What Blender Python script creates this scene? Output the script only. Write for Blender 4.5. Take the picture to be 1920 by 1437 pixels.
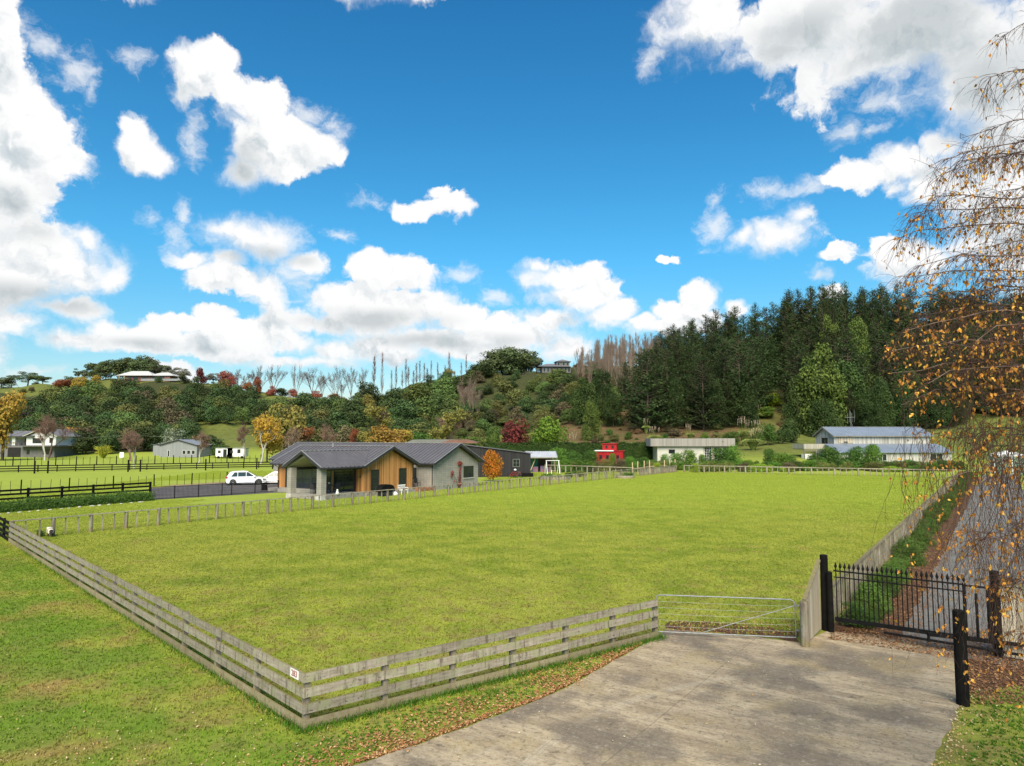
import bpy, bmesh, math, random
import numpy as np
from math import radians, sin, cos, pi, atan2, sqrt
from mathutils import Vector, Matrix
for o in list(bpy.data.objects): bpy.data.objects.remove(o)
SC = bpy.context.scene
COL = SC.collection
R = random.Random(7)

# ------------------------------------------------------------------ camera
H = 5.7; F = 1300.0; TH = math.atan(101.5/F)
cd = bpy.data.cameras.new('camera'); cam = bpy.data.objects.new('camera', cd); COL.objects.link(cam)
cam.location = (0, 0, H); cam.rotation_euler = (pi/2+TH, 0, 0)
cd.sensor_width = 36; cd.lens = F/1920*36; cd.clip_start = .1; cd.clip_end = 5000
SC.camera = cam

# ------------------------------------------------------------------ light
SUN_EL = 44; SUN_AZ = 184     # azimuth clockwise from +Y (view direction): sun is behind the camera, veiled
SUN_E = 1.5; EXPO = 2.3; SKY_E = 0.045; CLOUD = 4.55
sl = bpy.data.lights.new('sun', 'SUN'); so = bpy.data.objects.new('sun', sl); COL.objects.link(so)
sl.energy = SUN_E; sl.angle = radians(45); sl.color = (1, .90, .72)
so.location = (0, -20, 60)
_d = Vector((sin(radians(SUN_AZ))*cos(radians(SUN_EL)), cos(radians(SUN_AZ))*cos(radians(SUN_EL)), sin(radians(SUN_EL))))
so.rotation_euler = (-_d).to_track_quat('-Z', 'Y').to_euler()
SC.view_settings.view_transform = 'Standard'; SC.view_settings.look = 'None'
SC.view_settings.exposure = EXPO; SC.view_settings.gamma = 1

# ------------------------------------------------------------------ node helper
class NT:
    def __init__(s, nt): s.nt = nt
    def n(s, t, **k):
        x = s.nt.nodes.new(t)
        ins = k.pop('ins', {})
        for a, b in k.items(): setattr(x, a, b)
        for a, b in ins.items(): s.put(x.inputs[a], b)
        return x
    def put(s, sock, v):
        if isinstance(v, bpy.types.NodeSocket): s.nt.links.new(v, sock)
        else: sock.default_value = v
    def m(s, op, a, b=0.0, c=None, clamp=False):
        x = s.n('ShaderNodeMath', operation=op, use_clamp=clamp)
        s.put(x.inputs[0], a); s.put(x.inputs[1], b)
        if c is not None: s.put(x.inputs[2], c)
        return x.outputs[0]
    def vm(s, op, a, b=(0, 0, 0), c=None, out=0):
        x = s.n('ShaderNodeVectorMath', operation=op)
        s.put(x.inputs[0], a); s.put(x.inputs[1], b)
        if c is not None: s.put(x.inputs[2], c)
        return x.outputs[out]
    def mix(s, f, a, b, mode='MIX'):
        x = s.n('ShaderNodeMix', data_type='RGBA', blend_type=mode, clamp_factor=True)
        s.put(x.inputs[0], f); s.put(x.inputs[6], c4(a)); s.put(x.inputs[7], c4(b))
        return x.outputs[2]
    def noise(s, vec, scale, detail=4, rough=.55, out=0, dist=0.0):
        x = s.n('ShaderNodeTexNoise'); s.put(x.inputs['Vector'], vec)
        x.inputs['Scale'].default_value = scale; x.inputs['Detail'].default_value = detail
        x.inputs['Roughness'].default_value = rough; x.inputs['Distortion'].default_value = dist
        return x.outputs[out]
    def ramp(s, f, a, b, lo=0.0, hi=1.0, smooth=True):
        x = s.n('ShaderNodeMapRange', interpolation_type='SMOOTHSTEP' if smooth else 'LINEAR')
        s.put(x.inputs[0], f)
        for i, v in zip((1, 2, 3, 4), (a, b, lo, hi)): s.put(x.inputs[i], v)
        return x.outputs[0]
def c4(c):
    if isinstance(c, bpy.types.NodeSocket): return c
    return tuple(c) + (1,) if len(c) == 3 else tuple(c)

# ------------------------------------------------------------------ world: sky texture with clouds
def azel(px, py):
    x, y, z = (px-960)/F, 1.0, -(py-718.5)/F
    yy = y*cos(TH) - z*sin(TH); zz = y*sin(TH) + z*cos(TH)
    return atan2(x, yy), atan2(zz, sqrt(x*x+yy*yy))
BL = [(5,60,55,110),(45,200,85,60),(75,245,85,70),(30,330,115,75),(135,310,55,40),(20,390,70,35),
 (360,150,62,50),(395,110,56,26),(335,170,35,45),(495,205,55,60),(495,265,90,60),(600,275,55,38),(455,315,50,38),(640,290,22,24),(560,235,50,40),(262,280,50,30),(235,262,30,20),
 (470,445,122,50),(430,425,70,36),(365,482,48,20),(430,492,50,24),
 (85,490,155,62),(205,515,46,42),(20,530,140,50),(130,575,100,22),(60,450,60,30),(150,455,40,30),
 (500,560,55,50),(460,530,42,28),(590,505,38,26),(695,510,58,45),(735,520,80,42),(640,570,95,40),(740,590,150,50),(800,580,70,36),(610,610,100,26),(860,600,70,36),(905,625,50,30),
 (480,628,100,34),(395,590,42,22),(270,630,110,28),(205,612,46,22),(620,655,85,24),(545,640,80,26),(720,645,120,28),(980,635,130,44),(1065,655,60,34),(850,655,150,28),(940,608,55,24),(330,690,60,22),(760,670,60,18),
 (790,388,62,18),(850,392,40,26),(828,362,26,16),(1045,520,85,30),(1080,555,85,36),(1145,590,52,36),(1200,612,46,26),(1010,500,30,18),
 (1320,550,52,34),(1290,590,95,32),(1385,575,40,24),(1235,620,70,22),(1465,445,95,40),(1495,415,46,28),(1560,478,44,18),(1400,440,40,26),(1250,480,30,8),
 (1620,335,80,28),(1680,318,66,34),(1570,345,46,14),(1750,340,90,40),(1790,185,75,48),(1830,270,110,60),(1750,265,55,26),(1720,490,105,42),(1850,450,120,90),(1860,340,130,90),(1660,470,30,20),(1560,555,30,16),
 (1500,35,300,62),(1310,45,100,62),(1440,90,120,40),(1700,60,260,100),(1850,130,190,110),(1640,110,120,36),(2100,250,260,330),(-190,330,210,260),(-200,620,220,90),(2200,560,320,80),
 (150,632,90,22),(420,650,120,26),(560,675,130,18),(330,600,60,20),(30,600,80,22),(690,600,110,44),(780,640,140,36),(1030,600,70,34),(900,665,160,22),(420,520,60,30),(245,250,40,26),(290,290,40,24),(545,300,60,30),(430,170,50,34),(340,130,30,40),(700,-60,260,40),(200,-90,120,50)]
WS = [(60,45,60,34),(100,80,46,34),(150,125,42,44),(172,160,22,34),(250,115,50,26),(345,392,26,42),(325,445,46,50),(280,400,40,20),(360,260,40,50),(560,200,60,30),(625,230,50,40),(1338,420,44,50),(1335,365,26,34),(1640,246,34,22),(1500,368,90,22),(1600,240,60,40),(1630,180,60,40),(860,520,60,30),(640,440,40,20),(930,560,50,26),(700,375,60,18),(560,520,60,40),(1420,360,60,20),(80,690,60,14),(1520,520,40,20),(1230,100,40,40),(1560,150,60,36)]
DK = [(1720,60,330,110),(1880,170,160,110),(1500,70,140,50),(20,400,110,40),(440,310,60,50),(60,560,190,26),(500,480,110,18),(690,600,160,22),(850,640,160,18),(300,650,120,14),(1000,680,120,16)]
W = bpy.data.worlds.new('World'); SC.world = W; W.use_nodes = True
wt = W.node_tree; wt.nodes.clear(); N = NT(wt)
tc = N.n('ShaderNodeTexCoord').outputs['Generated']
sky = N.n('ShaderNodeTexSky', sky_type='NISHITA'); sky.sun_disc = False
sky.sun_elevation = radians(SUN_EL); sky.sun_rotation = radians(SUN_AZ); sky.altitude = 50
sky.air_density = 1.0; sky.dust_density = .25; sky.ozone_density = 2.5
sep = N.n('ShaderNodeSeparateXYZ', ins={0: tc})
x_, y_, z_ = sep.outputs
az = N.m('ARCTAN2', x_, y_); el = N.m('ARCSINE', z_)
p0 = N.n('ShaderNodeCombineXYZ', ins={0: az, 1: el, 2: 0.0}).outputs[0]
w1 = N.vm('SUBTRACT', N.noise(p0, 7, 3, .5, 1), (.5, .5, .5))
w2 = N.vm('SUBTRACT', N.noise(p0, 26, 4, .6, 1), (.5, .5, .5))
w3 = N.vm('SUBTRACT', N.noise(p0, 90, 3, .6, 1), (.5, .5, .5))
p1 = N.vm('ADD', N.vm('ADD', N.vm('ADD', p0, N.vm('MULTIPLY', w1, (.075, .055, 0))), N.vm('MULTIPLY', w2, (.034, .028, 0))), N.vm('MULTIPLY', w3, (.008, .008, 0)))
def field(p, blobs):
    cur = None
    for (px, py, rx, ry) in blobs:
        a, e = azel(px, py); k = cos(a)**1.6
        sx, sy = F/(rx*k*1.03), F/(ry*1.03)
        L = N.vm('LENGTH', N.vm('MULTIPLY_ADD', p, (sx, sy, 0), (-a*sx, -e*sy, 0)), out=1)
        cur = L if cur is None else N.m('SMOOTH_MIN', cur, L, .14)
    return cur
FA = field(p1, BL)
FB = field(N.vm('ADD', p1, (.008, .034, 0)), BL)
FD = field(p0, DK)
pn = N.vm('ADD', p0, N.vm('MULTIPLY', w2, (.05, .04, 0)))
fb = N.noise(pn, 13, 10, .60)
fb2 = N.noise(N.vm('ADD', pn, (.005, .012, 0)), 13, 10, .60)
wisp = N.noise(N.vm('MULTIPLY', p1, (1, 1.6, 1)), 5, 9, .72)
dens = N.m('ADD', N.m('SUBTRACT', 1.03, FA), N.m('MULTIPLY', N.m('SUBTRACT', fb, .5), 2.2))
dens = N.m('ADD', dens, N.m('MULTIPLY', N.m('SUBTRACT', wisp, .5), .55))
soft = N.ramp(N.noise(p0, 6, 2, .5), .4, .62, .26, .85)
alpha = N.m('POWER', N.ramp(dens, -.04, soft), 1.15)
alpha = N.m('MULTIPLY', alpha, N.ramp(el, -.02, .03))
FW = field(p1, WS)
wd = N.m('ADD', N.m('SUBTRACT', .95, FW), N.m('MULTIPLY', N.m('SUBTRACT', N.noise(N.vm('MULTIPLY', pn, (1, 1.5, 1)), 22, 9, .68), .5), 2.6))
alpha = N.m('MAXIMUM', alpha, N.m('MULTIPLY', N.ramp(wd, .05, 1.1), .72))
grad = N.m('SUBTRACT', FA, FB)          # >0: more cloud above = underside
relief = N.m('MULTIPLY', N.m('SUBTRACT', fb2, fb), 5.0)
sh = N.m('ADD', N.m('MULTIPLY', grad, .75), relief)
shade = N.ramp(sh, -.35, .75)
thick = N.ramp(dens, .15, 1.0)
dark = N.m('MULTIPLY', N.ramp(FD, 1.35, .25), thick)
ccol = N.mix(N.m('MULTIPLY', shade, N.m('ADD', N.m('MULTIPLY', thick, .62), .22)), (1.0, 1.0, 1.0), (.43, .53, .59))
ccol = N.mix(N.m('MULTIPLY', dark, .60), ccol, (.34, .41, .44))
ccol = N.mix(N.ramp(el, .16, 0.0), ccol, N.mix(.38, ccol, (.62, .76, .84)))
cs = N.vm('MULTIPLY', ccol, (CLOUD, CLOUD, CLOUD))
# the sky texture, its colour graded like the photograph (deep saturated blue to pale horizon)
hs = N.n('ShaderNodeHueSaturation', ins={'Hue': .474, 'Saturation': 1.24, 'Value': 1.0, 'Color': sky.outputs[0]}).outputs[0]
g = N.n('ShaderNodeValToRGB'); N.put(g.inputs[0], N.m('DIVIDE', el, .62))
SKY_RAMP = [(0, (1.0, 1.0, 1.0)), (1, (1.0, 1.0, 1.0))]
e_ = g.color_ramp.elements
e_[0].position = 0.06; e_[0].color = (.52, .50, .50, 1); e_[1].position = 1.0; e_[1].color = (.25, .51, .73, 1)
q_ = e_.new(.42); q_.color = (.36, .62, .75, 1)
hs = N.mix(1.0, hs, g.outputs[0], 'MULTIPLY')
fin = N.mix(alpha, hs, cs)
bg = N.n('ShaderNodeBackground', ins={0: fin, 1: SKY_E})
N.n('ShaderNodeOutputWorld', ins={0: bg.outputs[0]})

# ------------------------------------------------------------------ projecting helpers (pixel of the 1920 photo -> place)
def ray(px, py):
    x, y, z = (px-960)/F, 1.0, -(py-718.5)/F
    return x, y*cos(TH) - z*sin(TH), y*sin(TH) + z*cos(TH)
def G(px, py, z=0.0):
    x, y, zz = ray(px, py); t = (z-H)/zz
    return (x*t, y*t, z)
def ZY(py, Y, px=960):
    x, y, zz = ray(px, py); return H + zz*Y/y
def XY(px, Y, z=0.0):
    return (px-960)/F*(Y*cos(TH)+(z-H)*sin(TH))

# ------------------------------------------------------------------ mesh helpers
def mesh_np(name, V, Fc, mats=None, mi=None, smooth=False):
    """V (n,3), Fc (m,k) same-size faces"""
    V = np.asarray(V, dtype=np.float32); Fc = np.asarray(Fc, dtype=np.int32)
    me = bpy.data.meshes.new(name)
    k = Fc.shape[1]
    me.vertices.add(len(V)); me.vertices.foreach_set('co', V.ravel())
    me.loops.add(Fc.size); me.loops.foreach_set('vertex_index', Fc.ravel())
    me.polygons.add(len(Fc)); me.polygons.foreach_set('loop_start', np.arange(0, Fc.size, k, dtype=np.int32))
    me.polygons.foreach_set('loop_total', np.full(len(Fc), k, dtype=np.int32))
    for m in (mats or []): me.materials.append(m)
    if mi is not None: me.polygons.foreach_set('material_index', np.asarray(mi, dtype=np.int32))
    if smooth: me.polygons.foreach_set('use_smooth', np.ones(len(Fc), dtype=bool))
    me.update(calc_edges=True); me.validate()
    return me
class MB:
    def __init__(s): s.v = []; s.f = []
    def poly(s, pts):
        b = len(s.v); s.v += [tuple(p) for p in pts]; s.f.append(list(range(b, b+len(pts)))); return s
    def box(s, x0, x1, y0, y1, z0, z1):
        b = len(s.v)
        s.v += [(x0,y0,z0),(x1,y0,z0),(x1,y1,z0),(x0,y1,z0),(x0,y0,z1),(x1,y0,z1),(x1,y1,z1),(x0,y1,z1)]
        for f in ((0,3,2,1),(4,5,6,7),(0,1,5,4),(1,2,6,5),(2,3,7,6),(3,0,4,7)): s.f.append([b+i for i in f])
        return s
    def bar(s, p, q, w, h, up=(0, 0, 1)):
        """beam from p to q; w across, h along up"""
        p = Vector(p); q = Vector(q); d = (q-p).normalized(); u = Vector(up)
        a = d.cross(u)
        if a.length < 1e-4: a = d.cross(Vector((0, 1, 0)))
        a.normalize(); u = a.cross(d).normalized()
        b = len(s.v)
        for c in (p, q):
            for (i, j) in ((-1,-1),(1,-1),(1,1),(-1,1)): s.v.append(tuple(c + a*(w/2*i) + u*(h/2*j)))
        for f in ((0,1,2,3),(7,6,5,4),(0,4,5,1),(1,5,6,2),(2,6,7,3),(3,7,4,0)): s.f.append([b+i for i in f])
        return s
    def tube(s, pts, rad, n=8, cap=True):
        pts = [Vector(p) for p in pts]
        if not isinstance(rad, (list, tuple)): rad = [rad]*len(pts)
        b = len(s.v); a = None
        for i, p in enumerate(pts):
            d = (pts[min(i+1, len(pts)-1)] - pts[max(i-1, 0)]).normalized()
            if a is None:
                a = d.orthogonal().normalized()
            else:
                a = (a - d*a.dot(d)).normalized()
            c = d.cross(a)
            for k in range(n):
                t = 2*pi*k/n; s.v.append(tuple(p + (a*cos(t)+c*sin(t))*rad[i]))
        for i in range(len(pts)-1):
            for k in range(n):
                s.f.append([b+i*n+k, b+i*n+(k+1) % n, b+(i+1)*n+(k+1) % n, b+(i+1)*n+k])
        if cap:
            s.f.append([b+k for k in range(n)][::-1]); s.f.append([b+(len(pts)-1)*n+k for k in range(n)])
        return s
    def lathe(s, prof, n=16, c=(0, 0, 0)):
        b = len(s.v)
        for (r, z) in prof:
            for k in range(n): s.v.append((c[0]+r*cos(2*pi*k/n), c[1]+r*sin(2*pi*k/n), c[2]+z))
        for i in range(len(prof)-1):
            for k in range(n): s.f.append([b+i*n+k, b+i*n+(k+1) % n, b+(i+1)*n+(k+1) % n, b+(i+1)*n+k])
        s.f.append([b+(len(prof)-1)*n+k for k in range(n)]); s.f.append([b+k for k in range(n)][::-1])
        return s
    def prism(s, prof, y0, y1, axis='y'):
        """closed profile of (a,z) extruded along axis"""
        b = len(s.v); n = len(prof)
        for yy in (y0, y1):
            for (a, z) in prof: s.v.append((a, yy, z) if axis == 'y' else (yy, a, z))
        s.f.append(list(range(b, b+n))); s.f.append(list(range(b+n, b+2*n))[::-1])
        for i in range(n): s.f.append([b+i, b+n+i, b+n+(i+1) % n, b+(i+1) % n])
        return s
    def mesh(s, name, m, off=(0, 0, 0), smooth=False):
        me = bpy.data.meshes.new(name)
        me.from_pydata([(v[0]-off[0], v[1]-off[1], v[2]-off[2]) for v in s.v], [], s.f)
        bm = bmesh.new(); bm.from_mesh(me); bmesh.ops.recalc_face_normals(bm, faces=bm.faces); bm.to_mesh(me); bm.free()
        if smooth:
            for p in me.polygons: p.use_smooth = True
        me.materials.append(m); return me
    def build(s, name, m, parent=None, off=None, smooth=False, label=None):
        if off is None: off = parent.location if (parent is not None and parent.get('worldmesh')) else (0, 0, 0)
        o = bpy.data.objects.new(name, s.mesh(name, m, off, smooth)); COL.objects.link(o)
        if parent is not None: o.parent = parent
        if label: o['label'] = label
        return o
def tag(o, label=None, cat=None, group=None, kind=None):
    if label: o['label'] = label
    if cat: o['category'] = cat
    if group: o['group'] = group
    if kind: o['kind'] = kind
    return o
def thing(name, loc, label, cat, group=None, rz=0.0, world=False):
    o = bpy.data.objects.new(name, None); COL.objects.link(o); o.empty_display_size = .3
    o.location = loc; o.rotation_euler = (0, 0, rz)
    if world: o['worldmesh'] = 1
    return tag(o, label, cat, group)
def link(name, me, parent=None, loc=(0, 0, 0), rz=0.0):
    o = bpy.data.objects.new(name, me); COL.objects.link(o); o.location = loc; o.rotation_euler = (0, 0, rz)
    if parent is not None: o.parent = parent
    return o

# ------------------------------------------------------------------ materials
def newmat(name):
    m = bpy.data.materials.new(name); m.use_nodes = True; m.node_tree.nodes.clear()
    return m, NT(m.node_tree)
def finish(T, col, rough=.8, bump=None, bs=.3, dist=.02, metal=0.0, spec=.3, trans=None):
    k = {'Base Color': c4(col), 'Roughness': rough, 'Metallic': metal, 'Specular IOR Level': spec}
    if bump is not None:
        b = T.n('ShaderNodeBump', ins={'Strength': bs, 'Distance': dist, 'Height': bump}); k['Normal'] = b.outputs[0]
    p = T.n('ShaderNodeBsdfPrincipled', ins=k)
    out = p.outputs[0]
    if trans:
        tr = T.n('ShaderNodeBsdfTranslucent', ins={0: c4(col)})
        mx = T.n('ShaderNodeMixShader', ins={0: trans, 1: out, 2: tr.outputs[0]}); out = mx.outputs[0]
    T.n('ShaderNodeOutputMaterial', ins={0: out})
def obj_co(T): return T.n('ShaderNodeTexCoord').outputs['Object']
def pos(T): return T.n('ShaderNodeNewGeometry').outputs['Position']
def plain(name, c1, c2=None, scale=3, rough=.75, metal=0.0, bs=.15, stretch=(1, 1, 1), det=5, spec=.3):
    m, T = newmat(name); c2 = c2 or tuple(x*.7 for x in c1)
    v = T.vm('MULTIPLY', obj_co(T), stretch); f = T.noise(v, scale, det, .6)
    finish(T, T.mix(T.ramp(f, .3, .7), c1, c2), rough, f, bs, .02, metal, spec); return m
def leafmat(name, c1, c2, var=.35, trans=.15, scale=.9, hue=.02, c3=None, obj=True):
    """c1/c2 mixed leaf by leaf and clump by clump; each plant a little different"""
    m, T = newmat(name)
    P = pos(T); f = T.noise(P, scale, 3, .6); g = T.noise(P, scale*9, 2, .5)
    col = T.mix(T.ramp(f, .35, .65), c1, c2)
    if c3: col = T.mix(T.ramp(g, .56, .66), col, c3)
    rnd = T.n('ShaderNodeObjectInfo').outputs['Random']
    val = T.m('MULTIPLY', T.m('ADD', T.m('MULTIPLY', g, .9), .55), T.m('ADD', T.m('MULTIPLY', rnd, var), 1-var/2))
    hsv = T.n('ShaderNodeHueSaturation', ins={'Hue': T.m('ADD', .5-hue/2, T.m('MULTIPLY', rnd, hue)), 'Saturation': 1.0, 'Value': val, 'Color': col})
    finish(T, hsv.outputs[0], .75, trans=trans, spec=.15); return m
def boards(name, c1, c2, w, rough=.8, groove=.08, hor=False, grain=True):
    """vertical boards: colour changes board by board, real groove as bump"""
    m, T = newmat(name); sp = T.n('ShaderNodeSeparateXYZ', ins={0: obj_co(T)})
    a = sp.outputs[2] if hor else T.m('ADD', sp.outputs[0], sp.outputs[1])
    q = T.m('DIVIDE', a, w); fl = T.m('FLOOR', q); fr = T.m('FRACT', q)
    wn = T.n('ShaderNodeTexWhiteNoise', noise_dimensions='1D', ins={'W': fl}).outputs[0]
    st = (6, 6, .5) if not hor else (.5, .5, 6)
    gr = T.noise(T.vm('ADD', T.vm('MULTIPLY', obj_co(T), st), T.n('ShaderNodeCombineXYZ', ins={0: 0.0, 1: 0.0, 2: T.m('MULTIPLY', wn, 20)}).outputs[0]), 1.2, 4, .6)
    f = T.m('ADD', T.m('MULTIPLY', wn, .6), T.m('MULTIPLY', gr, .5))
    edge = T.m('MINIMUM', T.ramp(fr, 0, groove), T.ramp(fr, 1, 1-groove))
    finish(T, T.mix(T.ramp(f, .15, .95), c1, c2), rough, edge, .6, .02); return m
def blockwork(name, c1, c2, mortar, w=.39, h=.19):
    m, T = newmat(name); sp = T.n('ShaderNodeSeparateXYZ', ins={0: obj_co(T)})
    v = T.n('ShaderNodeCombineXYZ', ins={0: T.m('ADD', sp.outputs[0], sp.outputs[1]), 1: sp.outputs[2], 2: 0.0}).outputs[0]
    b = T.n('ShaderNodeTexBrick', offset=0.0, ins={'Vector': v, 'Color1': c4(c1), 'Color2': c4(c2), 'Mortar': c4(mortar), 'Scale': 1.0, 'Mortar Size': .014, 'Brick Width': w, 'Row Height': h})
    n_ = T.noise(v, 1.3, 4)
    finish(T, T.mix(T.m('MULTIPLY', T.ramp(n_, .4, .8), .3), b.outputs[0], (.16, .16, .14)), .85, b.outputs[1], -.4, .01); return m
M = {}
M['old_wood'] = None
def wood(name, c1, c2, lichen, st=(1, 1, 14), sc=1.5, moss=None):
    m, T = newmat(name); v = obj_co(T); rnd = T.n('ShaderNodeObjectInfo').outputs['Random']
    vv = T.vm('ADD', v, T.n('ShaderNodeCombineXYZ', ins={0: T.m('MULTIPLY', rnd, 37), 1: 0.0, 2: 0.0}).outputs[0])
    gr = T.noise(T.vm('MULTIPLY', vv, st), sc, 5, .65); bl = T.noise(vv, 2.3, 4, .6); sp = T.noise(vv, 14, 3, .6)
    col = T.mix(T.ramp(gr, .3, .7), c1, c2)
    col = T.mix(T.m('MULTIPLY', T.ramp(bl, .46, .62), .9), col, lichen)
    col = T.mix(T.m('MULTIPLY', T.ramp(sp, .6, .72), .75), col, (.04, .035, .03))
    vs_ = T.noise(T.vm('MULTIPLY', vv, (5, 5, .6)), 2.0, 4, .7); col = T.mix(T.m('MULTIPLY', T.ramp(vs_, .52, .66), .8), col, (.085, .068, .05)); col = T.mix(T.m('MULTIPLY', T.ramp(vs_, .46, .34), .35), col, (.42, .38, .33))
    lowm = T.ramp(T.n('ShaderNodeSeparateXYZ', ins={0: pos(T)}).outputs[2], .30, .12); col = T.mix(T.m('MULTIPLY', lowm, .5), col, (.20, .155, .05))     # algae on what stays damp near the ground
    if moss:   # moss grows along the board's top edge
        col = T.mix(T.m('MULTIPLY', T.ramp(T.n('ShaderNodeSeparateXYZ', ins={0: T.n('ShaderNodeNewGeometry').outputs['Normal']}).outputs[2], .5, .9), .7), col, moss)
    val = T.m('ADD', T.m('MULTIPLY', rnd, .3), .85)
    col = T.n('ShaderNodeHueSaturation', ins={'Value': val, 'Color': col}).outputs[0]
    finish(T, col, .9, gr, .35, .01); return m
M['rail'] = wood('weathered_rail', (.33, .29, .23), (.19, .16, .115), (.25, .25, .15), st=(1.2, 1.2, 14), moss=(.16, .13, .04))
M['rail_v'] = wood('weathered_post', (.25, .21, .16), (.14, .115, .08), (.20, .20, .13), st=(12, 12, 1), moss=(.16, .13, .04))
M['paling'] = boards('pale_paling', (.50, .43, .32), (.32, .27, .19), .15)
M['black_wood'] = plain('black_stained_wood', (.005, .005, .005), (.011, .010, .009), 5, .8, spec=.08)
M['black_metal'] = plain('black_painted_metal', (.005, .005, .005), (.009, .009, .009), 6, .6, spec=.12)
M['galv'] = plain('galvanised_steel', (.30, .31, .30), (.20, .21, .205), 8, .5, .3)
M['white_paint'] = plain('white_paint', (.78, .78, .75), (.66, .66, .62), 2, .6)
M['concrete_trim'] = plain('pale_concrete', (.50, .48, .43), (.36, .34, .30), 3, .9)
M['glass'] = plain('dark_glass', (.012, .016, .018), (.02, .026, .03), .6, .06, 0, 0, spec=.6)
M['bark'] = plain('brown_bark', (.12, .09, .065), (.06, .045, .035), 4, .95, stretch=(3, 3, .6))
M['pale_bark'] = plain('pale_birch_bark', (.50, .47, .42), (.26, .23, .20), 3, .9, stretch=(1, 1, 2))
M['grey_twig'] = plain('grey_brown_twigs', (.17, .12, .095), (.11, .08, .06), 3, .95)
M['tan_twig'] = plain('tan_twigs', (.26, .195, .145), (.18, .13, .10), 3, .95)
M['red_twig'] = plain('reddish_twigs', (.20, .12, .095), (.13, .085, .07), 3, .95)
# ------------------------------------------------------------------ terrain: flat valley floor, hills behind
PROF = {  # photo column : (distance, photo row of the ground there)
 -900: [(200,0),(240,835),(300,785),(350,735),(370,730),(450,738)],
    0: [(195,0),(230,842),(300,785),(350,737),(368,728),(450,736)],
  100: [(195,0),(230,838),(300,780),(350,730),(365,722),(450,730)],
  200: [(195,0),(230,838),(300,772),(345,722),(362,713),(450,715)],
  300: [(195,0),(230,838),(300,772),(345,720),(360,711),(450,715)],
  400: [(195,0),(230,842),(300,782),(345,727),(360,719),(450,730)],
  470: [(195,0),(220,848),(290,800),(330,758),(355,735),(450,752)],
  560: [(190,0),(220,845),(290,795),(335,752),(350,745),(450,765)],
  640: [(185,0),(215,842),(290,785),(330,758),(345,752),(450,770)],
  720: [(180,0),(210,842),(280,780),(320,748),(335,742),(450,760)],
  800: [(175,0),(210,838),(270,775),(315,728),(330,718),(450,730)],
  900: [(170,0),(200,836),(255,768),(300,708),(320,700),(450,705)],
 1010: [(160,0),(190,836),(240,770),(288,704),(310,700),(450,700)],
 1100: [(145,0),(165,838),(195,806),(240,745),(285,700),(320,690),(450,690)],
 1200: [(125,0),(150,857),(165,838),(185,808),(205,782),(245,722),(285,690),(450,690)],
 1300: [(118,0),(135,866),(150,850),(165,836),(190,800),(210,775),(245,722),(285,680),(450,690)],
 1400: [(112,0),(130,868),(150,846),(165,834),(190,803),(215,765),(245,722),(285,670),(450,690)],
 1450: [(112,0),(130,868),(150,842),(170,822),(200,785),(235,735),(270,690),(310,660),(450,690)],
 1520: [(110,0),(130,868),(150,842),(165,832),(190,812),(225,765),(265,700),(310,650),(450,680)],
 1650: [(108,0),(130,874),(145,868),(160,840),(190,806),(225,760),(265,700),(310,645),(450,680)],
 1800: [(106,0),(130,870),(145,860),(165,828),(195,795),(225,755),(265,700),(310,645),(450,680)],
 1920: [(110,0),(130,862),(150,840),(180,805),(225,750),(265,700),(310,645),(450,680)],
 2900: [(110,0),(130,862),(150,840),(180,805),(225,750),(265,700),(310,645),(450,680)]}
_YS = np.arange(90, 470, 5.0); _PX = np.array(sorted(PROF)); _TB = []
for c in _PX:
    pr = PROF[int(c)]; ys = [80]+[p[0] for p in pr]; zs = [0]+[0 if p[1] == 0 else ZY(p[1], p[0]) for p in pr]
    _TB.append(np.interp(_YS, ys, zs))
_TB = np.array(_TB)
def terr(x, y):
    x = np.asarray(x, float); y = np.asarray(y, float)
    px = np.clip(960 + F*x/np.maximum(y, 40), -890, 2890); Y = np.clip(y, 90, 464.9)
    ci = np.clip(np.searchsorted(_PX, px)-1, 0, len(_PX)-2); t = (px-_PX[ci])/(_PX[ci+1]-_PX[ci]); t = t*t*(3-2*t)
    yi = ((Y-90)/5).astype(int); s = (Y-90)/5-yi
    z = (_TB[ci, yi]*(1-s)+_TB[ci, yi+1]*s)*(1-t) + (_TB[ci+1, yi]*(1-s)+_TB[ci+1, yi+1]*s)*t
    amp = np.clip((z-1.5)/8, 0, 1)
    z = z + amp*(np.sin(x*.11+1)*np.cos(y*.13)*.8 + np.sin(x*.31+y*.2)*.35)
    return np.where(y < 91, 0, z) * np.clip(1-(y-470)/500, 0, 1)
def TZ(x, y): return float(terr(np.array([x]), np.array([y]))[0])

def axis(a, b, st, lo, hi):
    m = list(np.arange(a, b+.01, st)); s = st; x = b
    while x < hi: s *= 1.35; x += s; m.append(x)
    s = st; x = a
    while x > lo: s *= 1.35; x -= s; m.insert(0, x)
    return np.array(m)
gx = axis(-250, 290, 3.0, -2200, 2200); gy = axis(-12, 470, 3.0, -900, 3500)
XX, YY = np.meshgrid(gx, gy); ZZ = terr(XX, YY)
nv = np.stack([XX, YY, ZZ], -1).reshape(-1, 3)
ni, nj = len(gy), len(gx); ii, jj = np.meshgrid(np.arange(ni-1), np.arange(nj-1), indexing='ij')
a0 = (ii*nj+jj).ravel(); ff = np.stack([a0, a0+1, a0+nj+1, a0+nj], -1)
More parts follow.
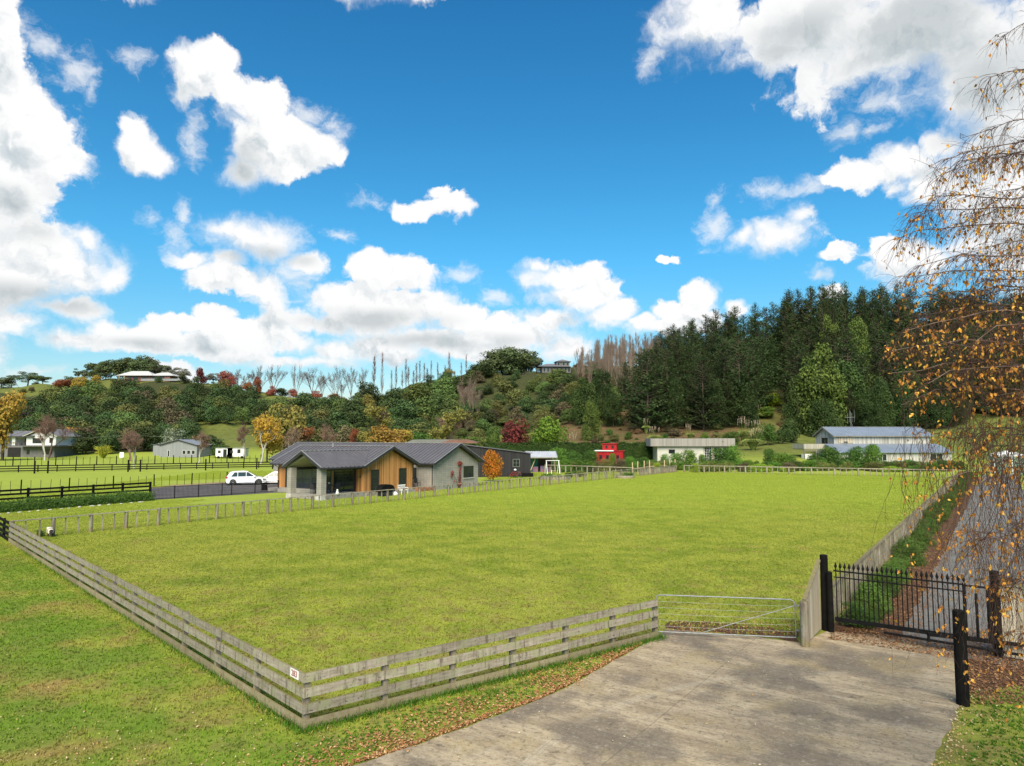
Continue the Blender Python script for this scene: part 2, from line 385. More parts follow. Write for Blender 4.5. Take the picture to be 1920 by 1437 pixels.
# zones of what grows: red = scrub, green = bare brown bank, blue = dry mown verge, alpha = paddock yellow-green
X = nv[:, 0]; Y = nv[:, 1]; PXc = 960+F*X/np.maximum(Y, 30)
zr = np.zeros(len(nv)); zg = zr.copy(); zb = zr.copy()
hill = (nv[:, 2] > 1.2)
PYc = 820 - (nv[:, 2]-H)/np.maximum(Y, 30)*F
zr = np.where(hill & (Y < 350) & (PXc < 1130) & (Y > 212), .9, 0)
zr = np.where((PXc > 330) & (PXc < 470) & (PYc > 775), .1, zr)
zr = np.where((PXc > 495) & (PXc < 640) & (PYc < 790) & (PYc > 735), .15, zr)
zr = np.where((PXc > 400) & (PXc < 560) & (PYc > 815), 0, zr)
zr = np.where((PXc > 20) & (PXc < 250) & (PYc < 745), .35, zr)
zr = np.where((PXc >= 1130) & (Y > 205), .95, zr)
zg = np.where((PXc > 1035) & (PXc < 1455) & (Y > 168) & (Y < 212), 1, 0)
zg = np.where((PXc > 1380) & (PXc < 1490) & (Y > 172), .45, zg)
zb = np.where((Y < 38) & (X < -4-(Y-13.6)*.96) & (Y > 8), 1, 0)
zcol = np.stack([zr, zg, zb, np.ones(len(nv))], -1).astype(np.float32)

m, T = newmat('grass_ground')
P = pos(T)
at = T.n('ShaderNodeAttribute', attribute_name='zone'); sp = T.n('ShaderNodeSeparateColor', ins={0: at.outputs['Color']}).outputs
big = T.noise(P, .07, 3, .5); mid = T.noise(P, .55, 5, .6); sm = T.noise(P, 3.2, 4, .65); fine = T.noise(P, 26, 3, .7)
col = T.mix(T.ramp(mid, .36, .64), (0.158, 0.201, 0.0234), (0.24, 0.263, 0.0398))
col = T.mix(T.m('MULTIPLY', T.ramp(big, .42, .66), .5), col, (0.259, 0.265, 0.0483))
col = T.mix(T.m('MULTIPLY', T.ramp(sm, .5, .72), .5), col, (0.23, 0.184, 0.0575))
col = T.mix(T.m('MULTIPLY', T.ramp(T.noise(P, .13, 5, .65), .55, .70), .45), col, (.10, .155, .018))
col = T.mix(T.m('MULTIPLY', T.ramp(T.noise(T.vm('ADD', P, (9, 3, 0)), .32, 6, .7), .56, .70), .55), col, (.26, .185, .07))
yy_ = T.n('ShaderNodeSeparateXYZ', ins={0: P}).outputs[1]
col = T.mix(T.m('MULTIPLY', T.ramp(yy_, 30, 75), .55), col, (0.293, 0.368, 0.0506)); col = T.mix(T.m('MULTIPLY', T.m('MULTIPLY', T.ramp(yy_, 36, 18), T.ramp(T.noise(P, 1.3, 5, .7), .46, .62)), .6), col, (.19, .14, .055))
# dry brown thatch on the mown verge
dry = T.m('MULTIPLY', sp[2], T.ramp(T.noise(T.vm('ADD', P, (4, 7, 0)), .28, 4, .6), .46, .62))
col = T.mix(T.m('MULTIPLY', dry, .75), col, (.27, .185, .065))
col = T.mix(T.m('MULTIPLY', T.m('MULTIPLY', sp[2], T.ramp(T.noise(P, .4, 3), .64, .42)), .7), col, (.085, .165, .014))
far = T.ramp(T.n('ShaderNodeSeparateXYZ', ins={0: P}).outputs[2], .4, 3.0)
col = T.mix(T.m('MULTIPLY', far, .9), col, T.mix(T.ramp(mid, .35, .65), (.080, .092, .024), (.125, .135, .036)))
scr = T.mix(T.ramp(sm, .4, .62), (.022, .035, .010), (.075, .07, .030))
col = T.mix(T.ramp(T.m('ADD', sp[0], T.m('MULTIPLY', T.m('SUBTRACT', mid, .5), .8)), .35, .65), col, scr)
bk = T.mix(T.ramp(sm, .35, .66), (.085, .048, .028), (.165, .115, .052)); bk = T.mix(T.ramp(mid, .50, .62), bk, (.075, .085, .022))
col = T.mix(T.ramp(T.m('ADD', sp[1], T.m('MULTIPLY', T.m('SUBTRACT', mid, .5), .6)), .3, .6), col, bk)
val = T.m('ADD', T.m('MULTIPLY', T.m('ADD', fine, T.noise(P, 8, 3, .6)), .75), .28)
col = T.n('ShaderNodeHueSaturation', ins={'Value': val, 'Color': col}).outputs[0]
finish(T, col, .95, T.m('ADD', T.m('MULTIPLY', fine, .7), sm), .6, .05, spec=.1); M['ground'] = m
me = mesh_np('ground', nv, ff, [M['ground']], smooth=True)
ca = me.color_attributes.new('zone', 'FLOAT_COLOR', 'POINT'); ca.data.foreach_set('color', zcol.ravel())
tag(link('ground', me), kind='structure')

# ------------------------------------------------------------------ paved surfaces
dF = Vector((.573, .8195, 0)); nF = Vector((.8195, -.573, 0))      # along the right fence / to its right
P0 = Vector(G(1549, 1182)); P0.z = 0                                # black gate post
def poly_obj(name, pts, z, m, kind='structure'):
    b = MB(); b.poly([(p[0], p[1], z) for p in pts])
    o = b.build(name, m); return tag(o, kind=kind)
def jag(pts, st=.35, a=.05, rr=random.Random(3)):
    out = []
    for i in range(len(pts)):
        p = Vector(pts[i]); q = Vector(pts[(i+1) % len(pts)]); n_ = max(1, int((q-p).length/st))
        pr = (q-p).normalized().cross(Vector((0, 0, 1)))
        for k in range(n_):
            c = p.lerp(q, k/n_) + pr*rr.uniform(-a, a); out.append((c.x, c.y))
    return out
DRIVE_L = [G(560,1470), G(672,1434), G(760,1406), G(840,1377), G(905,1352), G(965,1330), G(1020,1310), G(1075,1283), G(1125,1255), G(1170,1230), G(1210,1206), G(1237,1190)]
DRIVE_B = [G(1250,1180), G(1330,1188), G(1420,1196), G(1500,1206), G(1550,1184), G(1640,1192), G(1720,1206), G(1797,1222)]
DRIVE_R = [G(1797,1262), G(1796,1325), G(1783,1368), G(1765,1400), G(1745,1437), (9.2, 7.0, 0), (14, 2, 0), (14, -14, 0), (-14, -14, 0), (-12, 6, 0)]
drive_poly = [Vector(p) for p in DRIVE_L+DRIVE_B+DRIVE_R]
m, T = newmat('stained_concrete'); P = pos(T)
ang = atan2(-.573, .8195)
rot = T.n('ShaderNodeMapping', ins={0: P, 2: (0, 0, -ang)}).outputs[0]
rs = T.n('ShaderNodeSeparateXYZ', ins={0: rot}).outputs
stv = T.vm('MULTIPLY', rot, (.35, 1.9, 1))
n1 = T.noise(stv, 1.0, 6, .65); n2 = T.noise(P, .42, 4, .55); n3 = T.noise(P, 3.4, 5, .7); n4 = T.noise(P, 45, 2, .6)
n5 = T.noise(T.vm('MULTIPLY', rot, (1.2, 5.5, 1)), 1.6, 6, .75); n6 = T.noise(P, 11, 5, .75)
col = T.mix(T.ramp(n1, .36, .64), (.43, .345, .225), (.27, .21, .135))
col = T.mix(T.m('MULTIPLY', T.ramp(n5, .44, .66), .55), col, (.15, .125, .095))
col = T.mix(T.m('MULTIPLY', T.ramp(n2, .45, .60), .75), col, (.13, .108, .085))
col = T.mix(T.m('MULTIPLY', T.ramp(T.noise(P, .7, 3, .5), .5, .72), .55), col, (.33, .255, .125))
col = T.mix(T.m('MULTIPLY', T.ramp(n3, .56, .68), .65), col, (.095, .078, .06))
col = T.mix(T.m('MULTIPLY', T.ramp(n3, .44, .30), .40), col, (.46, .41, .31))
col = T.mix(T.m('MULTIPLY', T.ramp(n6, .52, .66), .62), col, (.115, .095, .072)); col = T.mix(T.m('MULTIPLY', T.ramp(n6, .45, .32), .40), col, (.45, .40, .31))
# worn tyre arcs (pale scuffs)
for (pa, pb, pc, wd, st_) in (((985,1437),(1100,1352),(1265,1292),.16,.34),((1040,1437),(1150,1365),(1330,1325),.07,.2),((850,1437),(1000,1370),(1180,1290),.1,.12)):
    A, B, C = [Vector(G(*q)) for q in (pa, pb, pc)]
    D2 = 2*(A.x*(B.y-C.y)+B.x*(C.y-A.y)+C.x*(A.y-B.y))
    ux = ((A.x**2+A.y**2)*(B.y-C.y)+(B.x**2+B.y**2)*(C.y-A.y)+(C.x**2+C.y**2)*(A.y-B.y))/D2
    uy = ((A.x**2+A.y**2)*(C.x-B.x)+(B.x**2+B.y**2)*(A.x-C.x)+(C.x**2+C.y**2)*(B.x-A.x))/D2
    rr_ = sqrt((A.x-ux)**2+(A.y-uy)**2)
    dd = T.m('ABSOLUTE', T.m('SUBTRACT', T.vm('LENGTH', T.vm('SUBTRACT', P, (ux, uy, .012)), out=1), rr_))
    tread = T.ramp(T.m('SINE', T.m('MULTIPLY', dd, 95)), -.6, .6)
    k = T.m('MULTIPLY', T.m('MULTIPLY', T.ramp(dd, wd, wd*.6), T.m('ADD', T.m('MULTIPLY', tread, .6), .4)), T.m('MULTIPLY', T.ramp(n3, .3, .6), T.ramp(n2, .60, .42)))
    col = T.mix(T.m('MULTIPLY', k, st_), col, (.50, .45, .35))
# sawn joints
for c_, ax in ((-5.9, 0), (-.4, 0), (12.4, 1)):
    dj = T.m('ABSOLUTE', T.m('SUBTRACT', rs[ax], c_)); col = T.mix(T.m('MULTIPLY', T.ramp(dj, .016, .006), .45), col, (.09, .08, .06))
col = T.n('ShaderNodeHueSaturation', ins={'Value': T.m('ADD', T.m('MULTIPLY', n4, .7), .65), 'Color': col}).outputs[0]
finish(T, col, .92, T.m('ADD', n4, n3), .35, .01, spec=.15); M['concrete'] = m
poly_obj('driveway', jag([tuple(p) for p in DRIVE_L+DRIVE_B]+[tuple(p) for p in DRIVE_R], .3, .04), .012, M['concrete'])

m, T = newmat('gravel'); P = pos(T); n1 = T.noise(P, .8, 5, .6); n2 = T.noise(P, 40, 3, .7)
vo = T.n('ShaderNodeTexVoronoi', ins={'Vector': P, 'Scale': 38.0}).outputs[1]
vv = T.n('ShaderNodeSeparateColor', ins={0: vo}).outputs[0]
col = T.mix(T.ramp(n1, .35, .65), (.155, .15, .138), (.105, .098, .088)); col = T.mix(T.m('MULTIPLY', vv, .45), col, (.24, .235, .22))
col = T.mix(T.m('MULTIPLY', T.ramp(T.noise(P, 2.2, 4, .7), .55, .68), .6), col, (.11, .06, .035))
finish(T, col, .95, n2, .6, .02, spec=.1); M['gravel'] = m
m, T = newmat('bark_mulch'); P = pos(T); n1 = T.noise(P, 1.4, 5, .6); n2 = T.noise(P, 24, 4, .75)
col = T.mix(T.ramp(n2, .35, .68), (.045, .022, .014), (.17, .095, .055)); col = T.mix(T.m('MULTIPLY', T.ramp(n1, .5, .7), .6), col, (.14, .12, .05))
finish(T, col, .95, n2, .8, .03, spec=.1); M['mulch'] = m
m, T = newmat('asphalt'); P = pos(T); n1 = T.noise(P, .5, 4, .6); n2 = T.noise(P, 30, 3, .7)
col = T.mix(T.ramp(n1, .35, .65), (.105, .092, .088), (.070, .063, .060)); finish(T, col, .9, n2, .4, .01); M['asphalt'] = m
def LP(t, s, z=0.0): c = P0 + dF*t + nF*s; return (c.x, c.y, z)
poly_obj('mulch_bed', jag([LP(.0, .1), LP(98, .1), LP(98, 2.3), LP(-.2, 2.3)], .6, .05), .005, M['mulch'])
poly_obj('lane', jag([LP(-.6, 1.9), LP(30, 2.0), LP(100, 2.1), LP(126, 2.6), LP(126, 7.5), LP(99, 6.6), LP(30, 6.0), LP(-.9, 4.6)], .6, .08), .009, M['gravel'])
lv = [Vector(G(*q)) for q in ((1797,1222),(1797,1262),(1802,1318),(1850,1300),(1905,1285),(1990,1300),(2100,1280),(2100,1150),(1985,1080),(1930,1120),(1880,1200))]
poly_obj('leaf_litter_bed', jag([tuple(p) for p in lv], .5, .12), .005, M['mulch'])
# paddock side of the farm gate
poly_obj('bare_soil', jag([G(1255,1164), G(1340,1168), G(1430,1176), G(1497,1184), G(1500,1204), G(1420,1194), G(1330,1186), G(1245,1178)], .25, .12), .007, M['mulch'])
# parking court by the house
court = [G(283,938), G(283,916), G(360,910), G(430,905.5), G(540,899), G(600,899), G(590,925), G(522,924)]
poly_obj('parking_court', jag(court, 1.0, .05), .008, M['asphalt'])
dirt = [G(283,916.5), G(300,911), G(430,903), G(545,897), G(545,899), G(430,905.7)]
m = plain('clay_dirt', (.30, .20, .12), (.20, .17, .07), 1.2, .95); poly_obj('dirt_margin', jag(dirt, 1, .15), .006, m)

# ------------------------------------------------------------------ inside tests for scattering
def inside(px_, py_, poly):
    px_ = np.asarray(px_); py_ = np.asarray(py_); r = np.zeros(px_.shape, bool); n_ = len(poly); j = n_-1
    for i in range(n_):
        xi, yi, xj, yj = poly[i][0], poly[i][1], poly[j][0], poly[j][1]
        r ^= ((yi > py_) != (yj > py_)) & (px_ < (xj-xi)*(py_-yi)/(yj-yi+1e-12)+xi); j = i
    return r
PAVED = [[tuple(p)[:2] for p in drive_poly], [LP(-.2, .0)[:2], LP(126, .0)[:2], LP(126, 7.4)[:2], LP(30, 6.6)[:2], LP(0, 5.2)[:2], LP(-.6, 1.6)[:2]], [tuple(v)[:2] for v in lv], [c[:2] for c in court]]
def quads_np(C, Nn, S, asp, rng):
    """N flat leaves: centres, normals, half sizes"""
    n = len(C); Nn = Nn/np.maximum(np.linalg.norm(Nn, axis=1, keepdims=True), 1e-6)
    r = rng.normal(size=(n, 3)); a = np.cross(Nn, r); a /= np.maximum(np.linalg.norm(a, axis=1, keepdims=True), 1e-6)
    b = np.cross(Nn, a); S = np.asarray(S).reshape(-1, 1)*np.ones((n, 1))
    V = np.stack([C-a*S, C-b*S*asp, C+a*S, C+b*S*asp], 1).reshape(-1, 3)
    return V, np.arange(4*n).reshape(-1, 4)
def segs_np(P0_, P1_, R0_, R1_, n=3):
    P0_ = np.asarray(P0_, float); P1_ = np.asarray(P1_, float); R0_ = np.asarray(R0_, float)[:, None]; R1_ = np.asarray(R1_, float)[:, None]
    d = P1_-P0_; d /= np.maximum(np.linalg.norm(d, axis=1, keepdims=True), 1e-6)
    h = np.where(np.abs(d[:, 2:3]) > .9, np.array([[1., 0, 0]]), np.array([[0, 0, 1.]]))
    a = np.cross(d, h); a /= np.maximum(np.linalg.norm(a, axis=1, keepdims=True), 1e-6); b = np.cross(d, a)
    vs = []
    for k in range(n):
        o = a*cos(2*pi*k/n)+b*sin(2*pi*k/n); vs += [P0_+o*R0_, P1_+o*R1_]
    V = np.stack(vs, 1).reshape(-1, 3); m_ = len(P0_); base = np.arange(m_)[:, None]*2*n; fs = []
    for k in range(n):
        k2 = (k+1) % n; fs.append(np.concatenate([base+2*k, base+2*k2, base+2*k2+1, base+2*k+1], 1))
    return V, np.stack(fs, 1).reshape(-1, 4)

# ------------------------------------------------------------------ grass: patches of real blades set out over the near ground
rng = np.random.default_rng(5)
def blade_patch(size, n, h0, h1, w, mat):
    nt_ = n//5; cx = rng.uniform(-size/2, size/2, (nt_, 2)); c = np.repeat(cx, 5, 0)+rng.normal(0, .02, (nt_*5, 2)); k = len(c)
    hgt = rng.uniform(h0, h1, k)*np.repeat(rng.uniform(.6, 1.3, nt_), 5); an = rng.uniform(0, 2*pi, k); ln = rng.uniform(.3, 1.2, k)*hgt
    dx = np.cos(an); dy = np.sin(an); wv = w*rng.uniform(.7, 1.3, k)
    V = np.zeros((k, 3, 3)); V[:, 0] = np.stack([c[:, 0]-dy*wv, c[:, 1]+dx*wv, np.zeros(k)], -1)
    V[:, 1] = np.stack([c[:, 0]+dy*wv, c[:, 1]-dx*wv, np.zeros(k)], -1)
    V[:, 2] = np.stack([c[:, 0]+dx*ln, c[:, 1]+dy*ln, hgt], -1)
    return mesh_np('grass', V.reshape(-1, 3), np.arange(3*k).reshape(-1, 3), [mat])
m, T = newmat('grass_blades'); P = pos(T)
big = T.noise(P, .07, 3, .5); mid = T.noise(P, .55, 5, .6); sm = T.noise(P, 3.2, 4, .65); fi = T.noise(P, 40, 2, .6)
col = T.mix(T.ramp(mid, .36, .64), (0.193, 0.252, 0.0257), (0.31, 0.339, 0.0468))
col = T.mix(T.m('MULTIPLY', T.ramp(big, .42, .66), .5), col, (0.333, 0.339, 0.0575))
col = T.mix(T.m('MULTIPLY', T.ramp(sm, .5, .72), .5), col, (0.293, 0.23, 0.069))
col = T.mix(T.m('MULTIPLY', T.ramp(T.noise(P, .13, 5, .65), .55, .70), .45), col, (.13, .21, .022))
col = T.mix(T.m('MULTIPLY', T.ramp(T.noise(T.vm('ADD', P, (9, 3, 0)), .32, 6, .7), .56, .70), .55), col, (.34, .25, .09))
yy_ = T.n('ShaderNodeSeparateXYZ', ins={0: P}).outputs[1]
col = T.mix(T.m('MULTIPLY', T.ramp(yy_, 30, 75), .55), col, (0.368, 0.454, 0.0598)); col = T.mix(T.m('MULTIPLY', T.m('MULTIPLY', T.ramp(yy_, 36, 18), T.ramp(T.noise(P, 1.3, 5, .7), .46, .62)), .6), col, (.25, .185, .07))
# verge left of the fence: dry patches and lush patches, as in the soil below it
xs = T.n('ShaderNodeSeparateXYZ', ins={0: P}).outputs
lf = T.ramp(T.m('ADD', T.m('ADD', xs[0], 4.06), T.m('MULTIPLY', T.m('SUBTRACT', xs[1], 13.6), .96)), 0.0, -.4)
dry = T.m('MULTIPLY', lf, T.ramp(T.noise(T.vm('ADD', P, (4, 7, 0)), .28, 4, .6), .42, .64))
col = T.mix(T.m('MULTIPLY', dry, .8), col, (.33, .215, .085))
col = T.mix(T.m('MULTIPLY', T.m('MULTIPLY', lf, T.ramp(T.noise(P, .4, 3), .64, .42)), .7), col, (.105, .225, .016))
lush = T.m('MULTIPLY', T.ramp(xs[1], 20.5, 17.5), T.ramp(xs[0], -4.6, -3.4))
col = T.mix(T.m('MULTIPLY', lush, T.ramp(T.m('SUBTRACT', T.m('MULTIPLY', T.m('ADD', xs[0], 4.06), .775), T.m('SUBTRACT', xs[1], 13.6)), 0.0, .3)), col, (.07, .155, .013))
col = T.n('ShaderNodeHueSaturation', ins={'Value': T.m('ADD', T.m('MULTIPLY', T.m('ADD', fi, T.noise(P, 8, 3, .6)), .85), .18), 'Color': col}).outputs[0]
finish(T, col, .8, trans=.25, spec=.12); M['blades'] = m
def grid_pts(size, cond):
    out = []
    xs_ = np.arange(-50, 75, size); ys_ = np.arange(8, 118, size); gxx, gyy = np.meshgrid(xs_, ys_); gxx = gxx.ravel()+size/2; gyy = gyy.ravel()+size/2
    vis = np.abs(gxx/gyy) < .86
    return np.stack([gxx[vis], gyy[vis]], -1)
big_p = grid_pts(2.0, None)
def clear(p, half):
    ok = np.ones(len(p), bool)
    for poly in PAVED+[[(-25,60),(-2,93),(-12,110),(-45,90)]]:
        for dx in (-half, 0, half):
            for dy in (-half, 0, half): ok &= ~inside(p[:, 0]+dx, p[:, 1]+dy, poly)
    return ok
okb = clear(big_p, 1.0); small = []
for c in big_p[~okb]:
    for i in range(4):
        for j in range(4): small.append((c[0]-.75+i*.5, c[1]-.75+j*.5))
small = np.array(small); small = small[small[:, 1] < 45]; small = small[clear(small, .25)]
big_p = big_p[okb]
def gn_patch(name, pts, me, label, rotate=True):
    base = bpy.data.meshes.new(name+'_points'); base.from_pydata([(p[0], p[1], 0) for p in pts[1:]], [], [])
    src = bpy.data.objects.new(name, me); COL.objects.link(src); src.location = (pts[0][0], pts[0][1], 0)
    tag(src, label, 'grass', kind='stuff')
    o = bpy.data.objects.new(name, base); COL.objects.link(o); tag(o, label, 'grass', kind='stuff')
    ng = bpy.data.node_groups.new(name, 'GeometryNodeTree'); ng.interface.new_socket('Geometry', in_out='INPUT', socket_type='NodeSocketGeometry'); ng.interface.new_socket('Geometry', in_out='OUTPUT', socket_type='NodeSocketGeometry')
    a = ng.nodes.new('NodeGroupInput'); z = ng.nodes.new('NodeGroupOutput'); ip = ng.nodes.new('GeometryNodeInstanceOnPoints'); oi = ng.nodes.new('GeometryNodeObjectInfo'); oi.inputs[0].default_value = src; oi.transform_space = 'ORIGINAL'
    ri = ng.nodes.new('FunctionNodeRandomValue'); ri.data_type = 'INT'; ri.inputs[4].default_value = 0; ri.inputs[5].default_value = 3
    mm = ng.nodes.new('ShaderNodeMath'); mm.operation = 'MULTIPLY'; mm.inputs[1].default_value = pi/2; cx = ng.nodes.new('ShaderNodeCombineXYZ')
    L = ng.links.new
    L(a.outputs[0], ip.inputs['Points']); L(oi.outputs['Geometry'], ip.inputs['Instance']); L(ri.outputs[2], mm.inputs[0]); L(mm.outputs[0], cx.inputs[2]); L(cx.outputs[0], ip.inputs['Rotation']); L(ip.outputs[0], z.inputs[0])
    md = o.modifiers.new('scatter', 'NODES'); md.node_group = ng
gn_patch('grass', big_p, blade_patch(2.0, 2600, .025, .06, .011, M['blades']), 'short mown green and straw coloured grass over paddock and verge')
gn_patch('edge_grass', small, blade_patch(.5, 165, .025, .06, .011, M['blades']), 'short grass along the edges of the driveway and the lane')
# longer, darker grass left by the mower under the two front fences
CN = Vector(G(573, 1366)); CN.z = 0; FR = Vector(G(1228, 1196)); FR.z = 0; FL = Vector(G(20, 1016)); FL.z = 0
dR = (FR-CN).normalized(); dL = (FL-CN).normalized()
k = 15000; tt = rng.uniform(0, 1, k); side = rng.uniform(0, 1, k) < .5
ptsx = np.where(side, CN.x+dR.x*tt*10.4, CN.x+dL.x*tt**1.6*30)+rng.normal(0, .12, k); ptsy = np.where(side, CN.y+dR.y*tt*10.4, CN.y+dL.y*tt**1.6*30)+rng.normal(0, .12, k)-np.where(side, .12, .05)
hg = rng.uniform(.05, .17, k); an = rng.uniform(0, 2*pi, k); dx = np.cos(an); dy = np.sin(an); w = .008
V = np.zeros((k, 3, 3)); V[:, 0] = np.stack([ptsx-dy*w, ptsy+dx*w, np.zeros(k)], -1); V[:, 1] = np.stack([ptsx+dy*w, ptsy-dx*w, np.zeros(k)], -1); V[:, 2] = np.stack([ptsx+dx*hg*.6, ptsy+dy*hg*.6, hg], -1)
M['lush'] = leafmat('long_grass', (.05, .13, .010), (.09, .19, .015), .0, .25, 3)
tag(link('long_grass', mesh_np('long_grass', V.reshape(-1, 3), np.arange(3*k).reshape(-1, 3), [M['lush']])), 'longer dark green grass under the bottom rails of the front fences', 'grass', kind='stuff')

# ------------------------------------------------------------------ fallen leaves
def litter(name, pts, smin, smax, mat, label, z=.03):
    n = len(pts); C = np.stack([pts[:, 0], pts[:, 1], rng.uniform(.01, z+.02, n)], -1)
    Nn = np.stack([rng.normal(0, .45, n), rng.normal(0, .45, n), np.ones(n)], -1)
    V, Fq = quads_np(C, Nn, rng.uniform(smin, smax, n), .65, rng)
    tag(link(name, mesh_np(name, V, Fq, [mat])), label, 'leaves', kind='stuff')
def litmat(name, a, b, c):
    m, T = newmat(name); P = pos(T); w_ = T.noise(P, 33, 1, .5); w2_ = T.noise(P, 21, 1, .5)
    col = T.mix(T.ramp(w_, .4, .6), a, b); col = T.mix(T.ramp(w2_, .55, .62), col, c); finish(T, col, .8, trans=.1, spec=.2); return m
M['litter'] = litmat('fallen_leaves', (.24, .085, .035), (.36, .18, .07), (.50, .36, .18))
M['litter2'] = litmat('brown_leaves', (.14, .06, .03), (.24, .12, .055), (.36, .22, .10))
def along(pts, n, sig, off, pw=1.0):
    P_ = np.array([p[:2] for p in pts]); d = np.diff(P_, axis=0); L_ = np.linalg.norm(d, axis=1); cs_ = np.concatenate([[0], np.cumsum(L_)]); t = rng.uniform(0, 1, n)**pw*cs_[-1]
    i = np.clip(np.searchsorted(cs_, t)-1, 0, len(L_)-1); s = (t-cs_[i])/L_[i]; base = P_[i]+d[i]*s[:, None]; nn = np.stack([-d[i, 1], d[i, 0]], -1)/L_[i][:, None]
    return base+nn*(off+np.abs(rng.normal(0, sig, n))*np.sign(off+1e-9))[:, None]
E1 = along(DRIVE_L[:-1], 1900, .08, .02); E2 = along(DRIVE_L[:-1], 1300, .55, .05); cl = []
for i in range(26):    # drifts of leaves in the verge
    c = along(DRIVE_L[:-2], 1, .45, .25)[0]; cl.append(c+rng.normal(0, .20, (55, 2)))
litter('fallen_leaves', np.concatenate([E1, E2]+cl), .018, .042, M['litter'], 'copper and tan fallen leaves on the grass verge beside the driveway')
a1 = np.array([LP(rng.uniform(-.3, 26), rng.uniform(.5, 2.3))[:2] for _ in range(5200)]); a2 = np.array([LP(rng.uniform(-1.0, .6), rng.uniform(.2, 4.6))[:2] for _ in range(2600)])
a3 = np.array([G(rng.uniform(1800, 2080), rng.uniform(1180, 1322))[:2] for _ in range(6500)]); a5 = np.array([LP(rng.uniform(0, 12), rng.uniform(4.5, 8))[:2] for _ in range(2200)]); a4 = np.array([LP(rng.uniform(0, 30), rng.uniform(1.8, 6.2))[:2] for _ in range(1300)])
litter('brown_leaves', np.concatenate([a1, a2, a3, a4, a5]), .018, .045, M['litter2'], 'dark brown birch leaves covering the lane edge and the ground behind the iron gate', .02)
g1 = np.array([G(rng.uniform(1250, 1497), rng.uniform(1166, 1190))[:2] for _ in range(600)])
litter('gate_leaves', g1, .02, .045, M['litter'], 'reddish leaves gathered along the bottom of the farm gate', .02)
v1 = np.array([G(rng.uniform(1770, 2000), rng.uniform(1290, 1500))[:2] for _ in range(520)]); v2 = along([G(1797,1300), G(1783,1368), G(1765,1400), G(1745,1437), (9.2,7,0)], 900, .16, .02)
v3 = np.array([G(rng.uniform(-40, 660), min(1500, 1437-rng.exponential(90)))[:2] for _ in range(500)]); v4 = np.array([G(rng.uniform(700, 1797), rng.uniform(1200, 1437))[:2] for _ in range(170)])
litter('yellow_leaves', np.concatenate([v1, v2, v3, v4]), .014, .030, litmat('pale_leaves', (.50, .38, .16), (.36, .19, .07), (.60, .52, .34)), 'scattered pale yellow leaves on the lawns and the concrete', .03)
# ------------------------------------------------------------------ fences
def T3(p): return Vector((p[0], p[1], 0))
def rail_fence(name, A, B, label, sp_, rails, h_, t_, postw, mat, matp, side, group=None, bay=2, posth=1.12, offs=.06, zf=None, rr=random.Random(2), firstpost=True, parts=None, rail_jit=.005):
    """posts with boards nailed to one face; every post and every board is a part"""
    A = T3(A); B = T3(B); d = B-A; L = d.length; d.normalize(); nn = Vector((-d.y, d.x, 0))*side
    root = thing(name, A, label, 'fence', group, world=True)
    n = max(1, int(round(L/sp_))); pm = {}
    for i in range(n+1):
        if i == 0 and not firstpost: continue
        c = A+d*(L*i/n); z = TZ(c.x, c.y) if zf else 0
        k = rr.randrange(3)
        if k not in pm:
            b = MB(); hh = posth+(k-1)*.02
            b.v = []; b.bar((0, 0, -.1), (0, 0, hh), postw, postw, up=tuple(d)); pm[k] = b.mesh('post', matp)
        o = link('post', pm[k], root, c-A+Vector((0, 0, z))); o.rotation_euler = (rr.uniform(-.012, .012), rr.uniform(-.012, .012), 0)
    for rz_ in rails:
        i = 0; st = rr.randrange(bay)
        while i < n:
            j = min(n, i+(bay if not (i == 0 and st) else st))
            a = A+d*(L*i/n-(.105 if i == 0 else 0)); e = A+d*(L*j/n+(.04 if j == n else 0))
            off = nn*(postw/2+t_/2+.002)
            za = TZ(a.x, a.y) if zf else 0; ze = TZ(e.x, e.y) if zf else 0
            a = a+off+Vector((0, 0, rz_+za+rr.uniform(-rail_jit, rail_jit))); e = e+off+Vector((0, 0, rz_+ze+rr.uniform(-rail_jit, rail_jit)))
            mdl = (a+e)/2; ln = (e-a).length-.006; b = MB()
            nseg = 4
            for s_ in range(1): b.bar((-ln/2, 0, 0), (ln/2, 0, 0), t_, h_)
            o = link('rail', b.mesh('rail', mat), root, mdl-A)
            dd = (e-a).normalized(); o.rotation_euler = (0, -math.asin(dd.z), atan2(dd.y, dd.x))
            i = j
    return root
RZ = (.105, .405, .705, .995)
sA = rail_fence('rail_fence', CN, FR, 'weathered four-rail timber fence running from the numbered corner to the farm gate', 1.72, RZ, .178, .045, .12, M['rail'], M['rail_v'], -1, posth=1.05)
FLx = CN + dL*(FL-CN).length
rail_fence('rail_fence', CN+dL*1.2*0, FLx, 'long weathered four-rail timber fence beside the left verge, running back from the numbered corner', 2.25, RZ, .178, .045, .12, M['rail'], M['rail_v'], 1, posth=1.05, firstpost=False)
F9 = FLx + dL*9
rail_fence('rail_fence', FLx+dL*.12, F9, 'short dark stretch of rail fence past the left end of the grey one', 2.25, RZ, .15, .045, .12, M['black_wood'], M['black_wood'], 1, posth=1.08)
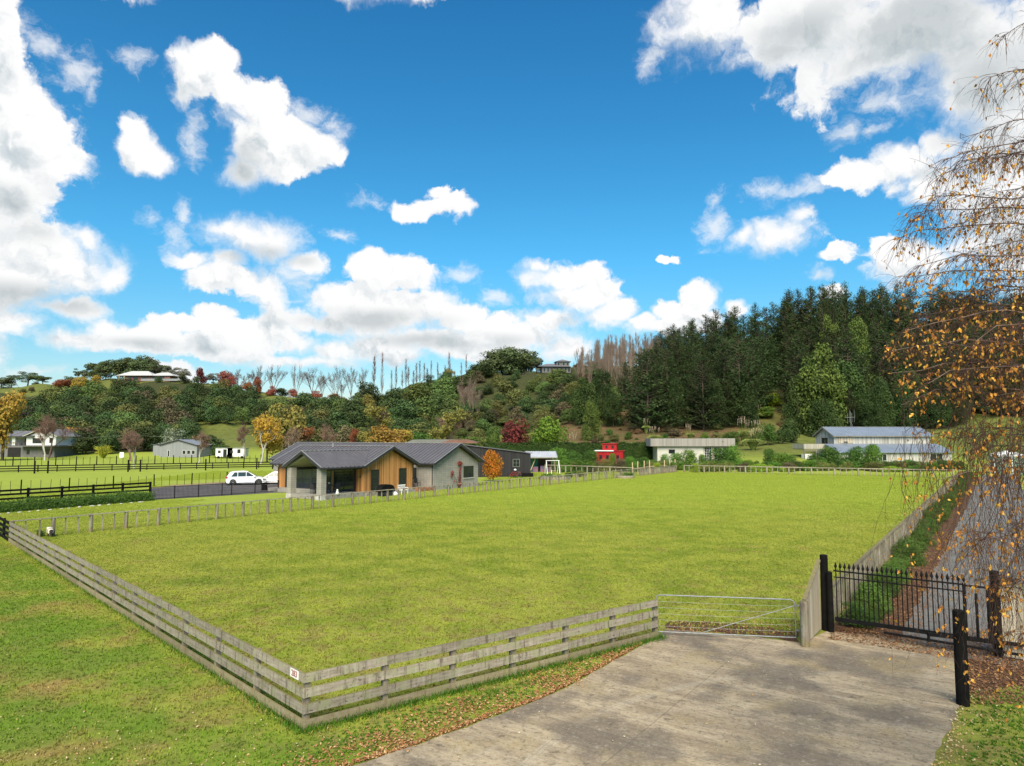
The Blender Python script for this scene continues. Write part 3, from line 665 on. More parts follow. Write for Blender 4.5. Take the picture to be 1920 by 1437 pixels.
# number plate
sn = thing('number_sign', CN+dL*.30, 'small white sign with red number 283 nailed beside the fence corner', 'sign')
nL = Vector((-dL.y, dL.x, 0)); nL = nL if nL.y < 0 else -nL
c = Vector((0, 0, .995))+nL*(.06+.047+.004)
b = MB(); b.bar(c-dL*.175, c+dL*.175, .006, .168); b.build('plate', M['white_paint'], sn)
fc = bpy.data.curves.new('digits', 'FONT'); fc.body = '283'; fc.size = .165; fc.offset = .002; fc.align_x = 'CENTER'; fc.align_y = 'CENTER'; fc.extrude = .001
to = bpy.data.objects.new('digits', fc); COL.objects.link(to); bpy.context.view_layer.update()
dg = bpy.context.evaluated_depsgraph_get(); tm = bpy.data.meshes.new_from_object(to.evaluated_get(dg)); bpy.data.objects.remove(to)
tm.materials.clear(); tm.materials.append(plain('red_paint', (.30, .015, .02), rough=.5))
to = link('digits', tm, sn, c+nL*.006); xa = -dL; to.rotation_euler = Matrix((xa, Vector((0, 0, 1)), nL)).transposed().to_euler()

def batten_fence(name, A, B, label, sp_, nb, mat, matp, posth=1.1, pw=.13, bw=.045, rail=True, zf=None, bh=.98, rr=random.Random(4), group=None, lean=.03, railz=None, side=1, rail_w=.09, railh=.06):
    """wire fence: posts, thinner battens between them, a rail along the top, wires"""
    A = T3(A); B = T3(B); d = B-A; L = d.length; d.normalize(); nn = Vector((-d.y, d.x, 0))*side
    root = thing(name, A, label, 'fence', group, world=True); n = int(round(L/sp_))
    bp = MB(); bp.lathe([(pw/2*1.05, -.1), (pw/2, posth*.5), (pw/2*.94, posth-.02), (pw/2*.8, posth)], 10); pm = bp.mesh('post', matp)
    bb = MB(); bb.bar((0, 0, .02), (0, 0, bh), bw, bw*.8, up=tuple(d)); bm_ = bb.mesh('batten', mat)
    cnt = 0; rest = MB(); tot = n*nb; allb = []
    zt = lambda c: TZ(c.x, c.y) if zf else 0
    for i in range(n+1):
        c = A+d*(L*i/n); o = link('post', pm, root, c-A+Vector((0, 0, zt(c)+rr.uniform(-.03, .03)))); o.rotation_euler = (rr.uniform(-lean, lean)*.6, rr.uniform(-lean, lean)*.6, rr.uniform(0, 6))
        if i < n:
            for k in range(nb):
                q = A+d*(L*(i+(k+1)/(nb+1))/n); allb.append(q)
    allb.sort(key=lambda q: q.length)
    for q in allb:
        if cnt < 100:
            o = link('batten', bm_, root, q-A+nn*.02+Vector((0, 0, zt(q)))); o.rotation_euler = (rr.uniform(-lean, lean), rr.uniform(-lean, lean), 0); cnt += 1
        else:
            z = zt(q); rest.bar((q.x-A.x, q.y-A.y, z+.02), (q.x-A.x+rr.uniform(-lean, lean), q.y-A.y, z+bh), bw, bw*.8, up=tuple(d))
    if rest.v: tag(rest.build('battens', mat, root, off=(0, 0, 0)), kind='stuff')
    if rail:
        i = 0
        while i < n:
            j = min(n, i+2); a = A+d*(L*i/n); e = A+d*(L*j/n); z0 = railz or posth-.045
            b = MB(); b.bar(a-A+Vector((0, 0, z0+zt(a)+rr.uniform(-.015, .015)))-nn*(pw/2*.2), e-A+Vector((0, 0, z0+zt(e)+rr.uniform(-.015, .015)))-nn*(pw/2*.2), rail_w, railh); b.build('top_rail', mat, root, off=(0, 0, 0)); i = j
    b = MB()
    for z in (.15, .35, .55, .75):
        for i in range(0, n, 4):
            a = A+d*(L*i/n); e = A+d*(L*min(n, i+4)/n); b.tube([a-A+Vector((0, 0, z+zt(a)))+nn*.06, e-A+Vector((0, 0, z+zt(e)))+nn*.06], .004, 3, False)
    b.build('wires', M['galv'], root, off=(0, 0, 0)); return root
LFa = T3(G(105, 1005)); LFb = T3((26.8, 114)); dP = (LFb-LFa).normalized()
M['batten'] = wood('pale_batten', (.35, .30, .21), (.22, .185, .13), (.27, .26, .18), st=(12, 12, 1))
batten_fence('paddock_fence', LFa-dP*2.2, LFa+dP*77, 'grey post and batten fence along the left side of the paddock, before the timber house', 2.02, 2, M['batten'], M['rail_v'], pw=.22, bw=.075, lean=.035, rail_w=.16, railh=.05)
BKa = G(1283, 886); BKb = G(1800, 897)
batten_fence('paddock_fence', BKa, BKb, 'pale post and batten fence across the back of the paddock before the blue roofed barn', 3.3, 3, M['batten'], M['batten'], posth=1.16, pw=.25, bw=.13, lean=.02, rail_w=.2, railh=.13)
batten_fence('paddock_fence', P0+dF*.5, LP(90.5, 0), 'closely battened grey fence between the paddock and the gravel lane', 1.8, 3, M['rail_v'], M['rail_v'], posth=1.15, pw=.15, bw=.075, bh=1.05, lean=.04, rail_w=.12, railh=.07, side=-1)
batten_fence('garden_fence', G(1022, 888-2), G(1188, 894.5-2), 'grey batten fence inside the garden, in front of the red railway hut', 3.6, 3, M['batten'], M['batten'], posth=1.25, pw=.22, bw=.12, lean=.03, rail_w=.2, railh=.12)
batten_fence('garden_fence', LFa+dP*77, LFb, 'tangled batten fence at the far corner of the paddock below the new posts', 1.5, 4, M['batten'], M['rail_v'], posth=1.1, pw=.16, bw=.09, lean=.10)
# new tall posts carrying one orange-brown rail
nw = plain('new_pale_timber', (.52, .40, .25), (.42, .30, .18), 4, .8)
r = thing('new_timber_frame', G(1186, 893), 'row of new pale timber posts joined by one orange-brown rail at the paddock corner', 'fence', world=True)
pts = [G(x, y) for x, y in ((1186, 893), (1196, 890), (1208, 888), (1218, 887), (1246, 886), (1256, 885), (1266, 884))]; b = MB(); b.bar((0, 0, -.1), (0, 0, 2.0), .13, .13); pm = b.mesh('post', nw)
for p in pts: link('post', pm, r, Vector(p)-r.location)
b = MB(); b.bar((pts[0][0], pts[0][1]+.1, 1.02), (pts[3][0], pts[3][1]+.1, 1.02), .05, .12); b.bar((pts[3][0]+.05, pts[3][1]+.1, 1.02), (pts[6][0], pts[6][1]+.1, 1.08), .05, .12); b.build('rail', nw, r)

# black fences of the front garden on the left
BA = T3(G(-90, 957)); BB = T3(G(281, 931))
rail_fence('black_rail_fence', BA, BB, 'black stained rail fence behind the low hedge of white rocks, nearest on the left', 2.7, (.28, .62, .98, 1.3), .16, .05, .16, M['black_wood'], M['black_wood'], -1, posth=1.42)
FA2 = T3(G(-120, 889)); FB2 = T3(G(540, 876.5))
rail_fence('black_rail_fence', FA2, FB2, 'long black rail fence crossing the middle of the green fields on the left', 2.6, (.25, .62, 1.02), .17, .05, .15, M['black_wood'], M['black_wood'], -1, posth=1.15)
b = MB(); b.bar((0, 0, -.1), (0, 0, 2.0), .17, .17); pm = b.mesh('brace_post', M['black_wood'])
for x, y in ((62, 888.5), (87, 888), (238, 885.5), (261, 885), (384, 882.5), (480, 880.5), (510, 880)): o = link('brace_post', pm, None, Vector(G(x, y))+Vector((0, .3, 0))); tag(o, 'dark post standing taller than the long black field fence beside it', 'post', 'tall dark posts along the field fence')
batten_fence('field_fence', G(-60, 929.5), G(425, 905.5), 'wire fence of thin dark stakes along the near edge of the green field', 4.6, 4, M['black_wood'], M['black_wood'], posth=1.38, pw=.13, bw=.04, bh=1.25, rail=False, lean=.04)
batten_fence('field_fence', G(-60, 874.5), G(520, 866), 'farthest wire fence of dark posts in front of the two storey house and grey shed', 3.6, 2, M['black_wood'], M['black_wood'], posth=1.75, pw=.2, bw=.09, bh=1.55, rail=False, lean=.02)
# black metal pool style fence with gate
r = thing('metal_picket_fence', G(281, 938), 'low black metal picket fence and gate between the box hedge and the timber house', 'fence', world=True)
pf = [G(281, 938), G(327, 935.5), G(372, 932.5), G(416, 929.8), G(434, 928.6), G(478, 925.3), G(522, 922.5)]
b = MB(); b.bar((0, 0, 0), (0, 0, 1.22), .07, .07); pm = b.mesh('post', M['black_metal'])
for p in pf: link('post', pm, r, Vector(p)-r.location)
for i in range(len(pf)-1):
    a, e = Vector(pf[i]), Vector(pf[i+1]); b = MB(); b.bar(a+Vector((0, 0, .1)), e+Vector((0, 0, .1)), .035, .04); b.bar(a+Vector((0, 0, 1.15)), e+Vector((0, 0, 1.15)), .035, .04)
    n_ = int((e-a).length/.115)
    for k in range(1, n_): q = a.lerp(e, k/n_); b.bar(q+Vector((0, 0, .1)), q+Vector((0, 0, 1.15)), .016, .016)
    b.build('picket_panel', M['black_metal'], r)

# ------------------------------------------------------------------ galvanised farm gate
ga = Vector(G(1229, 1191)); gb = Vector(G(1497, 1203)); ga.z = gb.z = 0
r = thing('farm_gate', gb, 'galvanised steel farm gate with five wires and one diagonal brace beside the wooden fence', 'gate', world=True)
gd = (gb-ga).normalized(); a = ga+gd*.04; e = gb-gd*.06; z0, z1 = .10, 1.14
b = MB(); up = Vector((0, 0, 1)); b.tube([a+up*z0, a+up*(z1-.10), a+gd*.03+up*(z1-.03), a+gd*.1+up*z1, e-gd*.13+up*z1, e-gd*.04+up*(z1-.04), e+up*(z1-.14), e+up*z0, a+up*z0], .019, 10, False); b.build('frame', M['galv'], r, smooth=True)
b = MB(); b.tube([a+gd*1.2+up*z0, e+up*(z1-.16)], .011, 8); b.build('brace', M['galv'], r)
for k in range(5):
    z = z0+(z1-z0)*(k+.95)/6; pts = [a+gd*((e-a).length*t)+up*(z-.012*sin(pi*t)) for t in (0, .25, .5, .75, 1)]; b = MB(); b.tube(pts, .0035, 5, False); b.build('wire', M['galv'], r)
b = MB(); b.bar(e+up*.30, e+gd*.16+up*.30, .03, .04); b.bar(e+up*.98, e+gd*.16+up*.98, .03, .04); b.build('hinge', M['galv'], r)
b = MB(); b.tube([e+up*.95+gd*.02, e+up*.80+gd*.06, e+up*.72+gd*.09, e+up*.84+gd*.13], .008, 5); b.build('chain', M['galv'], r)
# pale paling wings each side of the iron gate
RP = Vector(G(1510, 1213)); RP.z = 0
def wing(name, A, zA, B, zB, label, cat='fence'):
    A = T3(A); B = T3(B); d = B-A; L = d.length; d.normalize(); r = thing(name, A, label, cat, rz=atan2(d.y, d.x)); n = int(L/.15); b = MB()
    for k in range(n):
        x0 = L*k/n+.003; x1 = L*(k+1)/n-.003; h0 = zA+(zB-zA)*(k/n); h1 = zA+(zB-zA)*((k+1)/n)
        b.poly([(x0, -.02, .04), (x1, -.02, .04), (x1, -.02, h1), (x0, -.02, h0)]); b.poly([(x0, .0, .04), (x1, .0, .04), (x1, .0, h1), (x0, .0, h0)])
        b.poly([(x0, -.02, .04), (x0, 0, .04), (x0, 0, h0), (x0, -.02, h0)]); b.poly([(x1, -.02, .04), (x1, 0, .04), (x1, 0, h1), (x1, -.02, h1)])
    b.build('palings', M['paling'], r); b = MB(); b.bar((-.02, -.01, zA+.025), (L+.02, -.01, zB+.025), .11, .045); b.build('capping', M['rail'], r)
    b = MB(); b.bar((0, .03, .35), (L, .03, .4), .05, .09); b.bar((0, .03, zA*.8), (L, .03, zB*.86), .05, .09); b.build('back_rail', M['rail'], r); return r
wing('paling_wing', RP+Vector((.05, .12, 0)), 1.20, P0-nF*.14-dF*.05, 2.02, 'pale paling fence wing with sloping top between the round post and the black gate post')
r = thing('gate_post', RP, 'weathered round timber post between the farm gate and the pale paling wing', 'post')
b = MB(); b.lathe([(.12, -.1), (.115, .6), (.112, 1.18), (.10, 1.22), (.02, 1.225)], 20); b.build('post', M['rail_v'], r, smooth=False)
PR = Vector(G(1872, 1232)); PR.z = 0
wing('paling_wing', PR+nF*.12, 2.0, PR+nF*.12+Vector((.72, -.60, 0)).normalized()*2.3, 1.15, 'pale paling fence wing right of the iron gate, behind hanging birch twigs')
b = MB(); b.lathe([(.125, -.1), (.12, 1.3), (.118, 2.18), (.10, 2.2)], 16); pm = b.mesh('post', M['black_wood'])
def bpost(loc, h, label, w=.115):
    b = MB(); b.lathe([(w, -.1), (w*.98, h*.6), (w*.95, h-.02), (w*.8, h)], 16); o = b.build('gate_post', M['black_wood']); o.location = loc; return tag(o, label, 'post')
bpost(P0, 2.2, 'tall black round post at the left end of the iron gate')
bpost(P0+nF*.17-dF*.16, 1.75, 'shorter black post bolted against the tall post left of the iron gate', .085)
bpost(PR, 2.2, 'tall black post at the right end of the iron gate, behind birch twigs')
GP = Vector(G(1806, 1322)); GP.z = 0
bpost(GP, 1.98, 'lone black round post standing in front of the iron gate', .13)
# iron sliding gate
r = thing('iron_gate', P0, 'black iron gate of spear topped bars closing off the gravel lane', 'gate', world=True)
A = P0+nF*.30-dF*.22; B = PR-nF*.15-dF*.22; gd = (B-A).normalized(); L = (B-A).length
def at(t, z, o=0.0): return A+gd*t+Vector((0, 0, z))-dF*o
b = MB(); b.bar(at(0, .42), at(L, .42), .06, .11); b.build('bottom_beam', M['black_metal'], r)
b = MB(); b.bar(at(0, 1.80), at(L*.86, 1.80), .035, .04); b.build('top_rail', M['black_metal'], r)
b = MB(); b.bar(at(0, 1.62), at(L*.86, 1.62), .03, .03); b.build('middle_rail', M['black_metal'], r)
n_ = 27
b = MB(); b.bar((0, 0, .45), (0, 0, 1.90), .022, .022); pm = b.mesh('bar', M['black_metal'])
b = MB(); b.lathe([(.014, 1.88), (.045, 1.92), (.040, 1.95), (.004, 2.06)], 6); sm_ = b.mesh('spear', M['black_metal'])
for k in range(n_):
    t = .06+(L*.86-.06)*k/(n_-1); o = link('bar', pm, r, at(t, 0)-r.location); s = link('spear', sm_, o)
b = MB(); b.bar(at(L*.86, .4), at(L*.86, 1.85), .06, .06); b.bar(at(L, .4), at(L, 1.85), .06, .06); b.bar(at(L*.93, .4), at(L*.93, 1.6), .05, .05); b.bar(at(L*.86, 1.78), at(L, 1.78), .04, .05); b.build('end_frame', M['black_metal'], r)
# track rail the gate slides on, from the middle of the gate to the lone post and on
r = thing('gate_track', GP, 'two black rails running low across the drive behind the lone post', 'rail', world=True)
q0 = at(L*.34, .26, .10); q1 = Vector((PR.x+.3, PR.y-.55, .20))
b = MB(); b.bar(q0, q1, .06, .06); b.build('lower_rail', M['black_metal'], r)
b = MB(); b.bar(at(L*.63, .40, .12), q1+Vector((.1, .1, .22)), .07, .09); b.build('upper_rail', M['black_metal'], r)
b = MB(); c = (q0*.42+q1*.58); b.bar(at(L*.63, .2, .11), at(L*.63, .42, .11), .05, .05); b.build('bracket', M['black_metal'], r)
# ------------------------------------------------------------------ the timber and block house
E1_ = Vector((-.828, .56, 0)); DV = Vector((.56, .828, 0)); HC = Vector((-14.4, 67.7, 0)); HR = atan2(.828, .56)
M['cedar'] = boards('cedar_boards', (.54, .27, .085), (.27, .115, .036), .14, .7)
M['block'] = blockwork('grey_blockwork', (.335, .31, .262), (.285, .265, .225), (.20, .19, .165), .39, .195)
M['roof'] = plain('dark_grey_roof_steel', (.150, .140, .145), (.125, .117, .122), 1, .40, .25, 0, spec=.5)
M['trim'] = plain('charcoal_trim', (.035, .035, .038), (.03, .03, .03), 2, .5)
M['silver'] = plain('ridge_flashing', (.34, .34, .35), (.28, .28, .29), 2, .35, .3)
M['soffit'] = plain('pale_soffit', (.42, .41, .33), (.36, .35, .28), 1, .8)
M['dark_in'] = plain('dark_interior', (.02, .018, .016), (.012, .012, .012), 1, .8)
house = thing('timber_house', HC, 'single storey house of grey block and orange cedar with dark ribbed roofs', 'house', rz=HR)
ZF, ZE = .40, 2.90
def gable_roof(par, e0, e1, r0, r1, ze, zr, axis, name='roof', rib=.42, mroof=None, th=.10, trimm=None, ridge=True, re=None):
    """ridge along axis ('x' or 'y') from r0 to r1, eaves at e0 and e1"""
    P = lambda a, c, z: (a, c, z) if axis == 'x' else (c, a, z)
    cm = (e0+e1)/2; b = MB(); rv = r1 if re is None else re     # re: where the eaves end in a valley
    for (ee) in (e0, e1):
        b.poly([P(r0, ee, ze), P(rv, ee, ze), P(r1, cm, zr), P(r0, cm, zr)]); b.poly([P(r0, ee, ze-th), P(rv, ee, ze-th), P(r1, cm, zr-th), P(r0, cm, zr-th)])
        b.poly([P(r0, ee, ze), P(rv, ee, ze), P(rv, ee, ze-th), P(r0, ee, ze-th)])
        n = int((r1-r0)/rib)
        for k in range(n+1):
            a = r0+(r1-r0)*(k+.5)/(n+1); f_ = 0 if a <= rv else (a-rv)/(r1-rv); b.bar(P(a, ee+(cm-ee)*f_, ze+(zr-ze)*f_+.02), P(a, cm, zr+.02), .12, .11)
    o = b.build(name, mroof or M['roof'], par)
    if ridge:
        b = MB(); b.bar(P(r0-.02, cm, zr+.05), P(r1+.02, cm, zr+.05), .22, .05); b.build('ridge_cap', M['silver'], o)
    b = MB()
    for rr_ in ((r0, r1) if re is None else (r0,)):
        for ee in (e0, e1):
            s_ = -1 if rr_ == r0 else 1
            b.bar(P(rr_+s_*.02, ee, ze-.10), P(rr_+s_*.02, cm, zr-.10), .04, .26)
    b.build('barge_board', trimm or M['trim'], o)
    b = MB()
    for rr_ in ((r0, r1) if re is None else (r0,)):
        for ee in (e0, e1):
            s_ = -1 if rr_ == r0 else 1
            b.bar(P(rr_+s_*.02, ee, ze+.055), P(rr_+s_*.02, cm, zr+.055), .09, .045)
    b.build('edge_flashing', M['silver'], o)
    b = MB()
    for ee, s_ in ((e0, -1), (e1, 1)): b.bar(P(r0, ee+s_*.06, ze-.07), P(rv, ee+s_*.06, ze-.07), .11, .13)
    b.build('gutter', trimm or M['trim'], o)
    return o
def wallbox(b, x0, x1, y0, y1, z0, z1): b.box(x0, x1, y0, y1, z0, z1)
def window(par, axis, s0, s1, z0, z1, at_, out, name='window', fr=.06, frm=None, mull=(), sill=True, gm=None, bars=()):
    """axis: 'x' = window lies along x at y=at_; 'y' = along y at x=at_. out = outward sign"""
    P = lambda a, c, z: (a, c, z) if axis == 'x' else (c, a, z)
    b = MB(); y0 = at_+out*.012; o_ = .05
    def bx(a0, a1, c0, c1, zz0, zz1):
        c0, c1 = min(c0, c1), max(c0, c1)
        if axis == 'x': b.box(a0, a1, c0, c1, zz0, zz1)
        else: b.box(c0, c1, a0, a1, zz0, zz1)
    c0, c1 = at_+out*.002, at_+out*(.002+o_)
    bx(s0-fr, s0, c0, c1, z0-fr, z1+fr); bx(s1, s1+fr, c0, c1, z0-fr, z1+fr); bx(s0, s1, c0, c1, z1, z1+fr); bx(s0, s1, c0, c1, z0-fr, z0)
    for mx in mull: bx(mx-.02, mx+.02, c0, c1-out*.008, z0, z1)
    for mz in bars: bx(s0, s1, c0, c1-out*.014, mz-.015, mz+.015)
    w = b.build(name, frm or M['trim'], par)
    b = MB(); bx(s0, s1, c0, at_+out*.018, z0, z1); b.build('pane', gm or M['glass'], w)
    if sill: b = MB(); bx(s0-.08, s1+.08, at_+out*.003, at_+out*.12, z0-fr-.09, z0-fr-.002); b.build('sill', M['concrete_trim'], w)
    return w
# grey block wing (local x = along the paddock fence, local y = away from it)
b = MB(); b.box(9.3, 17.3, -.9, 26, 0, ZE-.02); b.build('block_wall', M['block'], house)
gb_ = MB(); gb_.prism([(9.3, ZE-.02), (17.3, ZE-.02), (13.3, 4.75)], -.9, -.72); gb_.build('gable_wall', M['block'], house)
gable_roof(house, 8.8, 17.8, -1.45, 26.3, ZE, 4.98, 'y', rib=.56)
window(house, 'x', 14.6, 16.3, 1.15, 2.35, -.9, -1, mull=(15.5,))
# link with the recess
b = MB(); b.box(7.2, 9.3, 1.2, 12, 0, 2.75); b.build('block_wall', M['block'], house)
window(house, 'x', 8.35, 8.85, 1.2, 2.35, 1.2, -1)
b = MB(); b.tube([(9.22, -.82, .1), (9.22, -.82, 2.7)], .045, 8); b.build('downpipe', M['trim'], house)
b = MB(); b.box(7.0, 9.28, -.9, 1.19, 0, ZF-.06); b.build('step', plain('brick_red_step', (.30, .13, .07), (.22, .10, .05), 4, .9), house)
# cedar wing
b = MB(); b.box(0, 7.03, 0, 12.9, 0, ZE-.02); b.build('cedar_wall', M['cedar'], house)
gb_ = MB(); gb_.prism([(0, ZE-.02), (7.03, ZE-.02), (3.515, 4.52)], 0, .15); gb_.build('cedar_gable', M['cedar'], house)
gable_roof(house, -.5, 7.5, -.62, 13.6, ZE, 4.76, 'y', rib=.56)
window(house, 'x', 1.05, 2.0, .45, 2.45, 0, -1, name='glass_door', sill=False); window(house, 'x', 5.0, 5.95, .45, 2.45, 0, -1, name='glass_door', sill=False)
window(house, 'y', 1.35, 4.1, .45, 2.5, 0, -1, name='sliding_door', mull=(2.7,), sill=False)
window(house, 'y', 4.6, 10.4, .45, 2.5, 0, -1, name='sliding_door', mull=(6.0, 7.5, 9.0), sill=False)
window(house, 'y', 10.8, 11.6, .45, 2.5, 0, -1, name='glass_door', sill=False)
b = MB(); b.box(-.06, -.005, .35, .47, 1.75, 1.95); b.build('wall_lamp', M['trim'], house)
b = MB(); b.box(-.035, -.003, 1.0, 1.26, .4, 2.7); b.build('dark_jamb', plain('maroon_jamb', (.05, .018, .015), rough=.6), house)
# paving slab
b = MB(); b.box(-5.1, 0, -.15, 4.3, 0, ZF); b.box(-1.2, 0, 4.3, 12.9, 0, ZF-.02); b.box(0, 7.2, -.5, 0, 0, ZF-.08); b.build('patio', plain('patio_concrete', (.30, .28, .24), (.22, .205, .18), 2, .9), house)
# porch
for (x, y) in ((-5.16, 0.0), (-5.16, 4.15)):
    b = MB(); b.box(x-.3, x+.3, y-.3, y+.3, ZF, ZE-.06); p_ = b.build('pillar', M['block'], house)
    b = MB(); b.box(x-.36, x+.36, y-.36, y+.36, -.05, ZF+.02); b.build('footing', M['concrete_trim'], p_)
b = MB(); b.prism([(-.55, ZE+.04), (2.075, 4.15), (4.7, ZE+.04), (4.35, ZE-.03), (2.075, 3.95), (-.2, ZE-.03)], -5.3, -.45, axis='x'); b.build('raked_ceiling', M['soffit'], house)
gable_roof(house, -.66, 4.81, -5.75, 2.7, ZE+.03, 4.42, 'x', re=-.42, rib=.56)
b = MB(); b.box(-.12, .12, -.02, .2, .4, 2.7); b.build('cedar_post', M['cedar'], house); b = MB(); b.box(-5.1, -.2, -.06, .1, 2.62, 2.86); b.box(-5.1, -.2, 4.05, 4.2, 2.62, 2.86); b.build('porch_beam', M['trim'], house)
b = MB(); b.prism([(-.1, ZE), (4.25, ZE), (2.075, 3.9)], -1.0, -.85, axis='x'); b.build('porch_gable_board', M['soffit'], house)
b = MB(); b.tube([(3.2, 8, 4.2), (3.2, 8, 5.05)], .09, 8); b.build('flue', M['silver'], house)

for (x, y) in ((-.02, -.02), (7.05, -.02)): b = MB(); b.box(x-.05, x+.05, y-.05, y+.05, ZF-.3, ZE-.05); b.build('corner_board', M['trim'] if x > 1 else M['cedar'], house)
b = MB(); b.tube([(-.45, 13.1, ZE-.1), (-.1, 12.8, 2.5), (-.1, 12.8, .1)], .04, 8); b.build('downpipe', M['trim'], house)
def loc2(u, v, z=0.0): c = HC+DV*u+E1_*v; return Vector((c.x, c.y, z))
# things about the house
def dining_chair(u, v, rz, label, z=ZF, mat=None, grp='black chairs round the porch dining table'):
    mt = mat or M['trim']; t = thing('outdoor_chair', loc2(u, v, z), label, 'chair', grp, rz=HR+rz)
    b = MB(); b.box(-.24, .24, -.24, .24, .42, .46); b.build('seat', mt, t); b = MB(); b.prism([(.20, .46), (.25, .46), (.31, .95), (.27, .95)], -.24, .24); b.build('backrest', mt, t)
    for sx in (-1, 1):
        for sy in (-1, 1): b = MB(); b.bar((sx*.21, sy*.21, 0), (sx*.2, sy*.2, .42), .035, .035); b.build('leg', mt, t)
    for sy in (-1, 1): b = MB(); b.bar((-.2, sy*.24, .62), (.26, sy*.24, .66), .04, .03); b.build('armrest', mt, t)
    return t
t = thing('outdoor_table', loc2(-2.7, 2.2, ZF), 'black outdoor dining table under the porch roof', 'table', rz=HR)
b = MB(); b.box(-1.0, 1.0, -.5, .5, .70, .74); b.build('tabletop', M['trim'], t)
for sx in (-1, 1):
    for sy in (-1, 1): b = MB(); b.bar((sx*.9, sy*.4, 0), (sx*.9, sy*.4, .70), .06, .06); b.build('leg', M['trim'], t)
for (u, v, a) in ((-3.3, 1.35, -pi/2), (-2.2, 1.35, -pi/2), (-3.3, 3.0, pi/2), (-2.2, 3.0, pi/2), (-4.15, 2.2, pi), (-1.35, 2.2, 0)): dining_chair(u, v, a, 'black outdoor chair pulled up to the dining table under the porch')
b = MB(); b.lathe([(.07, .74), (.09, .80), (.06, .9), (.10, .96), (.02, 1.0)], 10); o = b.build('table_lantern', M['white_paint']); o.location = loc2(-2.5, 2.0, ZF); tag(o, 'small white lantern standing on the porch dining table', 'lantern')
dining_chair(8.05, .2, pi/2, 'large black armchair in the recess beside the small window', grp=None)
# covered barbecue
t = thing('barbecue', loc2(1.3, -1.7, 0.0), 'covered barbecue with sagging black cover on the lawn by the cedar wall', 'barbecue', rz=HR)
b = MB(); b.prism([(-.95, .45), (.95, .45), (.98, .62), (.75, .98), (.35, 1.12), (-.35, 1.14), (-.75, .98), (-.98, .62)], -.36, .36); b.build('cover', M['black_wood'], t)
b = MB(); b.box(-.7, .7, -.3, .3, .06, .45); b.build('cabinet', M['trim'], t)
for sx in (-1, 1): b = MB(); b.tube([(sx*.55, -.32, .09), (sx*.55, -.26, .09)], .09, 10); b.build('wheel', M['black_metal'], t)
# white filigree garden seat
t = thing('garden_bench', loc2(3.9, -1.6, 0), 'white lattice garden seat on the lawn by the cedar wall', 'seat', rz=HR)
b = MB(); b.box(-.5, .5, -.22, .22, .42, .46); b.build('seat', M['white_paint'], t); b = MB(); b.box(-.55, .55, .20, .24, .86, .95)
for k in range(9): b.bar((-.5+k*.125, .22, .46), (-.5+k*.125, .24, .86), .045, .02)
b.build('backrest', M['white_paint'], t)
for sx in (-1, 1):
    for sy in (-1, 1): b = MB(); b.bar((sx*.45, sy*.2, 0), (sx*.45, sy*.2, .42), .05, .05); b.build('leg', M['white_paint'], t)
for sx in (-1, 1): b = MB(); b.bar((sx*.5, -.2, .64), (sx*.5, .2, .66), .05, .04); b.bar((sx*.5, -.2, .42), (sx*.5, -.2, .64), .04, .04); b.build('armrest', M['white_paint'], t)
b = MB(); b.lathe([(.14, 0), (.17, .1), (.12, .24), (.08, .34), (.1, .42), (.03, .5)], 10); o = b.build('white_pot', M['white_paint']); o.location = loc2(-3.4, -.15, ZF); tag(o, 'small white urn on the patio edge beside the right porch pillar', 'pot')
b = MB(); b.lathe([(.30, 0), (.36, .12), (.26, .3), (.1, .4)], 10); o = b.build('white_stone', M['white_paint']); o.location = loc2(2.35, -1.9, 0); tag(o, 'rounded white stone on the lawn between barbecue and garden seat', 'stone')
b = MB(); b.lathe([(.16, 0), (.26, .34), (.24, .36)], 14); o = b.build('teal_pot', plain('teal_glaze', (.08, .22, .20), rough=.4)); o.location = loc2(11.2, -1.5, 0); tag(o, 'teal garden pot at the foot of the grey block gable', 'pot')
b = MB(); b.box(-.25, .25, -.2, .2, 0, .55); b.box(-.27, .27, -.22, .22, .55, .6); o = b.build('meter_box', M['black_wood']); o.location = loc2(-.6, 14.4, 0); tag(o, 'small black box on the grass at the left corner of the timber house', 'box')

# ------------------------------------------------------------------ other buildings
def bld(name, px, Y, label, cat, rz=0.0, z=None, group=None):
    x = XY(px, Y); zz = TZ(x, Y) if z is None else z; return thing(name, (x, Y, zz), label, cat, group, rz=rz)
# black shed behind the house
M['blackclad'] = boards('black_cladding', (.016, .015, .016), (.028, .026, .027), .22, .7)
s = thing('black_shed', (4.4, 96.5, 0), 'long black clad shed with sloping roof behind the orange tree', 'shed', rz=radians(52))
# long wall faces the camera: local x along wall
s.rotation_euler = (0, 0, radians(8)); s.location = (-8.5, 99, 0)
b = MB(); b.prism([(0, 0), (11.3, 0), (11.3, 3.35), (0, 4.75)], 0, 7); b.build('wall', M['blackclad'], s)
b = MB(); b.bar((-.2, 3.5, 4.86), (11.5, 3.5, 3.40), 7.4, .10); b.build('roof', M['roof'], s)
window(s, 'x', 8.75, 9.65, 1.5, 2.5, 0, -1, frm=plain('grey_green_frame', (.20, .22, .18)), mull=(9.2,), bars=(2.0,), sill=False)
b = MB(); b.box(9.9, 11.6, -.5, 0-.003, 0, .55); b.build('plinth', M['black_wood'], s)
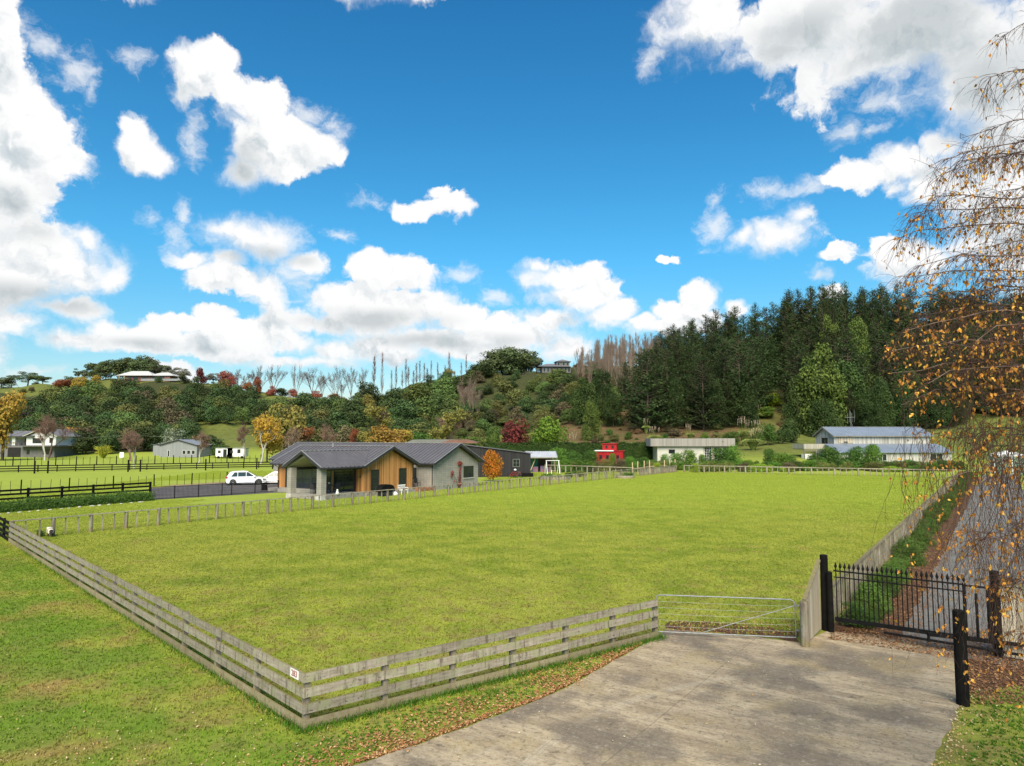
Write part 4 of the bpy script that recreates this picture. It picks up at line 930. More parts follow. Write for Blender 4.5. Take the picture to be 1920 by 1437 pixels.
# low flat roofed house behind
s = bld('flat_roof_house', 812, 128, 'low house with wide flat grey roof showing above the ribbed roofs', 'house', 0, z=0)
b = MB(); b.box(-5.5, 4.5, 0, 8, 0, 4.2); b.build('wall', M['blackclad'], s)
b = MB(); b.prism([(-6.4, 4.2), (5.0, 4.2), (4.2, 5.25), (-3.6, 5.25)], -.6, 8.6); b.build('roof', plain('weathered_grey_roof', (.17, .175, .16), (.14, .14, .13), .7, .7), s)
s2 = bld('brown_roof_house', 868, 126, 'house with low red-brown roof edge between the flat grey roof and the hedge', 'house', 0, z=0)
b = MB(); b.box(-3.4, 2.0, 0, 6, 0, 4.3); b.build('wall', plain('brown_brick', (.16, .08, .055), (.12, .06, .045), 3), s2)
b = MB(); b.prism([(-4.4, 4.55), (2.6, 4.6), (2.6, 4.75), (0.4, 5.3), (-2.4, 5.2)], -.8, 6.5); b.build('roof', plain('brown_roof', (.20, .10, .075), (.15, .08, .06), 1, .8), s2)
# green tank, carport, swing
s = thing('water_tank', (XY(995, 116), 116, 0), 'green water tank half hidden behind the black shed corner', 'tank'); b = MB(); b.lathe([(1.25, 0), (1.28, .5), (1.25, 1.0), (1.28, 1.6), (1.25, 2.3), (1.0, 2.5), (.3, 2.62), (.28, 2.72)], 24); b.build('body', plain('green_plastic', (.06, .28, .17), (.05, .22, .14), 1, .5), s); b = MB(); b.lathe([(1.3, 2.55), (1.3, 2.62)], 24); b.build('lid', M['white_paint'], s)
s = thing('carport', (XY(1018, 113), 113, 0), 'open timber shelter with pale corrugated roof beside the swing frame', 'shelter', rz=radians(4))
for x in (-2.1, 1.9):
    for y in (0, 3.2): b = MB(); b.bar((x, y, 0), (x, y, 2.4), .14, .14); b.build('post', M['rail_v'], s)
b = MB(); b.bar((-2.1, 0, .1), (-1.2, 0, 2.3), .12, .1); b.build('brace', nw, s)
rf = gable_roof(s, -.6, 4.0, -2.7, 2.3, 2.45, 3.35, 'x', rib=.3, mroof=plain('pale_steel', (.55, .56, .60), (.48, .49, .52), 1, .4, .3), ridge=False, trimm=M['rail_v'])
b = MB(); b.box(-2.0, 1.8, 3.3, 3.4, 0, 2.3); b.build('back_wall', boards('brown_boards', (.15, .09, .06), (.10, .06, .04), .2, hor=True), s)
b = MB(); b.box(-1.6, -.7, .9, 1.5, 0, .9); b.box(-.3, .5, 1, 1.6, 0, 1.0); b.box(.8, 1.5, .8, 1.5, 0, .8); b.build('stored_boxes', plain('mixed_stuff', (.35, .12, .10), (.10, .14, .30), 2.4, .7), s)
s = thing('swing_frame', (XY(1035, 108.5), 108.5, 0), 'white a-frame of a garden swing in front of the pale shelter', 'swing', rz=radians(12))
for x in (-.9, 1.1):
    b = MB(); b.bar((x-.05, -.75, 0), (x, 0, 2.05), .08, .08); b.bar((x-.05, .75, 0), (x, 0, 2.05), .08, .08); b.bar((x, -.36, .95), (x, .36, .95), .06, .06); b.build('leg_frame', M['white_paint'], s)
b = MB(); b.bar((-1, 0, 2.08), (1.2, 0, 2.08), .09, .09); b.build('crossbar', M['white_paint'], s); b = MB(); b.bar((-.1, 0, .5), (.5, 0, .5), .25, .04); b.bar((-.08, 0, .5), (-.08, 0, 2.05), .015, .015); b.bar((.48, 0, .5), (.48, 0, 2.05), .015, .015); b.build('swing_seat', nw, s)
# bicycles by the shed
def bike(x, y, rz, label, col):
    t = thing('bicycle', (x, y, 0), label, 'bicycle', rz=rz); fm = plain('bike_paint', col, rough=.4)
    for sx in (-.52, .52):
        b = MB(); b.tube([(sx+.33*cos(2*pi*k/16), 0, .35+.33*sin(2*pi*k/16)) for k in range(17)], .025, 5, False); b.build('wheel', M['black_metal'], t)
    b = MB(); A = [(-.52, .35), (-.1, .32), (-.18, .8), (.36, .85), (.52, .35)]
    for i, j in ((0, 1), (1, 2), (0, 2), (2, 3), (1, 3), (3, 4)): b.bar((A[i][0], 0, A[i][1]), (A[j][0], 0, A[j][1]), .04, .04)
    b.build('frame', fm, t); b = MB(); b.bar((.34, -.28, 1.0), (.34, .28, 1.0), .03, .03); b.bar((.36, 0, .85), (.34, 0, 1.0), .03, .03); b.build('handlebar', M['trim'], t); b = MB(); b.box(-.32, -.06, -.07, .07, .88, .94); b.build('saddle', M['trim'], t)
bike(XY(962, 97.5), 97.5, .5, 'red bicycle leaning by the black shed window', (.35, .03, .025)); bike(XY(971, 98), 98.2, .4, 'dull pink bicycle parked just right of the red one', (.30, .10, .09))
b = MB(); b.lathe([(.05, 0), (.17, .04), (.2, .12), (.16, .22), (.05, .27)], 12); o = b.build('white_helmet', M['white_paint']); o.location = (XY(966, 97.8), 97.9, 1.0); tag(o, 'white helmet hung on the red bicycle handlebars', 'helmet')
# red caboose
red = plain('red_paint_boards', (.34, .010, .012), (.33, .010, .012), 2, .5); s = thing('red_caboose', (XY(1143, 124), 124, TZ(XY(1143, 124), 124)), 'red railway caboose with raised cupola standing before the tall hedge', 'caboose', rz=radians(-14))
b = MB(); b.box(-2.4, 2.4, 0, 2.6, .35, 3.2); b.build('body', boards('red_boards', (.34, .010, .012), (.24, .008, .010), .16), s)
b = MB(); b.box(-2.75, .75, -.2, 2.8, 3.2, 3.36); b.build('roof', M['white_paint'], s); b = MB(); b.box(.76, 2.6, -.1, 2.7, 3.2, 3.3); b.build('rear_roof', red, s)
b = MB(); b.box(-1.25, 1.25, .3, 2.3, 3.36, 4.45); c_ = b.build('cupola', red, s); b = MB(); b.box(-1.4, 1.4, .15, 2.45, 4.45, 4.58); b.build('cupola_roof', red, c_)
for x in (-.75, .35): window(s, 'x', x, x+.4, 3.7, 4.2, .3, -1, name='cupola_window', sill=False, frm=red, fr=.04)
for x in (-1.8, -.6, 1.2): window(s, 'x', x, x+.5, 1.7, 2.5, 0, -1, sill=False, frm=red, fr=.05)
for x in (-1.6, 1.6): b = MB(); b.tube([(x, .3, .3), (x, .45, .3)], .3, 14); b.build('wheel', M['black_metal'], s)
# garage with pale fascia
gz = .9; s = thing('flat_roof_garage', (XY(1230, 127), 127, gz), 'cream garage with deep pale timber fascia and gridded doors', 'garage', rz=radians(-3))
wl = plain('cream_wall', (.50, .48, .41), (.43, .41, .35), .8, .8); fa = boards('silvered_fascia', (.31, .285, .25), (.22, .205, .18), .2)
b = MB(); b.box(.3, 8.6, 0, 6, 0, 3.15); b.build('wall', wl, s); b = MB(); b.box(8.6, 13.6, .5, 6, 0, 3.15); b.build('door_wall', plain('pinkish_trim', (.50, .38, .33), (.44, .34, .30), 2), s)
b = MB(); b.box(-1.0, 8.9, -.6, 6.6, 3.15, 4.55); b.build('fascia', fa, s); b = MB(); b.box(8.92, 14.2, -.35, 6.6, 3.17, 4.58); b.build('fascia_return', fa, s)
for x in (8.9, 10.6, 12.2): window(s, 'x', x, x+1.2, .25, 2.95, .5, -1, name='gridded_door', sill=False, frm=M['white_paint'], mull=(x+.3, x+.6, x+.9), bars=(.7, 1.15, 1.6, 2.05, 2.5), fr=.08)
b = MB(); b.lathe([(.05, 0), (.07, .15)], 8, (12.0, -.42, 3.9)); b.build('floodlight', M['trim'], s)
window(s, 'x', 2.4, 3.4, 1.9, 2.5, 0, -1, sill=False)
# blue roofed barn
bz = .55; BX = XY(1574, 130); s = thing('blue_roofed_barn', (BX, 130, bz), 'whitewashed timber barn with blue steel roofs, balcony and lean-to', 'barn', rz=radians(4))
ww = boards('whitewashed_boards', (.47, .45, .41), (.23, .22, .19), .22, groove=.2); br = plain('blue_grey_roof_steel', (.25, .29, .35), (.21, .25, .31), .6, .42, .2, 0)
b = MB(); b.box(1.7, 21.2, 4.6, 11.8, 0, 5.35); b.build('upper_wall', ww, s)
gb_ = MB(); gb_.prism([(4.6, 5.33), (11.8, 5.33), (8.2, 6.95)], 1.7, 1.85, axis='x'); gb_.build('gable_wall', ww, s)
gable_roof(s, 4.15, 12.25, 1.3, 21.6, 5.38, 7.15, 'x', rib=.5, mroof=br, trimm=M['rail'])
b = MB(); b.box(0, 22.1, 0, 4.59, 0, 2.4); b.build('lean_to_wall', ww, s); b = MB(); b.prism([(0, 2.39), (4.58, 2.39), (4.58, 3.72)], .02, .15, axis='x'); b.prism([(0, 2.39), (4.58, 2.39), (4.58, 3.72)], 21.95, 22.08, axis='x'); b.build('lean_to_end', ww, s)
b = MB(); b.poly([(-.3, -.5, 2.32), (22.4, -.5, 2.32), (22.4, 4.58, 3.86), (-.3, 4.58, 3.86)]); b.poly([(-.3, -.5, 2.24), (22.4, -.5, 2.24), (22.4, 4.58, 3.78), (-.3, 4.58, 3.78)]); b.poly([(-.3, -.5, 2.32), (22.4, -.5, 2.32), (22.4, -.5, 2.24), (-.3, -.5, 2.24)])
for k in range(45): x = -.1+k*.5; b.bar((x, -.5, 2.345), (x, 4.57, 3.885), .06, .04)
b.build('lean_to_roof', br, s)
window(s, 'x', 7.6, 9.2, .75, 1.95, 0, -1, mull=(8.4,), frm=M['white_paint'], sill=False); window(s, 'x', 9.9, 10.8, .05, 2.0, 0, -1, name='door', frm=M['rail'], gm=ww, sill=False); window(s, 'x', 17.8, 20.2, .7, 2.0, 0, -1, mull=(19.0,), frm=M['white_paint'], sill=False)
window(s, 'x', 2.6, 3.7, 4.05, 5.15, 4.6, -1, frm=M['rail'], sill=False, gm=M['paling'], mull=(3.0,)); window(s, 'x', 4.2, 5.4, 4.05, 5.15, 4.6, -1, frm=M['rail'], sill=False, gm=M['paling'])
window(s, 'y', 6.9, 9.2, 3.5, 5.0, 1.7, -1, name='balcony_door', frm=M['rail'], gm=M['glass'], mull=(8.0,), sill=False)
b = MB(); b.box(-4.2, 1.68, 4.9, 9.5, 2.75, 2.9); k_ = b.build('balcony', M['rail'], s); b = MB(); b.box(-4.2, 1.68, 4.84, 4.9, 2.9, 3.85); b.box(-4.26, -4.2, 4.9, 9.5, 2.9, 3.85); b.build('balustrade', boards('balustrade_boards', (.40, .37, .31), (.28, .26, .21), .18), k_)
for x in (-4.1, -1.8, .3): b = MB(); b.bar((x, 5.0, 0), (x, 5.0, 2.75), .14, .14); b.build('balcony_post', M['rail_v'], s)
b = MB(); b.bar((-4.1, 4.95, 2.5), (1.5, 4.95, 2.5), .08, .16); b.build('balcony_beam', M['rail_v'], s); b = MB(); b.box(-4.0, -2.4, 5.4, 6.5, 0, 1.9); b.build('water_drum', M['white_paint'], s)
b = MB(); b.lathe([(.02, 0), (.42, .12)], 16, (4.0, 4.4, 4.2)); b.build('satellite_dish', M['galv'], s)
# antenna mast
s = thing('antenna', (XY(1603, 137.6), 138.6, 6.95+bz), 'tall television antenna with crossbars on the barn ridge', 'antenna'); b = MB(); b.bar((0, 0, 0), (0, 0, 3.3), .05, .05); b.bar((.45, 0, 0), (-.05, 0, 1.5), .04, .04); b.build('mast', M['galv'], s)
b = MB(); b.bar((-1.05, 0, 2.1), (.85, 0, 2.2), .06, .06)
for x in (-.6, -.2, .25, .75): b.bar((x, 0, 1.2), (x, 0, 3.6 if x in (-.2, .75) else 3.0), .03, .03)
b.build('elements', M['galv'], s)
# green tank right
s = thing('water_tank', (XY(1889, 108), 108, .0), 'pale green water tank with white ribbed lid beside the far end of the lane', 'tank', rz=.2); b = MB()
b.lathe([(2.2, 0)]+[(2.2+(.05 if k % 2 else 0), .3+k*.3) for k in range(8)]+[(2.2, 2.75)], 32); b.build('body', plain('pale_green_plastic', (.19, .30, .22), (.16, .25, .19), 1, .55), s)
b = MB(); b.lathe([(2.3, 2.75), (2.32, 2.95), (1.6, 3.3), (.4, 3.5), (.3, 3.6)], 32); b.build('lid', M['white_paint'], s); b = MB()
for k in range(12): a = 2*pi*k/12; b.bar((2.3*cos(a), 2.3*sin(a), .1), (2.3*cos(a), 2.3*sin(a), 2.8), .1, .1)
b.build('ribs', M['white_paint'], s)
# two storey house, far left
s = bld('two_storey_house', 40, 196, 'white two storey house with grey hipped roofs and dark garage', 'house', radians(-6)); wb = boards('white_weatherboard', (.62, .63, .61), (.54, .55, .53), .22, hor=True); gr_ = plain('grey_tile_roof', (.16, .155, .165), (.12, .12, .13), 1.2, .75); dk = plain('grey_render', (.16, .155, .15), (.12, .12, .115), 1)
b = MB(); b.box(-9, 10, 0, 9, 0, 3.0); b.build('lower_wall', dk, s); b = MB(); b.box(1.0, 10, .3, 9, 3.3, 5.9); b.box(-12, -.6, 3.5, 9, 3.3, 5.9); b.build('upper_wall', wb, s); b = MB(); b.prism([(1.0, 5.88), (10, 5.88), (5.5, 7.7)], .3, .5); b.build('gable_wall', wb, s)
gable_roof(s, .2, 10.8, -.4, 10, 5.9, 8.0, 'y', rib=3, mroof=gr_, trimm=M['soffit']); gable_roof(s, -.4, 10, -13, 3.5, 5.9, 7.4, 'x', rib=3, mroof=gr_)
b = MB(); b.bar((.2, -.9, 3.1), (11.2, -.9, 3.1), 2.2, .12); b.bar((10.7, -.5, 3.1), (10.7, 8, 3.1), 1.6, .12); b.build('skirt_roof', gr_, s)
window(s, 'x', 3.0, 6.4, 4.0, 5.3, .3, -1, mull=(4.7,), sill=False); window(s, 'x', 8.1, 9.0, 4.1, 5.4, .3, -1, sill=False); window(s, 'x', 6.6, 9.2, .9, 2.1, 0, -1, mull=(7.9,), sill=False); window(s, 'x', 1.6, 2.4, .9, 2.0, 0, -1, sill=False)
window(s, 'x', -4.2, -.3, .1, 2.7, 0, -1, name='garage_door', gm=M['dark_in'], sill=False); b = MB(); b.box(-12, .9, .2, 3.5, 3.0, 3.25); k_ = b.build('balcony', dk, s); b = MB()
for k in range(22): b.bar((-12+k*.6, .3, 3.25), (-12+k*.6, .3, 4.2), .05, .05)
b.bar((-12, .3, 4.2), (.9, .3, 4.2), .07, .07); b.build('balustrade', plain('maroon_rail', (.12, .04, .04)), k_); b = MB(); b.box(-3.6, -2.6, .5, 1.5, 3.3, 5.9); b.build('white_column', wb, s); window(s, 'x', -2.2, -.8, 3.4, 5.6, 3.5, -1, name='balcony_door', sill=False)
# grey shed
s = bld('grey_steel_shed', 318, 196, 'wide grey steel shed with shallow gable and three small windows', 'shed', radians(-8)); gs = boards('grey_corrugated', (.235, .245, .25), (.20, .21, .215), .3, .6)
b = MB(); b.box(-3.2, 8.2, 0, 10, 0, 3.4); b.build('wall', gs, s); b = MB(); b.prism([(-3.2, 3.38), (8.2, 3.38), (2.2, 4.9)], 0, .2); b.build('gable_wall', gs, s); b = MB(); b.box(-8.0, -3.2, 4, 10, 0, 3.3); b.build('side_wall', gs, s)
gable_roof(s, -3.5, 8.5, -.3, 12, 3.4, 4.95, 'y', rib=.8, mroof=plain('grey_blue_roof', (.22, .25, .29), (.19, .21, .25), 1, .45, .3)); b = MB(); b.bar((-8.2, 7.5, 3.4), (-1.5, 7.5, 4.4), 7.5, .1); b.build('side_roof', plain('blue_grey_roof', (.20, .23, .27), (.17, .19, .23), 1, .45, .3), s)
for x in (3.9, 5.3, 6.7): window(s, 'x', x, x+.9, .9, 1.9, 0, -1, sill=False, frm=M['white_paint'])
window(s, 'x', -.6, -.1, .2, 1.9, 0, -1, name='door', sill=False, frm=M['white_paint']); b = MB(); b.lathe([(.3, 3.9), (.3, 4.7), (.4, 4.8)], 10, (-2.4, 7, 0)); b.build('vent', M['trim'], s)
# white cabins
for i, (px, w_, lb) in enumerate(((420, 4.6, 'white cabin with dark door, left one of the joined pair past the grey shed'), (443, 4.8, 'white cabin with two small windows, right one of the joined pair past the grey shed'))):
    s = bld('white_cabin', px, 186, lb, 'cabin'); b = MB(); b.box(-w_/2, w_/2-.1, 0, 2.4, .5, 2.7); b.build('body', M['white_paint'], s); b = MB(); b.box(-w_/2-.1, w_/2, -.1, 2.5, 2.7, 2.85); b.build('roof', M['silver'], s)
    window(s, 'x', .3 if i else -.2, 1.0 if i else .6, .6 if not i else 1.5, 2.4, 0, -1, name='door' if not i else 'window', sill=False); window(s, 'x', -1.6, -1.0, 1.5, 2.1, 0, -1, sill=False)
    for x in (-1.5, 1.5): b = MB(); b.tube([(x, -.1, .35), (x, .1, .35)], .35, 12); b.build('wheel', M['black_metal'], s)
# hilltop houses
s = bld('hilltop_house', 262, 352, 'brick bungalow with pale hipped roof on the left hilltop', 'house', 0); s.location.z += .3
bk_ = plain('red_brick', (.20, .10, .08), (.15, .075, .06), 2); pr = plain('pale_roof', (.50, .49, .47), (.42, .41, .40), 1, .6)
b = MB(); b.box(-10, 14, 0, 8, 0, 2.9); b.build('wall', bk_, s)
def hip(par, x0, x1, y0, y1, z0, z1, mat, name='roof'):
    b = MB(); m_ = (y1-y0)/2; c = [(x0, y0, z0), (x1, y0, z0), (x1, y1, z0), (x0, y1, z0)]; r0 = (x0+m_, (y0+y1)/2, z1); r1 = (x1-m_, (y0+y1)/2, z1)
    b.poly([c[0], c[1], r1, r0]); b.poly([c[2], c[3], r0, r1]); b.poly([c[1], c[2], r1]); b.poly([c[3], c[0], r0]); b.poly(c[::-1]); return b.build(name, mat, par)
hip(s, -13, 6, -1.5, 9, 2.9, 5.6, pr); hip(s, 3, 16, -.8, 8.5, 2.9, 4.9, pr, 'side_roof')
for x in (-8, -4.5, 0, 5, 9): window(s, 'x', x, x+2, .6, 2.4, 0, -1, sill=False)
b = MB(); b.box(-11.6, -11.2, -1.2, -.8, 0, 2.9); b.build('veranda_post', M['soffit'], s); b = MB(); b.box(-9, -8.6, -1.2, -.8, 0, 2.9); b.build('veranda_post', M['soffit'], s); b = MB(); b.box(1, 21, -3.4, -3.2, 0, 1.1); b.build('terrace_wall', M['galv'], s)
s = bld('hilltop_house', 1043, 296, 'dark two storey house with wide eaves on the right hilltop', 'house', radians(4)); dw = plain('dark_grey_wall', (.14, .13, .13), (.11, .10, .10), 1)
b = MB(); b.box(-6, 6.4, 0, 7, 0, 2.6); b.build('lower_wall', dw, s); b = MB(); b.box(.3, 6, .6, 6.4, 2.6, 4.9); b.build('upper_wall', dw, s); hip(s, -8, 6.6, -1, 8, 2.6, 4.2, gr_); hip(s, -.2, 6.8, 0, 7, 4.9, 6.2, gr_, 'upper_roof')
for x in (-5.4, -3.8, -2.2, .2, 2, 3.8, 5.2): window(s, 'x', x, x+.9, .4, 2.1, 0, -1, sill=False, frm=M['soffit'])
for x in (.8, 3, 4.7): window(s, 'x', x, x+.9, 3.2, 4.5, .6, -1, sill=False, frm=M['soffit'])
# power poles and the lines between them
def pole(px, Y, h, lab):
    x = XY(px, Y); t = thing('power_pole', (x, Y, TZ(x, Y)), lab, 'pole'); b = MB(); b.lathe([(.17, 0), (.12, h)], 8); b.build('pole', M['rail'], t); b = MB(); b.bar((-1, 0, h-.4), (1, 0, h-.4), .1, .12); b.build('crossarm', M['rail'], t); return Vector((x, Y, TZ(x, Y)+h-.35))
pA = pole(243, 180, 6.6, 'grey power pole beside the bare birch near the grey shed'); pB = pole(-60, 182, 6.8, 'power pole beyond the left end of the far field'); pC = pole(620, 184, 6.5, 'power pole among the autumn trees behind the timber house')
for (a, e, lb) in ((pB, pA, 'thin power line spanning the far field on the left'), (pA, pC, 'thin power line running from the pole past the grey shed')):
    b = MB()
    for dx in (-.8, .8): b.tube([a.lerp(e, k/10)+Vector((dx, 0, -1.0*sin(pi*k/10))) for k in range(11)], .018, 3, False)
    tag(b.build('power_line', M['galv']), lb, 'power line')
# ------------------------------------------------------------------ plants: unit-size prototypes, planted as individual things
def crown_np(rg, clumps, n, leaf, asp=.7, shell=.55, up=.25):
    """leaves scattered over and inside clump ellipsoids (x,y,z,rx,ry,rz)"""
    c = np.array(clumps, float); vol = (c[:, 3]*c[:, 4]+c[:, 5]*c[:, 3]); ix = rg.choice(len(c), n, p=vol/vol.sum())
    d = rg.normal(size=(n, 3)); d[:, 2] += up; d /= np.linalg.norm(d, axis=1, keepdims=True); r = shell+(1-shell)*rg.uniform(0, 1, n)**.6; r *= rg.normal(1, .07, n)
    P_ = c[ix, :3]+d*c[ix, 3:6]*r[:, None]; Nn = d+rg.normal(0, .55, (n, 3)); Nn[:, 2] += .25
    return quads_np(P_, Nn, leaf*rg.uniform(.55, 1.3, n), asp, rg)
def skel(rg, base, d0, L, r, lv, nsub, spread, out, upb=.15, taper=.62, nseg=3, curl=.15, decay=.62):
    """recursive branching, appends (p0,p1,r0,r1,level)"""
    p = np.array(base, float); d = np.array(d0, float); seg = L/nseg; rr = r; nodes = []
    for i in range(nseg):
        d = d+rg.normal(0, curl, 3); d[2] += upb*.5; d /= np.linalg.norm(d); q = p+d*seg; r2 = rr*(1-(1-taper)/nseg*1.0)
        out.append((p, q, rr, r2, lv)); p = q; rr = r2; nodes.append((p.copy(), d.copy(), rr))
    if lv <= 0: return
    for k in range(nsub):
        t = rg.uniform(.25, 1) if k else 1.0; i = min(nseg-1, int(t*nseg)); b_, dd, r3 = nodes[i] if k else nodes[-1]
        ax = rg.normal(size=3); nd = dd+ax/np.linalg.norm(ax)*spread*(1 if k else .4); nd[2] += upb; nd /= np.linalg.norm(nd)
        skel(rg, b_, nd, L*decay*rg.uniform(.8, 1.15), max(r3*.62, .0012), lv-1, nsub, spread, out, upb, taper, max(2, nseg-1), curl, decay)
def join_np(parts):
    V = []; Fq = []; mi = []; o = 0
    for k, (v, f) in enumerate(parts):
        V.append(v); Fq.append(f+o); mi += [k]*len(f); o += len(v)
    return np.concatenate(V), np.concatenate(Fq), mi
def seg_mesh(out, n=3):
    return segs_np([s[0] for s in out], [s[1] for s in out], [s[2] for s in out], [s[3] for s in out], n)
PROTO = {}
def dome(rg, n, w, z0, z1, r, top=.9):
    cl = []
    for i in range(n):
        a = rg.uniform(0, 2*pi); q = rg.uniform(0, 1)**.5; z = rg.uniform(z0, z1); k = sqrt(max(.08, 1-((z-z0)/(1.02-z0))**2)); rr_ = r*rg.uniform(.7, 1.25)
        cl.append((cos(a)*q*(w-rr_)*k, sin(a)*q*(w-rr_)*k, min(z, 1-rr_*.8), rr_, rr_, rr_*.8))
    return cl
def proto(kind, v):
    if (kind, v) in PROTO: return PROTO[(kind, v)]
    rg = np.random.default_rng(hash((kind, v)) % 1000 if False else sum(map(ord, kind))*7+v*13)
    out = []; leaves = None
    if kind == 'bush':           # dense rounded native tree, leafy to the ground
        cl = dome(rg, 19, .54, .12, .84, .22); leaves = crown_np(rg, cl, 3400, .029, .7); out = [((0, 0, 0), (rg.normal(0, .03), 0, .55), .03, .015, 0)]
        for c in cl[:8]: out.append(((0, 0, .2), tuple(c[:3]), .012, .004, 0))
    elif kind == 'shrub':        # garden shrub
        cl = dome(rg, 18, .56, .12, .84, .25); leaves = crown_np(rg, cl, 5200, .028, .45, .6, .5); out = [((0, 0, 0), tuple(c[:3]), .02, .006, 0) for c in cl]
    elif kind == 'round':        # trunk with a round crown
        cl = dome(rg, 20, .48, .26, .86, .18); leaves = crown_np(rg, cl, 3400, .026, .7)
        out = [((0, 0, 0), (0, 0, .3), .032, .024, 0)]+[((0, 0, .26), tuple(c[:3]), .012, .003, 0) for c in cl]
    elif kind == 'thin':         # autumn tree that has lost part of its leaves
        skel(rg, (0, 0, 0), (rg.normal(0, .05), 0, 1), .36, .024, 4, 4, .75, out, .22)
        tips = np.array([s[1] for s in out if s[4] <= 1]); ix = rg.integers(0, len(tips), 2400); C = tips[ix]+rg.normal(0, .022, (2400, 3)); leaves = quads_np(C, rg.normal(size=(2400, 3))+(0, 0, .5), .015*rg.uniform(.6, 1.3, 2400), .7, rg)
    elif kind == 'bare':
        skel(rg, (0, 0, 0), (rg.normal(0, .08), 0, 1), .36, .022, 4, 4, .85, out, .22)
        tw = [s_ for s_ in out if s_[4] <= 1]
        for s_ in tw:
            for j_ in range(4): f_ = rg.uniform(0, 1); b_ = s_[0]+(s_[1]-s_[0])*f_; d_ = (s_[1]-s_[0])/np.linalg.norm(s_[1]-s_[0])+rg.normal(0, .6, 3); d_ /= np.linalg.norm(d_); out.append((b_, b_+d_*.055, .0013, .0006, -1))
        fine = [s_ for s_ in out if s_[4] <= 1]; out = [s_ for s_ in out if s_[4] > 1]; leaves = seg_mesh(fine)
    elif kind == 'barefan':      # leafless vase shaped skyline tree
        out.append(((0, 0, -.02), (0, 0, .14), .022, .017, 5))
        for k in range(4): skel(rg, (0, 0, .12), (rg.normal(0, .42), rg.normal(0, .42), 1), .34, .0115, 3, 4, .55, out, .14, curl=.10, decay=.66)
        for s_ in [q_ for q_ in out if q_[4] <= 1]:
            for j_ in range(3): f_ = rg.uniform(0, 1); b_ = s_[0]+(s_[1]-s_[0])*f_; d_ = (s_[1]-s_[0])/np.linalg.norm(s_[1]-s_[0])+rg.normal(0, .45, 3); d_ /= np.linalg.norm(d_); out.append((b_, b_+d_*.05, .0010, .0005, -1))
    elif kind == 'poplar':       # narrow bare poplar
        out.append(((0, 0, 0), (rg.normal(0, .01), 0, .96), .010, .002, 0))
        for i in range(48):
            z = rg.uniform(.06, .9); a = rg.uniform(0, 2*pi); l = .17*(1.1-z)+.04; d = np.array([cos(a)*.34, sin(a)*.34, 1]); p = np.array([0, 0, z]); q = p+d*l*.6+rg.normal(0, .004, 3); out.append((p, q, .0032, .002, 0)); q2 = q+(d*(.5, .5, 1.1))*l*.7+rg.normal(0, .005, 3); out.append((q, q2, .002, .0009, 0))
            for j in range(3): f = rg.uniform(.2, .9); b_ = p+(q-p)*f; out.append((b_, b_+np.array([rg.normal(0, .03), rg.normal(0, .03), .07]), .0014, .0007, 0))
    elif kind == 'pine':         # radiata pine: whorls of upswept needle-clad branches
        out.append(((0, 0, 0), (0, 0, .97), .016, .003, 0)); C = []; Nn = []; S = []
        nw_ = 27
        for i in range(nw_):
            z = .035+.925*(i/nw_)**.95; w_ = .255*(1-z)**.74*rg.uniform(.75, 1.25)+.010
            if z < .2: w_ *= .85
            for k in range(int(7-z*2)):
                a = rg.uniform(0, 2*pi); l = w_*rg.uniform(.65, 1.25); e = np.array([cos(a)*l, sin(a)*l, .03+l*rg.uniform(.05, .4)]); b_ = np.array([0, 0, z]); out.append((b_, b_+e*.9, .004, .0015, 0))
                m_ = int(14+l*150); t = rg.uniform(.22, 1.04, m_); P_ = b_+t[:, None]*e+rg.normal(0, 1, (m_, 3))*np.array([.016, .016, .011])*(1.2-.5*t[:, None]); P_[:, 2] += .02*t*t
                C.append(P_); nn_ = rg.normal(0, .6, (m_, 3)); nn_[:, 2] += .7; Nn.append(nn_); S.append((.0145-.0075*z)*rg.uniform(.6, 1.4, m_))
        P_ = np.array([[0, 0, .93+.07*t] for t in np.linspace(0, 1, 12)]); C.append(P_+rg.normal(0, .006, P_.shape)); Nn.append(rg.normal(size=P_.shape)); S.append(np.full(12, .008))
        leaves = quads_np(np.concatenate(C), np.concatenate(Nn), np.concatenate(S), .45, rg)
    elif kind == 'cypress':      # broad macrocarpa with plumed outline
        cl = []
        for i in range(62):
            z = rg.uniform(.03, .92); a = rg.uniform(0, 2*pi); w_ = .42*(1-z)**.42*(.80+.4*min(1, z*3)); r_ = .07+.07*(1-z); cl.append((cos(a)*(w_-r_)*rg.uniform(.55, 1), sin(a)*(w_-r_)*rg.uniform(.55, 1), z, r_, r_, r_*1.35))
        leaves = crown_np(rg, cl, 9500, .0165, .6, .6, .6); out = [((0, 0, 0), (0, 0, .9), .025, .004, 0)]
    elif kind == 'umbrella':     # hilltop tree: bare limbs, layered crown with gaps
        cl = []
        for i in range(24):
            a = rg.uniform(0, 2*pi); q = rg.uniform(.1, 1)**.6*.46; z = .88-.52*(q/.46)**2*rg.uniform(.3, 1.2)-rg.choice([0, .16, .3])*rg.uniform(.5, 1); r_ = rg.uniform(.10, .17); cl.append((cos(a)*q, sin(a)*q, z, r_, r_, r_*.62))
        leaves = crown_np(rg, cl, 5200, .018, .7, .5, .3); out = [((0, 0, 0), (.02, 0, .38), .03, .022, 0)]
        for c in cl:
            k_ = (c[0]*.4, c[1]*.4, .52); out += [((.02, 0, .34), k_, .013, .009, 0), (k_, tuple(c[:3]), .009, .004, 0)]
    elif kind == 'flax':         # sword leaves
        C = []; m_ = 150
